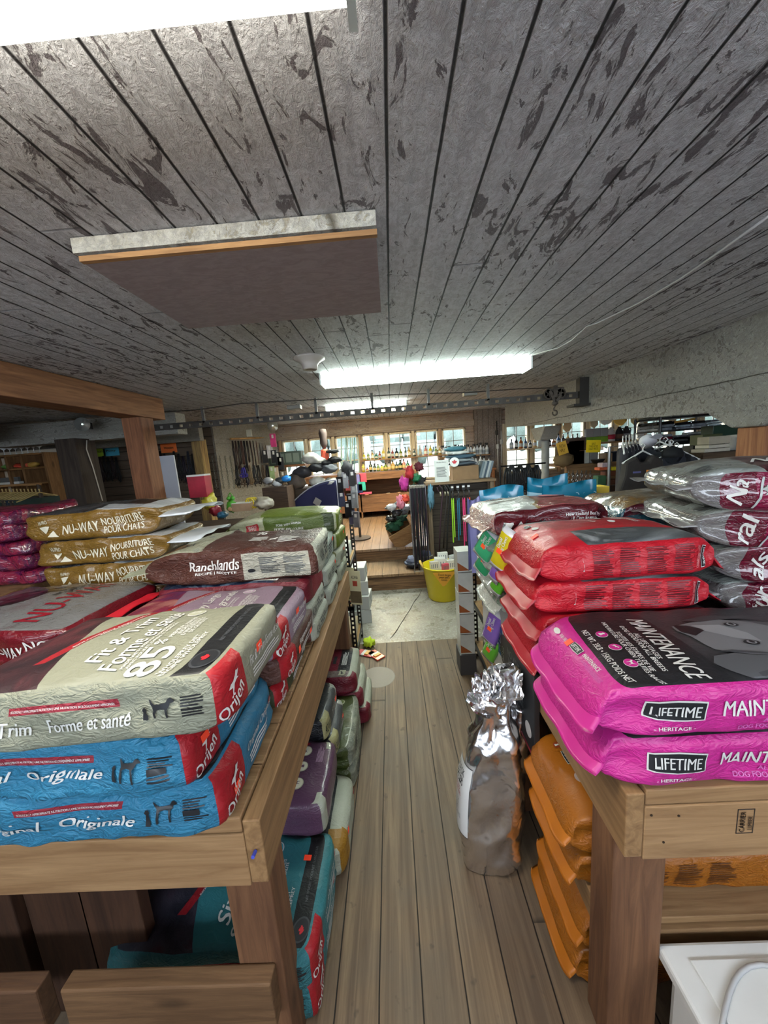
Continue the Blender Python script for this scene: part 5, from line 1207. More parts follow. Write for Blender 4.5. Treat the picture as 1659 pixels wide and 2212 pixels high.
# wire grid of dark leashes left of the stand
gx0, gx1 = at(888, 1100, Y=4.05).x, at(921, 1100, Y=4.05).x
t = empty('wire_grid', ((gx0 + gx1) / 2, 4.05, .2), 0, 'tall wire rack crowded with thin black leashes left of the display stand', 'wire rack')
b = MB(); hw_ = (gx1 - gx0) / 2
for z in (.0, .42, .66, 1.0): b.tube([(-hw_, -.03, z + .01), (hw_, -.03, z + .01), (hw_, .15, z + .01), (-hw_, .15, z + .01), (-hw_, -.03, z + .01)], .004, 6)
for s in (-1, 1):
    for y in (-.03, .15): b.tube([(s * hw_, y, 0), (s * hw_, y, 1.02)], .004, 6)
b.build('wire_frame', plain('#8a8a8c', .4, metal=.7), t)
rr = random.Random(11)
for i in range(15):
    x = gx0 + .006 + (gx1 - gx0 - .012) * (i / 14); L_ = rr.uniform(.85, .98)
    b = MB().tube([(0, 0, 0), (rr.uniform(-.006, .006), -.004, -L_ * .3), (rr.uniform(-.008, .008), 0, -L_ * .7), (rr.uniform(-.006, .006), 0, -L_)], .0075, 7)
    b.lathe([(.001, .0), (.008, .005), (.008, .03), (.001, .035)], (0, 0, -.01), 8, 1)
    tag(b.build('leash', [plain(['#16141a', '#1e1626', '#2b1420', '#141a1c'][i % 4], .6), plain('#b9b4aa', .3, metal=.8)], loc=(x, 4.0 + .012 * (i % 3), 1.2)), '%s thin dark leash from the left on the wire rack' % ORD[i], 'leash', 'thin dark leashes on the wire rack')
# blankets and boxes on the stand top
b = MB().box(.0, .30, -.12, .12, 0, .16); b.b.normal_update()
t = tag(b.build('carton', plain('#7d6142', .7, vary=.2), loc=(.72, 4.32, SZ)), 'open brown carton on top of the display stand', 'carton')
for k in range(5):
    M_ = Matrix.Rotation(R(16), 4, 'Y')
    o = tag(MB().box(-.016, .016, -.1, .1, 0, .20, 0, M_).build('folded_blanket', plain(['#5d6a70', '#8a9294', '#3f4c58', '#9aa0a0', '#667078'][k], .9), bevel=.008, loc=(1.035 + .036 * k * .7, 4.30, SZ + .005)), '%s grey folded blanket from the left leaning on the carton' % ORD[k], 'blanket', 'grey blankets leaning on the display stand')
z = SZ + .165
for k, (w, h, c_, dx) in enumerate(((.34, .045, '#4a5560', .02), (.38, .04, '#8b9496', -.03), (.36, .05, '#3c5666', .0), (.28, .045, '#cfd3d0', -.04), (.26, .055, '#3f7484', -.06))):
    b = MB().blob((0, 0, h / 2), (w / 2, .13, h / 2 + .004), 0, 3, .12, 3, k + 7)
    tag(b.build('folded_blanket', plain(c_, .9, vary=.2), smooth=True, loc=(.84 + dx, 4.32, z)), '%s folded blanket in the heap on the display stand carton' % ['lowest', 'second from the bottom', 'middle blue grey', 'white', 'topmost teal'][k], 'blanket'); z += h - .002
a = at(949, 1020, Y=4.07)
t = tag(MB().box(-.082, .082, -.002, .002, 0, .25).build('notice', plain('#c4c7c2', .4), loc=(.575, 4.1, SZ + .001)), 'printed white notice in a clear stand at the front of the display stand', 'notice')
b = MB().text('Microfleece Blankets', (0, -.0025, .225), (1, 0, 0), (0, 0, 1), .11, .012)
for k in range(9): b.box(-.06, .055 - .008 * (k % 3), -.0028, -.0022, .06 + .013 * k, .066 + .013 * k)
b.build('notice_print', plain('#4a4c4a', .6), t)
b = MB(); b.lathe([(.001, -.001), (.055, -.001), (.055, .001), (.001, .001)], (0, 0, 0), 24, 0, Matrix.Rotation(R(90), 4, 'X')); 
b.poly([(x * .06, -.003, z_ * .06) for x, z_ in LEAF], 1)
tag(b.build('maple_leaf_sign', [plain('#d6d8d6', .5), plain('#b3202c', .5)], loc=(.735, 4.16, SZ + .215)), 'round white sign with a red maple leaf on the display stand', 'sign')
# colourful dog toys / leads tangle left of the stand top
rr = random.Random(5)
TOY = [('#5c1a26', 'maroon'), ('#b02a30', 'red'), ('#1e6a44', 'green'), ('#c33a94', 'magenta'), ('#e2503c', 'orange red'), ('#1c1c20', 'black'), ('#2c4a34', 'dark green'), ('#e88aa0', 'pink')]
for i, (px, py) in enumerate(((905, 1008), (885, 1022), (900, 1033), (872, 1045), (875, 1078), (912, 1045), (893, 1055), (866, 1085))):
    a = at(px, py, Y=4.3)
    b = MB().blob((0, 0, 0), (.05, .045, .05 + .03 * (i % 2)), 0, 3, .4, 3.2, i)
    tag(b.build('rope_toy', plain(TOY[i][0], .8, vary=.25), smooth=True, loc=(a.x, 4.3 + .02 * (i % 3), a.z)), '%s bundled toy hanging left of the display stand' % TOY[i][1], 'toy', 'bundled toys left of the display stand')
# tilted crate with green items and bagged toys
a = at(872, 1150, Y=4.75)
t = empty('wooden_crate', (a.x + .02, 4.78, .46), 0, 'tilted wooden crate holding green goods above the upper step', 'crate')
M_ = Matrix.Rotation(R(-28), 4, 'Y') @ Matrix.Rotation(R(20), 4, 'X')
for nm, bx in (('crate_side', (-.17, .17, -.2, -.185, 0, .24)), ('crate_side', (-.17, .17, .185, .2, 0, .24)), ('crate_side', (-.17, -.155, -.185, .185, 0, .24)), ('crate_side', (.155, .17, -.185, .185, 0, .24)), ('crate_base', (-.155, .155, -.185, .185, 0, .015))):
    MB().box(*bx, 0, M_).build(nm, wood('#a9825a', '#7d5c3c', 0, 1), t, bevel=.002)
for k in range(3):
    p = M_ @ Vector((-.06 + .07 * k, -.03 + .05 * k, .25))
    tag(MB().blob((0, 0, 0), (.09, .1, .06), 0, 3, .3, 3, k).build('green_bundle', plain(['#1d4a34', '#2c5f3f', '#17392a'][k], .85, vary=.3), smooth=True, loc=(a.x + .02 + p.x, 4.78 + p.y, .46 + p.z)), '%s green cloth bundle in the tilted crate' % ['left', 'middle', 'right'][k], 'cloth bundle')
for k, (px, py) in enumerate(((845, 1093), (862, 1088), (878, 1095), (856, 1105), (845, 1118), (869, 1104))):
    p = at(px, py, Y=4.72)
    tag(MB().blob((0, 0, 0), (.075, .05, .045), 0, 3, .25, 4, k + 20).build('bagged_sock', plain(['#c6cace', '#3a4048', '#9aa2aa', '#2c3036', '#1f2226', '#565e66'][k], .25, coat=.6, vary=.5), smooth=True, loc=(p.x, 4.60 + .03 * (k % 3), p.z)), '%s plastic wrapped sock bundle over the tilted crate' % ['top left white', 'upper dark grey', 'upper right grey', 'middle charcoal', 'lowest black', 'right slate'][k], 'sock bundle', 'wrapped sock bundles over the crate')
# ------------------------------------------------------------------ wood bins under the back windows
bx0, bx1 = at(662, 1100, Y=7.3).x, at(905, 1090, Y=7.3).x
t = empty('bin_counter', ((bx0 + bx1) / 2, 7.5, .37), 0, 'long wooden counter with slanted bins under the back windows', 'counter'); ox = (bx0 + bx1) / 2; hw_ = (bx1 - bx0) / 2
M_CN = wood('#946a49', '#65452f', 0, .8)
MB().box(-hw_, hw_, -.35, .4, .84, .88).build('worktop', M_CN, t, bevel=.004)
MB().box(-hw_, hw_, -.36, -.33, .74, .84).build('front_board', M_CN, t, bevel=.004)
MB().box(-hw_, hw_, .3, .33, 0, .84).build('back_board', M_CN, t)
MB().box(-hw_, hw_, -.55, -.52, .12, .46).build('bin_front', M_CN, t, bevel=.004)
MB().box(-hw_, hw_, -.52, .3, .30, .33).build('bin_floor', M_CN, t)
for x in (-hw_, 0, hw_ - .03): MB().box(x, x + .03, -.55, .3, 0, .5).build('divider', M_CN, t, bevel=.003)
rr = random.Random(21)
for i in range(10):
    x = bx0 + .15 + i * (bx1 - bx0 - .3) / 9
    tag(MB().blob((0, 0, .06), (rr.uniform(.06, .09), .07, .06), 0, 2, .25, 3, i).build('seashell_toy', plain(['#d9a98a', '#c98a72', '#b9a58c', '#e0b8a0', '#d06a5a'][i % 5], .7, vary=.2), smooth=True, loc=(x, 7.1 + .05 * (i % 2), .37 + .331)), '%s pinkish lump from the left in the slanted wooden bin' % ORD[i], 'chew', 'pinkish chews in the wooden bins')
# shelves + bottles at the back windows
def shelf_board(x0, x1, y0, y1, z, label, th=.025, m=None):
    return tag(MB().box(x0, x1, y0, y1, z - th, z).build('window_shelf', m or wood('#a5825c', '#7c5d40', 0, 1), bevel=.003), label, 'shelf')
sA = at(780, 989, Y=7.85); sB = at(1070, 968, Y=7.85)
shelf_board(sA.x, sB.x - .45, 7.76, 7.95, 1.50, 'upper wooden shelf of small bottles across the back windows')
def bottle(prof, mats, loc, label, group, trigger=False, rz=0.0, seg=14):
    b = MB(); b.lathe(prof[0], seg=seg); 
    if len(prof) > 1: b.lathe(prof[1], seg=seg, m=1)
    b.lathe([(prof[0][1][0] * 1.01, prof[0][-1][1] * .2), (prof[0][1][0] * 1.02, prof[0][-1][1] * .21), (prof[0][1][0] * 1.02, prof[0][-1][1] * .5), (prof[0][1][0] * 1.01, prof[0][-1][1] * .51)], seg=seg, m=2)
    if trigger:
        zt = prof[0][-1][1]; b.box(-.045, .02, -.012, .012, zt + .02, zt + .045, 1).bar((-.03, 0, zt + .03), (-.035, 0, zt - .02), .01, .008, 1)
    o = b.build('bottle', mats, smooth=True, loc=loc, rz=rz); tag(o, label, 'bottle', group); return o
rr = random.Random(3)
def P1(r, h): return [[(.001, 0), (r, .004), (r, h * .68), (r * .4, h * .82), (r * .35, h)], [(r * .42, h * .98), (r * .42, h * 1.14), (.001, h * 1.15)]]
BC = ['#c8b82c', '#6f8c4c', '#b08a4a', '#2f6a4c', '#8c3a2a', '#c8b040', '#3c4a3c', '#803028', '#22302a', '#6a7a2c', '#2c4a3a', '#b58a3c', '#2d4034', '#a9a4a0', '#c07a70']
xs_ = [786, 795, 804, 812, 820, 828, 840, 848, 857, 866, 876, 884, 895, 908, 920, 930, 942, 950]
for i, px in enumerate(xs_):
    X = at(px, 980, Y=7.85).x; h = rr.uniform(.12, .22)
    bottle(P1(rr.uniform(.028, .04), h), [plain(BC[i % 15], .2, coat=.3), plain(['#1d1d1d', '#c9c4b8'][i % 2], .4), plain(['#d6d0b8', '#b9b4a0', '#e0dcc8'][i % 3], .5)], (X, 7.85, 1.5005), '%s small bottle from the left on the upper shelf across the back windows' % ORD[i], 'small bottles on the back window shelf')
xs_ = list(range(786, 884, 8))
for i, px in enumerate(xs_):
    X = at(px, 1025, Y=7.6).x; h = rr.uniform(.06, .2)
    bottle(P1(rr.uniform(.03, .045), h), [plain(BC[(i * 4) % 15], .2, coat=.3), plain('#26211c', .4), plain('#c9b070', .5)], (X, 7.6 + .03 * (i % 2), 1.2505), '%s small amber jar from the left on the bin counter worktop' % ORD[i], 'amber jars on the bin counter')
# right part: white spray bottles on two levels
u0 = at(958, 978, Y=7.8).x; u1 = at(1052, 970, Y=7.8).x
shelf_board(u0 - .1, u1 + .05, 7.72, 7.92, 1.44, 'upper wooden shelf of white spray bottles in the corner by the windows')
MSP = [plain('#c6ccd2', .25, coat=.3), plain('#2a2a2e', .4), plain('#8c949c', .5)]
for i in range(15):
    X = u0 + (u1 - u0) * i / 14; h = rr.uniform(.17, .21)
    bottle(P1(.038, h), MSP, (X, 7.8 + .04 * (i % 2), 1.4405), '%s white spray bottle from the left on the upper corner shelf' % ORD[i], 'white spray bottles on the upper corner shelf', trigger=i % 2 == 0)
u0 = at(985, 1015, Y=7.5).x; u1 = at(1055, 1010, Y=7.5).x
tag(MB().box(u0 - .1, u1 + .12, 7.35, 7.7, 1.12, 1.16).box(u0 - .08, u0 - .03, 7.38, 7.43, .37, 1.12).box(u1 + .05, u1 + .1, 7.38, 7.43, .37, 1.12).box(u1 + .05, u1 + .1, 7.6, 7.65, .37, 1.12).build('side_table', wood('#a06a44', '#70482e', 0, 1), bevel=.004), 'narrow brown wooden table carrying white spray bottles in the corner', 'table')
for i in range(9):
    X = u0 + (u1 - u0) * i / 8; h = rr.uniform(.19, .25)
    bottle(P1(.042, h), MSP, (X, 7.46 + .05 * (i % 2), 1.1605), '%s white spray bottle from the left on the narrow brown table' % ORD[i], 'white spray bottles on the narrow brown table', trigger=i % 3 == 1)
# tools on the corner planks
for i, (px, py, L_) in enumerate(((1073, 930, .35), (1083, 950, .5), (1075, 960, .6))):
    a = at(px, py, Y=7.88)
    b = MB().tube([(0, 0, .2), (0, 0, -L_)], .012, 8).lathe([(.001, 0), (.03, .01), (.03, .1), (.001, .12)], (0, 0, -.0 - .1), 10, 0)
    tag(b.build('hanging_tool', plain(['#2a2622', '#9a9a98', '#b9b9b4'][i], .5), smooth=True, loc=a), ['short dark brush hung on the corner planks', 'long grey tube hung on the corner planks', 'pale rod hung lowest on the corner planks'][i], 'tool')
# glass tubes / rods at the window left of centre
rr = random.Random(2)
for i in range(8):
    px = 735 + i * 5.2
    a0_, a1_ = at(px + rr.uniform(-3, 3), 945, Y=7.8), at(px + rr.uniform(-5, 5), 1022, Y=7.7)
    tag(MB().tube([a0_, a1_], .011, 8).build('stick', plain(['#9fc4b8', '#c9d8d0', '#6f9a8c', '#b9cfc8'][i % 4], .4), smooth=True), '%s pale green training stick from the left leaning at the window' % ORD[i], 'stick', 'pale green sticks leaning at the window')
# framed case at the leftmost window
a = at(619, 990, Y=7.7)
t = tag(MB().box(-.35, .35, -.1, .1, -.14, .14).build('glass_case', plain('#46564f', .35), bevel=.004, loc=(a.x, 7.7, a.z)), 'green framed display case standing at the leftmost back window', 'case')
for k in range(4): MB().box(-.31 + .16 * k, -.18 + .16 * k, -.102, -.1, -.09, .10).build('case_pane', plain('#7c8a84', .15), t)
tag(MB().box(a.x - .42, a.x + .42, 7.55, 7.92, a.z - .19, a.z - .1401).build('window_shelf', M_CN), 'brown shelf carrying the green display case', 'shelf')
# ------------------------------------------------------------------ navy blanket display in the middle
NY = 5.0
x0, x1 = at(632, 1090, Y=NY).x, at(728, 1090, Y=NY).x
t = empty('merchandise_bin', ((x0 + x1) / 2, NY + .3, .37), 0, 'bin draped with a navy blanket, heaped with rolled horse wraps', 'display bin'); hw_ = (x1 - x0) / 2
MB().box(-hw_ + .03, hw_ - .02, -.22, .25, 0, .82).build('bin_body', wood('#4a3a2c', '#2c2119', 0, 1), t)
b = MB(); N = 18
def blk(u, v):   # draped blanket
    x = -hw_ - .02 + u * (2 * hw_ + .04); z = .36 + v * .55 - .30 * (1 - u) ** 2.2 * v
    return (x, -.27 - .03 * math.sin(u * 9) * (1 - v) - .02 * (1 - v), z)
vv = [[b.b.verts.new(blk(i / N, j / N)) for j in range(N + 1)] for i in range(N + 1)]
for i in range(N):
    for j in range(N): b.b.faces.new((vv[i][j], vv[i + 1][j], vv[i + 1][j + 1], vv[i][j + 1]))
o = b.build('navy_blanket', plain('#1b1c44', .85), t, smooth=True); md = o.modifiers.new('s', 'SOLIDIFY'); md.thickness = .02
b = MB(); b.tube([Vector(blk(0.0 + .0, j / 10)) + Vector((0, -.012, 0)) for j in range(11)] + [Vector(blk(i / 10, 1)) + Vector((0, -.012, 0.01)) for i in range(11)] + [Vector(blk(1, 1 - j / 10)) + Vector((0, -.012, 0)) for j in range(11)], .008, 6); b.build('pale_piping', plain('#9a9aa8', .8), t, smooth=True)
b = MB().poly([(-.02, -.325, .62), (.06, -.325, .56), (.11, -.325, .64), (.03, -.325, .70)], 0, (0, -.002, 0)); b.build('embroidered_patch', plain('#8a8484', .7), t)
heap = [(655, 1020, .17, .10, .10, '#2f2c30', 'charcoal folded rug'), (640, 1040, .16, .12, .16, '#5c5048', 'brown ribbed wrap'), (690, 995, .13, .09, .07, '#c9c6ba', 'cream wrap'), (683, 1010, .14, .1, .08, '#1c1c20', 'black folded pad'),
        (712, 1012, .15, .11, .09, '#5a5c60', 'grey folded pad'), (686, 1040, .15, .1, .09, '#cbc9c0', 'cream padded roll'), (716, 1042, .13, .1, .08, '#c4c2ba', 'off-white padded roll'), (705, 1000, .12, .08, .05, '#161618', 'black bundle'), (722, 993, .12, .08, .06, '#1e1e22', 'dark cap bundle'),
        (672, 990, .16, .1, .10, '#b9b6ac', 'pale rolled wrap'), (718, 975, .12, .07, .035, '#1a1a1c', 'flat black pad'), (740, 1030, .1, .08, .14, '#8f8c88', 'grey plastic wrapped set'), (750, 1015, .1, .08, .16, '#26262a', 'black wrapped set')]
for i, (px, py, rx, ry, rz_, c_, nm) in enumerate(heap):
    a = at(px, py, Y=NY + .12 + .02 * (i % 3))
    tag(MB().blob((0, 0, 0), (rx * .8, ry, rz_ * .8), 0, 3, .16, 2.6, i + 40).build('folded_textile', plain(c_, .85, vary=.25), smooth=True, loc=a), '%s in the heap above the navy blanket, %s counted' % (nm, ORD[i]) if False else '%s heaped above the navy blanket' % nm, 'folded textile')
# brush cone, stickers above the heap
a = at(699, 955, Y=NY + .2)
t = tag(MB().lathe([(.02, -.1), (.055, -.02), (.05, .05), (.062, .12), (.05, .18), (.001, .19)], seg=16).build('bottle_brush', plain('#4a3b34', .8), smooth=True, loc=a), 'dark brown bottle shaped brush topping the textile heap', 'brush')
b = MB().lathe([(.06, -.30), (.055, -.12), (.03, -.1)], seg=14); b.build('orange_band', plain('#d8553a', .6), t); 
b = MB().lathe([(.07, -.42), (.062, -.30)], seg=14); b.build('blue_band', plain('#3f8fc4', .6), t)
# hanging packs down the right side of the bin
rr = random.Random(13)
for i, (px, py, c_, nm) in enumerate(((735, 1045, '#23242a', 'black'), (745, 1035, '#9a9aa0', 'clear wrapped'), (752, 1040, '#c63a34', 'red and black'), (760, 1030, '#1f2024', 'charcoal'), (765, 1062, '#b4b8bc', 'silver wrapped'), (757, 1082, '#26262a', 'black tagged'), (766, 1078, '#8f9298', 'grey'), (752, 1098, '#1f1f24', 'dark lower'), (760, 1115, '#3a3a58', 'navy striped'), (770, 1120, '#6a6a74', 'lowest grey'), (738, 1075, '#2a3350', 'blue patterned'))):
    a = at(px, py, Y=NY + .05 + .02 * (i % 3))
    b = MB().box(-.045, .045, -.02, .02, -.13, .1).box(-.02, .02, -.021, -.02, .02, .07, 1)
    tag(b.build('hanging_pack', [plain(c_, .3, coat=.5, vary=.4), plain('#c9c9c9', .5)], bevel=.014, loc=a, rz=R(rr.uniform(-30, 30))), '%s pack hanging at the right side of the heaped bin' % nm, 'pack', 'packs hanging beside the heaped bin')
a = at(765, 1022, Y=NY + .1)
b = MB(); b.tube([(a.x, NY + .2, .37), (a.x, NY + .2, a.z)], .018, 10); b.lathe([(.16, .37), (.16, .39), (.001, .40)], (a.x, NY + .2, 0), 20)
tag(b.build('merchandise_pole', plain('#4a3f36', .5, metal=.3)), 'round based metal pole standing beside the heaped bin', 'pole')
a = at(688, 1000, Y=7.4)
for i, (px, py, c_, nm) in enumerate(((772, 1035, '#7f7ab8', 'lilac'), (784, 1032, '#c8485c', 'red and white'), (782, 1050, '#3fb0a0', 'turquoise'), (776, 1055, '#23305c', 'navy'))):
    p = at(px, py, Y=6.9); tag(MB().box(-.07, .07, -.015, .015, -.09, .09).build('toy_packet', plain(c_, .4, vary=.3), bevel=.006, loc=p), '%s packet hanging by the left end of the bin counter' % nm, 'packet')
tag(MB().box(-.12, .12, -.01, .01, -.02, .02).build('price_card', plain('#e0506a', .6), bevel=.003, loc=at(790, 1065, Y=6.9)), 'pink price card on the slanted wooden bin', 'card')
# ------------------------------------------------------------------ left background: tack wall
def strap_bundle(px, py, Y, L_, c_, label, group=None, n_=3, w=.02, metal=True, loop=True, seed=0):
    a = at(px, py, Y=Y); rr = random.Random(seed); b = MB()
    for k in range(n_):
        dx = (k - (n_ - 1) / 2) * w * 1.1; l = L_ * rr.uniform(.8, 1)
        b.tube([(dx * .3, 0, 0), (dx, -.01 * k, -l * .3), (dx + rr.uniform(-.01, .01), 0, -l * .7), (dx * .6, 0, -l)], w * .42, 6)
    if loop: b.tube([(w * 2.2 * math.cos(t_), -.01, -L_ * .72 + L_ * .16 * math.sin(t_)) for t_ in [k * math.pi / 5 for k in range(11)]], w * .3, 6)
    o = b.build('strap_bundle', plain(c_, .6), smooth=True, loc=a)
    if metal:
        m_ = MB().tube([(.012 * math.cos(t_), -.02, -L_ + .012 * math.sin(t_)) for t_ in [k * math.pi / 4 for k in range(9)]], .004, 6); m_.build('metal_ring', plain('#b9b6ae', .25, metal=.9), o)
    return tag(o, label, 'tack', group)
k = 0
for i, px in enumerate(list(range(205, 255, 9))):
    strap_bundle(px, 985 + 3 * (i % 2), 6.12, .45, ['#1b1a1c', '#2a1c22', '#17171a'][i % 3], '%s black bridle from the left beneath the green and blue signs' % ORD[i], 'black bridles beneath the green and blue signs', 3, .022, seed=i)
for i, px in enumerate(list(range(345, 432, 10))):
    strap_bundle(px, 975 + 5 * (i % 3), 6.12, .5, ['#15161c', '#241a2a', '#1a2030', '#121214'][i % 4], '%s dark halter from the left beneath the orange sign' % ORD[i], 'dark halters beneath the orange sign', 3, .024, seed=20 + i)
for i, px in enumerate((446, 458, 474, 486, 497)):
    a = at(px, 987, Y=6.1)
    b = MB()
    for q in range(16): 
        z = -.035 * q; ang = q % 2
        b.tube([(a.x + (.012 if ang else .004) * math.cos(t_), 6.1 + (.004 if ang else .012) * math.sin(t_), a.z + z + .022 * math.sin(t_)) for t_ in [j * math.pi / 3 for j in range(7)]], .004, 5)
    tag(b.build('chain', plain('#6f6f66', .35, metal=.8)), '%s hanging steel chain from the left beside the timber post' % ORD[i], 'chain', 'steel chains hanging on the slatted wall')
for i in range(14):
    px = 502 + i * 6.2; Y = 6.5 + i * .1
    strap_bundle(px, 952, Y, [.55, .6, .5][i % 3], ['#2a1f1c', '#3a241e', '#1c1a1a', '#4a2c24', '#16161a'][i % 5], '%s brown leather strap from the left on the return wall rack' % ORD[i], 'leather straps on the return wall', 2, .028, seed=40 + i, loop=False)
for i in range(9):
    px = 510 + i * 9.5; Y = 6.5 + i * .14
    strap_bundle(px, 1005, Y, .42, ['#1a181a', '#5c4a3a', '#23202a', '#8a7358', '#2c2c30'][i % 5], '%s lower strap set from the left on the return wall' % ORD[i], 'lower strap sets on the return wall', 3, .026, seed=70 + i)
for i, (px, py, c_, nm) in enumerate(((590, 950, '#e0408c', 'hot pink'), (583, 975, '#c9c9cc', 'white'), (592, 985, '#1b1b1e', 'black'), (601, 990, '#17171a', 'second black'), (588, 1020, '#a8c48a', 'pale green'), (596, 1022, '#c9b49a', 'tan'), (607, 1000, '#222226', 'third black'), (573, 985, '#2a2a2c', 'charcoal'), (612, 1030, '#6f6556', 'olive brown'))):
    a = at(px, py, Y=7.3); tag(MB().box(-.055, .055, -.02, .02, -.14, .12).box(-.02, .02, -.022, -.02, .03, .1, 1).build('hanging_pack', [plain(c_, .5, vary=.3), plain('#d6d6d2', .5)], bevel=.012, loc=a), '%s pack hanging near the leftmost back window' % nm, 'pack', 'packs near the leftmost back window')
tag(MB().tube([at(498, 948, Y=6.45), at(583, 945, Y=7.85)], .018, 8).build('hanging_bar', wood('#c49a62', '#8c683e', 1, 1)), 'pale wooden bar the leather straps hang from', 'bar')
strap_bundle(525, 1010, 6.6, .2, '#3a2f8a', 'purple rope halter hanging among the chains', None, 3, .035)
# coloured signs
for (px, py, Y, c_, w, h, rot, txt, lab) in ((206, 975, 6.1, '#a4c83c', .11, .09, -3, 'Western', 'lime green paper sign on the slatted wall behind the dark pillar'), (232, 974, 6.1, '#4fb4d8', .14, .085, 2, 'Pony', 'sky blue paper sign on the slatted wall beside the lime one'),
        (346, 951, 6.1, '#e88ab4', .11, .06, 3, 'English', 'pink paper sign on the slatted wall right of the timber post'), (358, 967, 6.1, '#f4793a', .14, .085, -2, 'Western', 'orange paper sign on the slatted wall under the pink one')):
    a = at(px, py, Y=Y); s_ = tag(MB().box(-w, w, -.002, .002, -h, h).build('paper_sign', plain(c_, .7), loc=(a.x, 6.18, a.z)), lab, 'sign')
    MB().text(txt, (0, -.0025, 0), (1, 0, 0), (0, 0, 1), w * 1.2, h * .5).build('handwriting', plain('#4a3a2c', .7), s_)
a = at(361, 1025, Y=4.2); tag(MB().box(-.17, .12, -.01, .01, .37 - a.z if False else .2 - a.z, .22).build('whiteboard', plain('#b9bac4', .4), loc=(a.x, 4.2, a.z)), 'blank pale grey board standing right of the timber post', 'board')
# clamp lamps
for (px, py, Y, rz_, lab) in ((180, 917, 3.85, 20, 'clamp lamp with a white reflector on the flaking beam at far left'), (588, 920, 7.2, 35, 'chrome clamp lamp at the top of the return wall near the windows')):
    a = at(px, py, Y=Y); k_ = 1.0 if Y < 5 else 1.5
    t = empty('clamp_lamp', a, R(rz_), lab, 'lamp')
    M_ = Matrix.Rotation(R(90), 4, 'X')
    b = MB().lathe([(.02 * k_, -.08 * k_), (.035 * k_, -.05 * k_), (.07 * k_, .02 * k_), (.072 * k_, .025 * k_)], seg=20, M=M_); b.build('reflector', plain('#c9cfcf', .2, metal=.7), t, smooth=True)
    b = MB().lathe([(.001, -.03 * k_), (.04 * k_, -.02 * k_), (.05 * k_, .0), (.03 * k_, .022 * k_), (.001, .026 * k_)], seg=18, M=M_); b.build('bulb', plain('#e9fff4', .3, emit=1.2), t, smooth=True)
    b = MB().box(-.03, .03, .06 * k_, .14 * k_, -.04, .03); b.build('clamp', plain('#1c1c1e', .5), t)
a = at(538, 935, Y=6.7); tag(MB().box(-.05, .05, -.012, .012, -.07, .06).build('thermostat', plain('#c9c9bd', .5), bevel=.004, loc=a), 'small white thermostat box on the return wall', 'thermostat')
# far left clothes and glass shelf
t = empty('clothes_rail', (-3.6, 4.3, 0), 0, 'low clothes rail with pale wooden hangers at far left', 'clothes rail')
a0_, a1_ = at(0, 1052, Y=4.0), at(80, 1050, Y=4.0)
MB().tube([(a0_.x - .4 + 3.6, -.3, a0_.z + .02), (a1_.x + .05 + 3.6, -.3, a1_.z + .02)], .014, 8).build('rail', wood('#b58a5a', '#8a6640', 0, 1), t)
MB().tube([(a1_.x + .02 + 3.6, -.3, a1_.z + .02), (a1_.x + .02 + 3.6, -.3, 0)], .02, 8).build('rail_leg', plain('#3a2c22', .6), t)
for i in range(11):
    px = 4 + i * 8; a = at(px, 1056, Y=3.98)
    b = MB(); b.tube([(0, 0, .0), (0, 0, -.04), (.03, -.18, -.10), (.02, -.24, -.12)], .008, 6); b.tube([(0, 0, -.04), (-.02, .18, -.10)], .008, 6)
    b.box(-.012, .012, -.25, .18, -.55, -.10, 1)
    tag(b.build('hanger_garment', [wood('#cbb27c', '#9a8450', 1, 1), plain(['#22303c', '#3a3430', '#2a3a34', '#4a4038'][i % 4], .9, vary=.3)], bevel=.004, loc=a, rz=R(-15)), '%s hanging garment from the left on the low clothes rail' % ORD[i], 'garment', 'garments on the low clothes rail')
sh = empty('wall_shelf_unit', (at(45, 1000, Y=4.6).x, 4.6, 0), 0, 'brown cubby shelf with glassware and a little window behind at far left', 'shelf unit'); hx = 1.05
for z in (at(40, 1045, Y=4.6).z, at(40, 1012, Y=4.6).z, at(40, 982, Y=4.6).z): MB().box(-.5, .42, -.1, .2, z - .02, z).build('shelf_board', wood('#a37648', '#70502f', 0, 1), sh)
for x in (-.5, -.1, .1, .40): MB().box(x, x + .03, -.1, .2, 1.05, at(40, 982, Y=4.6).z).build('shelf_side', wood('#8f6b48', '#65472c', 2, 1), sh)
MB().box(-.5, .42, .2, .22, 1.0, 2.0).build('shelf_back', plain('#b9ae9c', .7), sh)
for i in range(7):
    a = at(8 + i * 13, 974, Y=4.55)
    tag(MB().lathe([(.03, 0), (.004, .01), (.004, .06), (.04, .09), (.045, .14), (.04, .14), (.001, .07)], seg=14).build('drinking_glass', plain('#c9cfd2', .1, spec=1, coat=1), smooth=True, loc=(a.x, 4.55, at(40, 982, Y=4.6).z)), '%s stemmed glass from the left on the top of the cubby shelf' % ORD[i], 'glass', 'stemmed glasses on the cubby shelf')
for i, (px, c_) in enumerate(((20, '#6f9a4c'), (45, '#b8402c'), (60, '#c04a30'), (74, '#b08a3c'))):
    tag(MB().blob((0, 0, .035), (.07, .06, .035), 0, 2, .2, 3, i).build('candle_dish', plain(c_, .5), smooth=True, loc=(at(px, 1010, Y=4.58).x, 4.58, at(40, 1012, Y=4.6).z)), '%s dish on the middle cubby shelf' % ['mossy green', 'red', 'orange red', 'ochre'][i], 'dish')
a = at(15, 1042, Y=4.5); tag(MB().box(-.14, .14, -.03, .03, 0, .03).box(-.12, .12, -.02, .02, .03, .09, 1).build('brush', [plain('#d6d4cc', .5), plain('#5a5a58', .9)], bevel=.004, loc=(a.x, 4.55, at(40, 1045, Y=4.6).z + .001)), 'white backed scrubbing brush on the lowest cubby shelf', 'brush')
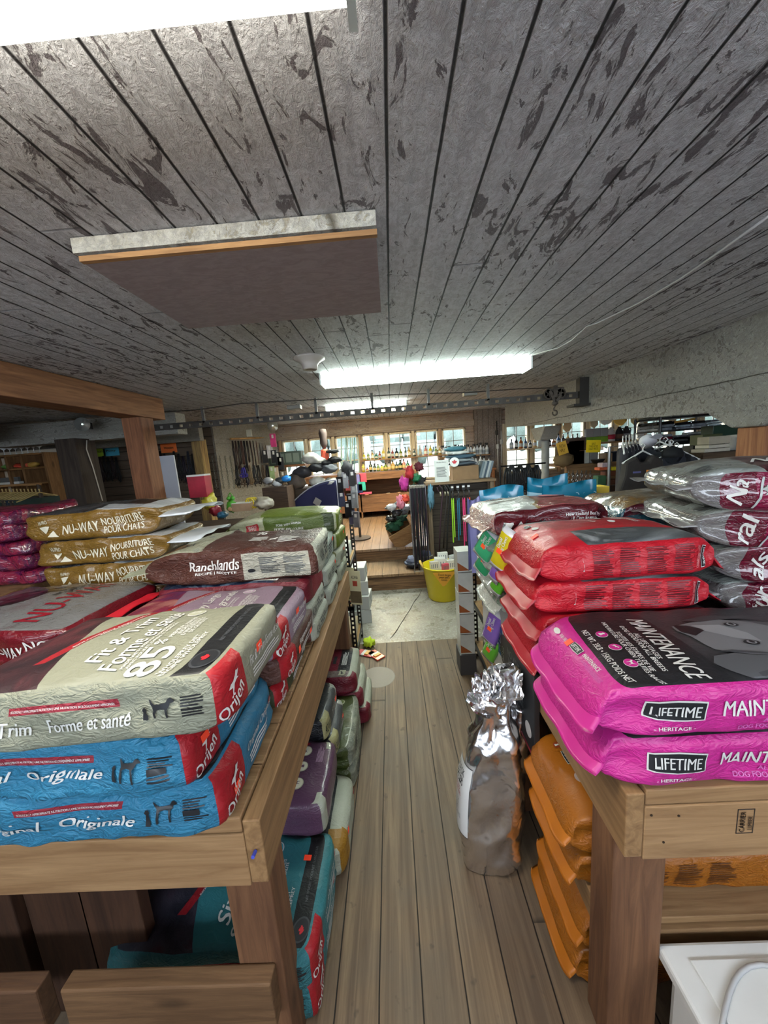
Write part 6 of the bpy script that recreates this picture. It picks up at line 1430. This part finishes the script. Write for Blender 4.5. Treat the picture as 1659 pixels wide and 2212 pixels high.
for i, (px, py, c_, nm) in enumerate(((90, 1005, '#3a4644', 'grey green wrapped blanket'), (92, 1030, '#5c6060', 'grey wrapped blanket'), (112, 1000, '#141416', 'black brush head'), (116, 1040, '#17171b', 'black boots hanging'), (95, 1048, '#8a6a4c', 'brown folded pad'))):
    a = at(px, py, Y=4.9); tag(MB().box(-.1, .1, -.06, .06, -.11, .1).build('wrapped_goods', plain(c_, .4, vary=.4), bevel=.03, loc=a), '%s between the cubby shelf and the dark pillar' % nm, 'goods')
# middle counter behind the left sacks
a = at(500, 1092, Y=3.6)
t = tag(MB().box(-2.35, -1.2, 3.35, 3.95, 0, 1.0).build('counter', wood('#4c3b30', '#2f231b', 0, 1), bevel=.004), 'dark wooden counter crowded with toys behind the tan sacks', 'counter')
tag(MB().box(at(568, 1075, Y=4.7).x, at(622, 1075, Y=4.7).x, 4.7, 5.15, .37, at(600, 1052, Y=4.7).z).build('cabinet', wood('#5a4638', '#3a2c22', 0, 1), bevel=.004), 'dark low cabinet beside the navy blanket bin', 'cabinet')
for i, (px, py, w, h, c_, nm, cat) in enumerate(((438, 1048, .085, .11, '#a01c34', 'red plastic tub with a clear lid', 'tub'), (458, 1082, .07, .085, '#c4b83c', 'yellow bagged toy', 'toy'), (505, 1088, .05, .09, '#4a9a2c', 'green frog shaped toy', 'toy'), (548, 1085, .045, .05, '#d8c02c', 'yellow rope toy', 'toy'),
        (575, 1085, .10, .06, '#b4ac9c', 'clear bag of rawhide bones', 'bag'), (530, 1092, .09, .04, '#a88a70', 'flat box of pink bones', 'box'), (470, 1100, .05, .06, '#8c1f30', 'dark red toy bundle', 'toy'), (486, 1110, .05, .03, '#2f6a8c', 'blue toy packet', 'toy'))):
    a = at(px, py, Y=3.5); b = MB()
    if cat in ('tub', 'box'): b.box(-w, w, -.06, .06, -h, h * .85).box(-w * 1.02, w * 1.02, -.062, .062, h * .85, h, 1)
    elif i == 3:
        for q in range(3): b.tube([(.04 * math.cos(t_) + .02 * q - .02, .01 * q, .05 * math.sin(t_)) for t_ in [j * math.pi / 6 for j in range(13)]], .008, 8)
    elif i == 2:
        b.blob((0, 0, -.02), (w, .05, h * .7), 0, 3, .15, 3, i); b.blob((-.02, 0, .06), (.022, .022, .022), 0, 2, .05, 3, 1); b.blob((.02, 0, .06), (.022, .022, .022), 0, 2, .05, 3, 1)
        b.tube([(0, 0, .06), (.02, 0, .09), (0, 0, .115), (-.02, 0, .09), (0, 0, .06)], .006, 8); b.blob((0, -.045, -.04), (.025, .01, .025), 1, 2, .1, 3, 1)
    else: b.blob((0, 0, 0), (w, .06, h), 0, 3, .25, 3, i)
    tag(b.build('counter_item' if False else cat, [plain(c_, .4, coat=.3, vary=.3), plain('#c9a07a' if i == 2 else '#c9c9c6', .4)], smooth=cat not in ('tub', 'box'), loc=(a.x, 3.45, max(a.z, 1.0 + h + .001))), '%s on the dark counter' % nm, cat)
for i, (px, py, c_, nm) in enumerate(((578, 1040, '#8f8f92', 'clear ball shaped bag'), (597, 1046, '#c9ccd0', 'white folded sheet'), (617, 1036, '#1f7fd0', 'bright blue box'), (604, 1040, '#33383a', 'dark green cap'))):
    a = at(px, py, Y=4.85); tag(MB().blob((0, 0, 0), (.07, .06, .05), 0, 2, .15, 3, i).build('goods', plain(c_, .4, coat=.4), smooth=True, loc=(a.x, 4.88, a.z + .01)), '%s on the dark low cabinet' % nm, 'goods')
# ------------------------------------------------------------------ right background
RW = 5.4
c0, c1 = at(1130, 1000, Y=6.2), at(1345, 1000, Y=RW)
t = empty('wood_counter', (3.0, 5.8, .37), 0, 'pale wooden counter of boxes and bottles under the right back windows', 'counter')
zt_ = at(1250, 1003, Y=RW).z - .37
M_CR = wood('#a88660', '#7d6045', 0, 1)
MB().box(2.62 - 3.0 - .0, 4.6 - 3.0, -.40, .35, zt_ - .04, zt_).build('worktop', M_CR, t, bevel=.003)
MB().box(2.62 - 3.0, 4.6 - 3.0, -.41, -.38, zt_ - .15, zt_ - .04).build('front_rail', M_CR, t, bevel=.003)
for x in (-.36, .3, .95, 1.5): MB().box(x, x + .08, -.38, -.30, 0, zt_ - .04).build('counter_leg', M_CR, t, bevel=.003)
MB().box(-.36, 1.58, -.36, .3, .30, .33).build('lower_shelf', M_CR, t)
zc_ = .37 + zt_
rr = random.Random(17)
sh2 = shelf_board(2.55, 5.3, 7.72, 7.94, 1.5, 'upper wooden shelf across the right back windows', m=wood('#c9b394', '#a08a6c', 0, 1))
for i in range(26):
    X = 2.62 + i * .1; h = rr.uniform(.14, .24)
    bottle(P1(rr.uniform(.032, .045), h), [plain(['#8c98a4', '#26262c', '#a8602c', '#33507a', '#2c2c30', '#c9a46a', '#b8bcc0'][i % 7], .25, coat=.3), plain(['#1c1c1e', '#d0d0cc'][i % 2], .4), plain('#b9bcc0', .5)], (X, 7.82, 1.5005), '%s bottle from the left on the upper right window shelf' % ORD[i], 'bottles on the right window shelf')
items = [(1140, 968, '#4a4038', .12, .2, 'dark open carton'), (1157, 975, '#6b5844', .10, .13, 'brown book box'), (1198, 960, '#6f4a38', .15, .22, 'tall red brown carton'), (1242, 968, '#4a382c', .13, .11, 'dark brown carton, upper one'), (1242, 990, '#3c2f26', .11, .12, 'dark brown carton, lower one'),
         (1262, 985, '#c9ccc8', .04, .12, 'white and red bottle box'), (1278, 985, '#8c8c8e', .06, .10, 'clear jar box'), (1330, 985, '#1c2434', .10, .09, 'black box with yellow print'), (1310, 990, '#c4a47c', .05, .08, 'tan packet')]
for i, (px, py, c_, w, h, nm) in enumerate(items):
    a = at(px, py, Y=RW + .15); zb = zc_ + .001 if 'upper' not in nm else zc_ + .2
    tag(MB().box(-w, w, -.1, .1, 0, h * 1.6 if 'upper' not in nm and 'lower' not in nm else .195).build('carton', plain(c_, .7, vary=.2), bevel=.004, loc=(max(a.x, 2.62 + w), RW + .18, zb), rz=0), '%s on the pale wooden counter' % nm, 'carton')
b = MB().lathe([(.06, 0), (.09, .05), (.095, .06), (.001, .055)], seg=18); a = at(1283, 990, Y=RW)
tag(b.build('pan', plain('#161618', .4), smooth=True, loc=(a.x, RW - .1, zc_ + .001)), 'small black pan on the pale wooden counter', 'pan')
a = at(1207, 985, Y=RW); tag(MB().blob((0, 0, .09), (.14, .1, .10), 0, 3, .15, 5, 3).build('hay_bundle', plain('#6d5a3c', .95, bump=.6, bscale=90), smooth=True, loc=(a.x, RW - .14, zc_ + .001)), 'bundle of hay on the pale wooden counter under the yellow card', 'hay')
for (px, py, w, h, c_, rot, lab) in ((1214, 968, .07, .09, '#d8a83c', -15, 'ochre price card tilted above the hay bundle'), (1281, 964, .10, .085, '#f0d010', 3, 'bright yellow handwritten sign hanging under the right window shelf')):
    a = at(px, py, Y=RW - .25); s_ = tag(MB().box(-w, w, -.002, .002, -h, h, 0, Matrix.Rotation(R(rot), 4, 'Y')).build('paper_sign', plain(c_, .7), loc=(a.x, RW - .26, a.z)), lab, 'sign')
    MB().text('SALE\nTHIS ROW\nHALF PRICE' if w > .08 else 'NEW\nHAY', (0, -.003, 0), (1, 0, 0), (0, 0, 1), w * 1.3, h * 1.2).build('handwriting', plain('#8a6a10', .7), s_)
tag(MB().box(3.33, 3.36, RW - .27, RW - .24, zc_ + .001, 1.62).build('sign_post', plain('#8a8a88', .5)), 'thin upright holding the yellow sign on the counter', 'post') if False else None
# pouches, jugs on the window shelf
for i, (px, c_, lab) in enumerate(((1272, '#7fae3a', 'green and grey pouch, left one on the window shelf'), (1288, '#86b23c', 'green and grey pouch, middle one on the window shelf'), (1304, '#8ab840', 'green and grey pouch, right one on the window shelf'))):
    a = at(px, 948, Y=6.6); b = MB().box(-.07, .07, -.03, .03, 0, .1).box(-.07, .07, -.028, .028, .1, .25, 1)
    tag(b.build('pouch', [plain(c_, .4), plain('#a8a8aa', .4)], bevel=.012, loc=(a.x, 6.6, 1.53)), lab, 'pouch', 'green and grey pouches')
a = at(1318, 945, Y=6.6)
shelf_board(at(1255, 955, Y=6.6).x, at(1365, 950, Y=6.6).x, 6.5, 6.72, 1.528, 'short pale shelf carrying the green pouches and jugs')
for i, (px, c_, c2, nm) in enumerate(((1319, '#d2cfcc', '#a8243a', 'white jug with a red label'), (1337, '#26242a', '#6a4a3c', 'black jug with a picture label'), (1352, '#2a2830', '#8a8a90', 'second black jug'))):
    b = MB().lathe([(.07, 0), (.075, .02), (.075, .15), (.03, .22), (.025, .25), (.001, .25)], seg=18, sx=1, sy=.7).lathe([(.0765, .04), (.0765, .12)], seg=18, m=1, sy=.72)
    b.tube([(.03, 0, .22), (.08, 0, .2), (.075, 0, .13)], .01, 8)
    tag(b.build('jug', [plain(c_, .3), plain(c2, .5)], smooth=True, loc=(at(px, 950, Y=6.6).x, 6.6, 1.5285)), '%s beside the green pouches' % nm, 'jug')
# hooks with hanging goods at the window: shirts on hangers in the right windows
for i, (px, py, c_, nm) in enumerate(((1225, 920, '#c9b08a', 'tan silhouette tag'), (1283, 912, '#bdb39c', 'beige silhouette tag'), (1385, 930, '#c9c9c4', 'white sheet'), (1372, 905, '#b9a87c', 'small straw tag'), (1308, 905, '#d9d9d6', 'white towel'), (1340, 905, '#d8b45a', 'yellow towel'))):
    a = at(px, py, Y=7.93); tag(MB().blob((0, 0, 0), (.09 + .05 * (i > 3), .012, .13 + .06 * (i == 2)), 0, 3, .12, 2, i).build('hanging_cutout', plain(c_, .8), smooth=True, loc=a), '%s hanging in the right back windows' % nm, 'hanging')
# black harness rack left
for i in range(8):
    px = 1096 + i * 9
    strap_bundle(px, 1010 - (i % 2) * 6, 4.9, .38, ['#101114', '#16181e', '#0e0e12'][i % 3], '%s black harness from the left in the row under the corner window' % ORD[i], 'black harnesses under the corner window', 4, .028, seed=90 + i)
tag(MB().tube([at(1080, 1008, Y=4.95), at(1178, 1000, Y=5.15)], .012, 8).tube([at(1080, 1008, Y=4.95), at(1080, 1008, Y=4.95) * 1 + Vector((0, 0, .37 - at(1080, 1008, Y=4.95).z))], .012, 8).build('hanging_bar', plain('#2a2a2c', .4, metal=.6)), 'dark bar carrying the black harnesses', 'bar')
for i in range(6):
    a = at(1228 + i * 9.5, 1020, Y=4.6)
    b = MB()
    for q in range(9): b.tube([(.018 * math.cos(t_) * (1 if q % 2 else .4), .018 * math.cos(t_) * (.4 if q % 2 else 1), -.035 * q + .022 * math.sin(t_)) for t_ in [j * math.pi / 3 for j in range(7)]], .006, 6)
    tag(b.build('chain', plain('#b9babd', .15, metal=1), loc=a), '%s shiny chrome chain from the left under the pale counter' % ORD[i], 'chain', 'chrome chains under the pale counter')
for i, (px, py, c_, w, h, nm) in enumerate(((1295, 1038, '#4f7f5c', .06, .07, 'green box with a round picture'), (1318, 1022, '#6b3c28', .10, .035, 'brown bead string box, upper'), (1320, 1040, '#5c3424', .10, .035, 'brown bead string box, middle'), (1318, 1055, '#3f2c22', .11, .04, 'dark plank box, lowest'), (1300, 1012, '#e0704a', .07, .02, 'orange tray'), (1305, 1004, '#c9b4bc', .06, .03, 'pale pink bundle'), (1322, 1012, '#e0d028', .03, .025, 'yellow packet'))):
    a = at(px, py, Y=4.9); tag(MB().box(-w, w, -.06, .06, -h, h).build('boxed_goods', plain(c_, .6, vary=.3), bevel=.01, loc=a), '%s left of the hanging vests' % nm, 'boxed goods')
tag(MB().box(2.62, 3.7, 4.82, 5.0, .37, at(1300, 1068, Y=4.9).z - .02).build('goods_plinth', wood('#4a3b30', '#2f241c', 0, 1)), 'dark wooden plinth under the boxed goods left of the vests', 'plinth')
# vests on a round rack
VY = 3.3
t = empty('garment_rack', (at(1405, 1000, Y=VY).x, VY + .15, 0), 0, 'metal garment rack crowded with dark vests on white hangers', 'garment rack')
cx = at(1405, 1000, Y=VY).x; zr = at(1405, 960, Y=VY).z
MB().tube([(-.28, 0, 0), (-.28, 0, zr), (.28, 0, zr + .02), (.28, 0, 0)], .014, 10).build('rack_frame', plain('#8a8a8c', .3, metal=.8), t)
def vest(px, py, Y, c_, label, rz_=0, sc=1.0, badge=None):
    a = at(px, py, Y=Y); sc *= 1.15; t2 = empty('vest', a, R(rz_), label, 'vest', 'dark vests on the garment rack')
    b = MB(); s = sc
    body = [(-.17, -.50), (.17, -.50), (.185, -.25), (.15, -.14), (.14, -.04), (.06, .0), (.03, -.05), (-.03, -.05), (-.06, .0), (-.14, -.04), (-.15, -.14), (-.185, -.25)]
    b.poly([(x * s, -.035, z * s) for x, z in body], 0, (0, .07, 0)); b.build('vest_body', plain(c_, .9, vary=.25), t2, bevel=.018)
    b = MB(); b.tube([(-.15 * s, 0, -.05 * s), (0, 0, .03 * s), (.15 * s, 0, -.05 * s)], .008, 8).tube([(0, 0, .03 * s), (0, 0, .06), (.018, 0, .08), (.0, 0, .10), (-.018, 0, .085)], .005, 8)
    b.build('hanger', plain('#d2d2d0', .4), t2, smooth=True)
    if badge:
        MB().box(.01, .04, -.045, -.0385, -.22, -.13).build('orange_tag', plain('#e88a28', .5), t2)
        MB().box(-.11, -.04, -.040, -.0365, -.15, -.135).build('logo_patch', plain('#5a5a8a', .6), t2)
        MB().box(.05, .066, -.040, -.0365, -.33, -.31).build('square_badge', plain('#b9b9b9', .5), t2)
vest(1388, 983, VY - .12, '#332f2c', 'charcoal vest with an orange tag at the front of the garment rack', 4, 1.05, True)
vest(1450, 985, VY - .02, '#23262f', 'black jacket at the right front of the garment rack', -8, 1.1)
for i in range(5): vest(1345 + i * 7, 966 - i * 2, VY + .1 + .07 * i, ['#34343a', '#2a2d36', '#3a383e', '#26282e', '#303036'][i], '%s dark vest from the left behind the charcoal vest' % ORD[i], 62)
for i in range(4): vest(1425 + i * 12, 962 + i * 6, VY + .12 - .03 * i, ['#22262e', '#2a2d34', '#1e2026', '#2c2f38'][i], '%s black jacket from the left at the right of the garment rack' % ORD[i], -58)
a = at(1402, 958, Y=VY - .1)
t2 = empty('cap', a, R(-20), 'white baseball cap hung on top of the dark vests', 'cap')
b = MB().lathe([(.062, 0), (.064, .03), (.055, .06), (.03, .08), (.001, .088)], seg=20); o = b.build('crown', plain('#c4c6cc', .8), t2, smooth=True)
b = MB().poly([(-.045, -.055, .0), (.045, -.055, .0), (.042, -.10, -.015), (0, -.12, -.02), (-.042, -.10, -.015)], 0, (0, 0, .006)); b.build('brim', plain('#b4b8c2', .8), t2)
t2.rotation_euler = (R(-48), R(12), R(10))
a = at(1441, 980, Y=VY - .06); b = MB().lathe([(.075, 0), (.077, .03), (.065, .07), (.001, .10)], seg=18)
tag(b.build('cap', plain('#101216', .85), smooth=True, loc=(a.x, VY - .12, a.z - .03)), 'black cap hung on the right side of the garment rack', 'cap')
# open shelving with folded textiles
SY = 4.0
x0, x1 = at(1424, 960, Y=SY).x, at(1566, 960, Y=SY).x
t = empty('metal_shelving', ((x0 + x1) / 2, SY + .2, 0), 0, 'black metal shelving stacked with wrapped folded textiles at right', 'shelving'); hw_ = (x1 - x0) / 2
zs_ = [at(1490, 898, Y=SY).z, at(1490, 922, Y=SY).z - .02, at(1490, 956, Y=SY).z, at(1490, 985, Y=SY).z]
for x in (-hw_, hw_):
    for y in (-.2, .2): MB().tube([(x, y, 0), (x, y, zs_[0] + .02)], .013, 8).build('upright', plain('#1c1a1c', .4), t)
for z in zs_: MB().box(-hw_, hw_, -.2, .2, z - .015, z).build('shelf', plain('#2a282a', .4, metal=.4), t)
rr = random.Random(31); cc = 0
for si, z in enumerate(zs_):
    hmax = (zs_[si - 1] - z - .04) if si else .10
    ncol = 4
    for c_ in range(ncol):
        zz = z + .001; lay = 0
        while zz < z + hmax - .02 and lay < 4:
            w = 2 * hw_ / ncol * .45; h = rr.uniform(.018, .032)
            col = rr.choice(['#1a1c22', '#2a2f3c', '#c4c8cc', '#3a3f48', '#8a9098', '#14161a', '#6a2030', '#a9b8c0'] if si != 0 else ['#8a9488', '#2c3038', '#5a6068', '#c9ccc9', '#4a3038'])
            o = MB().box(-w, w, -.17, .17, 0, h).build('folded_textile', plain(col, .25, coat=.6, vary=.5), bevel=.008, loc=((x0 + x1) / 2 - hw_ + (c_ + .5) * 2 * hw_ / ncol, SY + .2 + rr.uniform(-.02, .02), zz), rz=R(rr.uniform(-5, 5)))
            tag(o, '%s wrapped textile up in the %s pile of the %s shelf' % (ORD[lay], ORD[c_], ['top', 'second', 'third', 'lowest'][si]), 'folded textile', 'wrapped textiles on the black shelving'); zz += h + .002; lay += 1
# more garments / straw hanger bar
tag(MB().tube([at(1458, 912, Y=3.9), at(1500, 905, Y=3.9)], .012, 8).tube([at(1470, 910, Y=3.9), at(1470, 903, Y=3.9)], .005, 6).build('wooden_hanger', wood('#c49a4a', '#a07c38', 0, 1)), 'bare yellow wooden hanger on the front of the black shelving', 'hanger')
# books, boxes on a table right of shelving
bx = at(1505, 965, Y=3.5)
tag(MB().box(at(1498, 1000, Y=3.4).x, at(1640, 1000, Y=3.4).x, 3.3, 3.8, 0, at(1550, 975, Y=3.4).z).build('counter', wood('#5c4a38', '#3c3024', 0, 1), bevel=.004), 'dark counter under the stacked books at right', 'counter')
zb = at(1550, 975, Y=3.4).z + .001
for i, (px, w, h, c_, nm) in enumerate(((1525, .12, .03, '#b9b4a4', 'cream book box'), (1545, .11, .06, '#1f1e1a', 'black and gold box'), (1528, .10, .03, '#c4beac', 'white book'), (1530, .09, .07, '#a89f8c', 'sepia picture box'), (1562, .1, .10, '#4c5230', 'olive picture box'), (1597, .13, .10, '#1f3a2a', 'dark green box'), (1605, .14, .09, '#c9ccc8', 'white tissue packet'))):
    a = at(px, 960, Y=3.45); z = zb + [0, 0, .065, .10, 0, .0, .0][i]; yy = [3.40, 3.62, 3.40, 3.40, 3.64, 3.66, 3.42][i]
    z = zb + [0, 0, .035, .07, 0, 0, 0][i]
    tag(MB().box(-w, w, -.07, .07, 0, h + [0, 0, 0, 0, .06, .14, .05][i]).build('boxed_goods', plain(c_, .5, vary=.2), bevel=.004, loc=(a.x, yy, z), rz=R([2, -4, 5, -3, 3, 0, 6][i])), '%s on the dark counter at right' % nm, 'box')
# pouches standing behind the dark red sack on the right table
def pouch(px0, px1, py, Y, h, zb, c_, band, label, rz_=0, dep=.05):
    a0_, a1_ = at(px0, py, Y=Y), at(px1, py, Y=Y); w = (a1_.x - a0_.x) / 2
    b = MB(); N = 12
    for side in (-1, 1):
        vv = [[b.b.verts.new((-w + 2 * w * i / N, side * dep * math.sin(math.pi * (i / N * .9 + .05)) ** .6 * (1 - (j / N)) ** .6 + side * .002 + .004 * math.sin(i * 1.1 + side), h * j / N + .012 * math.sin(i / N * 5 + px0) * (j / N))) for j in range(N + 1)] for i in range(N + 1)]
        for i in range(N):
            for j in range(N): b.b.faces.new((vv[i][j], vv[i + 1][j], vv[i + 1][j + 1], vv[i][j + 1])).material_index = 0 if j < 8 or not band else (1 if j == 9 and i < 7 else 0)
    bmesh.ops.remove_doubles(b.b, verts=b.b.verts[:], dist=.003)
    o = b.build('treat_pouch', [plain(c_, .25, coat=.5, vary=.15), plain('#b9dbe6', .4)], smooth=True, loc=((a0_.x + a1_.x) / 2, Y, zb), rz=R(rz_))
    if band:
        bb = MB()
        for k in range(3): bb.lathe([(.010, -.001), (.014, -.001), (.014, .001), (.010, .001), (.010, -.001)], (w * .25 + .05 * k, -.012, h * .86), 14, 0, Matrix.Rotation(R(90), 4, 'X'))
        bb.build('round_mark', plain('#a8d4e4', .5), o)
    return tag(o, label, 'pouch')
zp = .852
pouch(1035, 1130, 1060, 2.12, .505, zp, '#1783a6', True, 'teal stand-up pouch at the left behind the dark red sack')
pouch(1140, 1225, 1048, 2.20, .54, zp, '#1a7c9c', True, 'teal stand-up pouch half hidden behind the right teal pouch', 0)
pouch(1172, 1287, 1058, 2.08, .505, zp, '#1682a4', True, 'teal stand-up pouch at the right behind the dark red sack')
pouch(1008, 1038, 1065, 2.1, .45, zp, '#8c8cc4', False, 'lilac and white stand-up pouch left of the teal pouches', 20, .04)
tag(MB().box(.98, 1.3, 2.15, 2.25, zp, zp + .46).build('carton', plain('#d8b83c', .6)), 'yellow carton barely showing behind the teal pouches', 'carton')
# treat bags hanging off the right table end
def hangbag(px, py, Y, w, h, c_, label, tilt_=20, Xp=None):
    a = at(px, py, Y=Y) if Xp is None else at(px, py, X=Xp)
    t2 = empty('treat_bag', a, R(-58), label, 'treat bag', None); M_ = Matrix.Rotation(R(tilt_), 4, 'Y')
    b = MB(); N = 8
    for side in (-1, 1):
        vv = [[b.b.verts.new(M_ @ Vector((-w + 2 * w * i / N, side * .022 * (math.sin(math.pi * i / N) * math.sin(math.pi * min(1, max(0, j / N)))) ** .5 + side * .0008, -h + 2 * h * j / N))) for j in range(N + 1)] for i in range(N + 1)]
        for i in range(N):
            for j in range(N): b.b.faces.new((vv[i][j], vv[i + 1][j], vv[i + 1][j + 1], vv[i][j + 1])).material_index = 1 if (j == 0 or j == N - 1) else 0
    bmesh.ops.remove_doubles(b.b, verts=b.b.verts[:], dist=.0018)
    b.build('bag_body', [plain(c_, .2, coat=.7, vary=.2), plain('#c9c9cc', .25, coat=.5)], t2, smooth=True)
    MB().box(-.012, .012, -.028, -.024, -.01, .01, 0, M_).build('price_sticker', plain('#ff5a2a', .5), t2)
    MB().text('Dental\nDog Chews', M_ @ Vector((0, -.0265, .035)), M_ @ Vector((0, 0, 1)), M_ @ Vector((-1, 0, 0)), h * .8, w * .9).build('bag_lettering', plain('#e0e0dc', .5), t2)
for (px, py, Xp, w, h, c_, lab, tl) in ((1052, 1178, .43, .055, .09, '#3fae78', 'mint green treat bag, upper of the two by the right black rack', 35), (1052, 1210, .44, .05, .10, '#2f9a68', 'mint green treat bag, lower of the two by the right black rack', 35), (1088, 1188, .425, .042, .10, '#c9b81e', 'yellow treat bag hanging beside the red pile', 25),
        (1083, 1215, .43, .03, .11, '#7c5aa8', 'purple treat bag hanging between the green and yellow bags', 30), (1086, 1245, .445, .035, .11, '#5aa82c', 'bright green treat bag above the cookie carton', 30), (1065, 1355, .462, .05, .11, '#7f5cb0', 'purple treat bag hanging under the cookie carton', 20), (1062, 1400, .462, .045, .09, '#5cb030', 'bright green treat bag lowest of all by the right table', 25)):
    hangbag(px, py, None, w, h, c_, lab, tl, Xp)
# cartons filling the gap between the table and the rack, and one against the table
tag(MB().box(.50, .94, 1.50, 2.0, 0, .44).build('wooden_crate', wood('#b59068', '#8a6844', 1, 1), bevel=.004), 'plain pale wooden crate on the floor between the right table and the black rack', 'crate')
o = tag(MB().box(.485, .94, 1.50, 2.0, .441, .848).build('carton', plain('#b9b6b0', .5), bevel=.004), 'large white cookie carton with blue and brown panels beyond the right table', 'carton')
MB().box(.4838, .4849, 1.62, 1.86, .56, .72).build('blue_panel', plain('#1f4a7c', .5), o)
MB().text('COOKIES', (.483, 1.74, .66), (0, -1, 0), (0, 0, 1), .21, .06).text('BISCUITS', (.483, 1.74, .60), (0, -1, 0), (0, 0, 1), .19, .035).text('natural', (.483, 1.78, .78), (0, -1, 0), (0, 0, 1), .14, .04, 1).build('carton_lettering', [plain('#c2c2be', .5), plain('#3a4a5c', .5)], o)
b = MB().lathe([(.001, 0), (.085, 0), (.085, .001), (.001, .001)], (.484, 1.575, .62), 24, 0, Matrix.Rotation(R(-90), 4, 'Y')); b.text('COOKIES\nFOR DOGS', (.4825, 1.575, .6), (0, -1, 0), (0, 0, 1), .11, .07, 1); b.build('round_badge', [plain('#2c2320', .5), plain('#c2c2be', .5)], o)
o = tag(MB().box(.432, .453, 1.10, 1.43, .49, .83).build('carton', plain('#1c1c1e', .5, vary=.2), bevel=.004), 'black printed carton standing flat against the aisle side of the right table', 'carton')
MB().text('NO WHEAT\nNO CORN\nNO SOY\nNO FILLERS', (.431, 1.28, .70), (0, -1, 0), (0, 0, 1), .18, .15).build('carton_lettering', plain('#8a8a88', .5), o)
MB().box(.4308, .4318, 1.11, 1.42, .50, .51).build('red_line', plain('#8c2430', .5), o)
b = MB().lathe([(.001, 0), (.028, 0), (.028, .001), (.001, .001)], (.431, 1.15, .58), 20, 0, Matrix.Rotation(R(-90), 4, 'Y')); b.build('paw_badge', plain('#a8a4a2', .5), o)
tag(MB().box(.96, 1.83, 1.50, 2.0, 0, .848).build('wooden_crate', wood('#8d6c4b', '#6d5137', 0, 1), bevel=.004), 'wooden crate hidden behind the cookie carton under the dark sacks', 'crate')
# small white bags stacked on the aisle side of the right rack
for i in range(5):
    z = at(1003, 1372 - i * 46, Y=2.40).z
    o = MB(); o.box(-.05, .05, -.07, .07, 0, .145).poly([(-.05, -.0712, .01), (.03, -.0712, .01), (-.05, -.0712, .07)], 1, (0, -.0008, 0))
    tag(o.build('small_bag', [plain('#b9bab4', .35, coat=.3, vary=.15), plain('#8a4a24', .4)], bevel=.012, loc=(at(1003, 1300, Y=2.40).x, 2.40, .16 + i * .152)), 'small white bag with a brown corner, %s of its column' % ['lowest', 'second from the floor', 'middle one', 'second from the top', 'topmost'][i], 'bag', 'small white bags in a column')
tag(MB().box(at(1003, 1300, Y=2.4).x - .06, at(1003, 1300, Y=2.4).x + .055, 2.32, 2.48, 0, .158).build('base_box', plain('#3c3a3a', .6), bevel=.004), 'dark grey box carrying the column of small white bags', 'box')
# small dark bags stored on the right rack shelves
for si, z in enumerate((.129, .459)):
    for k in range(4):
        tag(MB().box(-.1, .1, -.17, .17, 0, .17).build('carton', plain(['#6b6f4c', '#4a3a5c', '#3c3a38', '#8a7a64'][(k + si) % 4], .5, vary=.3), bevel=.01, loc=(.69 + .215 * k, 2.29, z)), '%s carton from the aisle on the %s shelf of the right black rack' % (ORD[k], ['lowest', 'middle'][si]), 'carton', 'cartons on the right black rack')
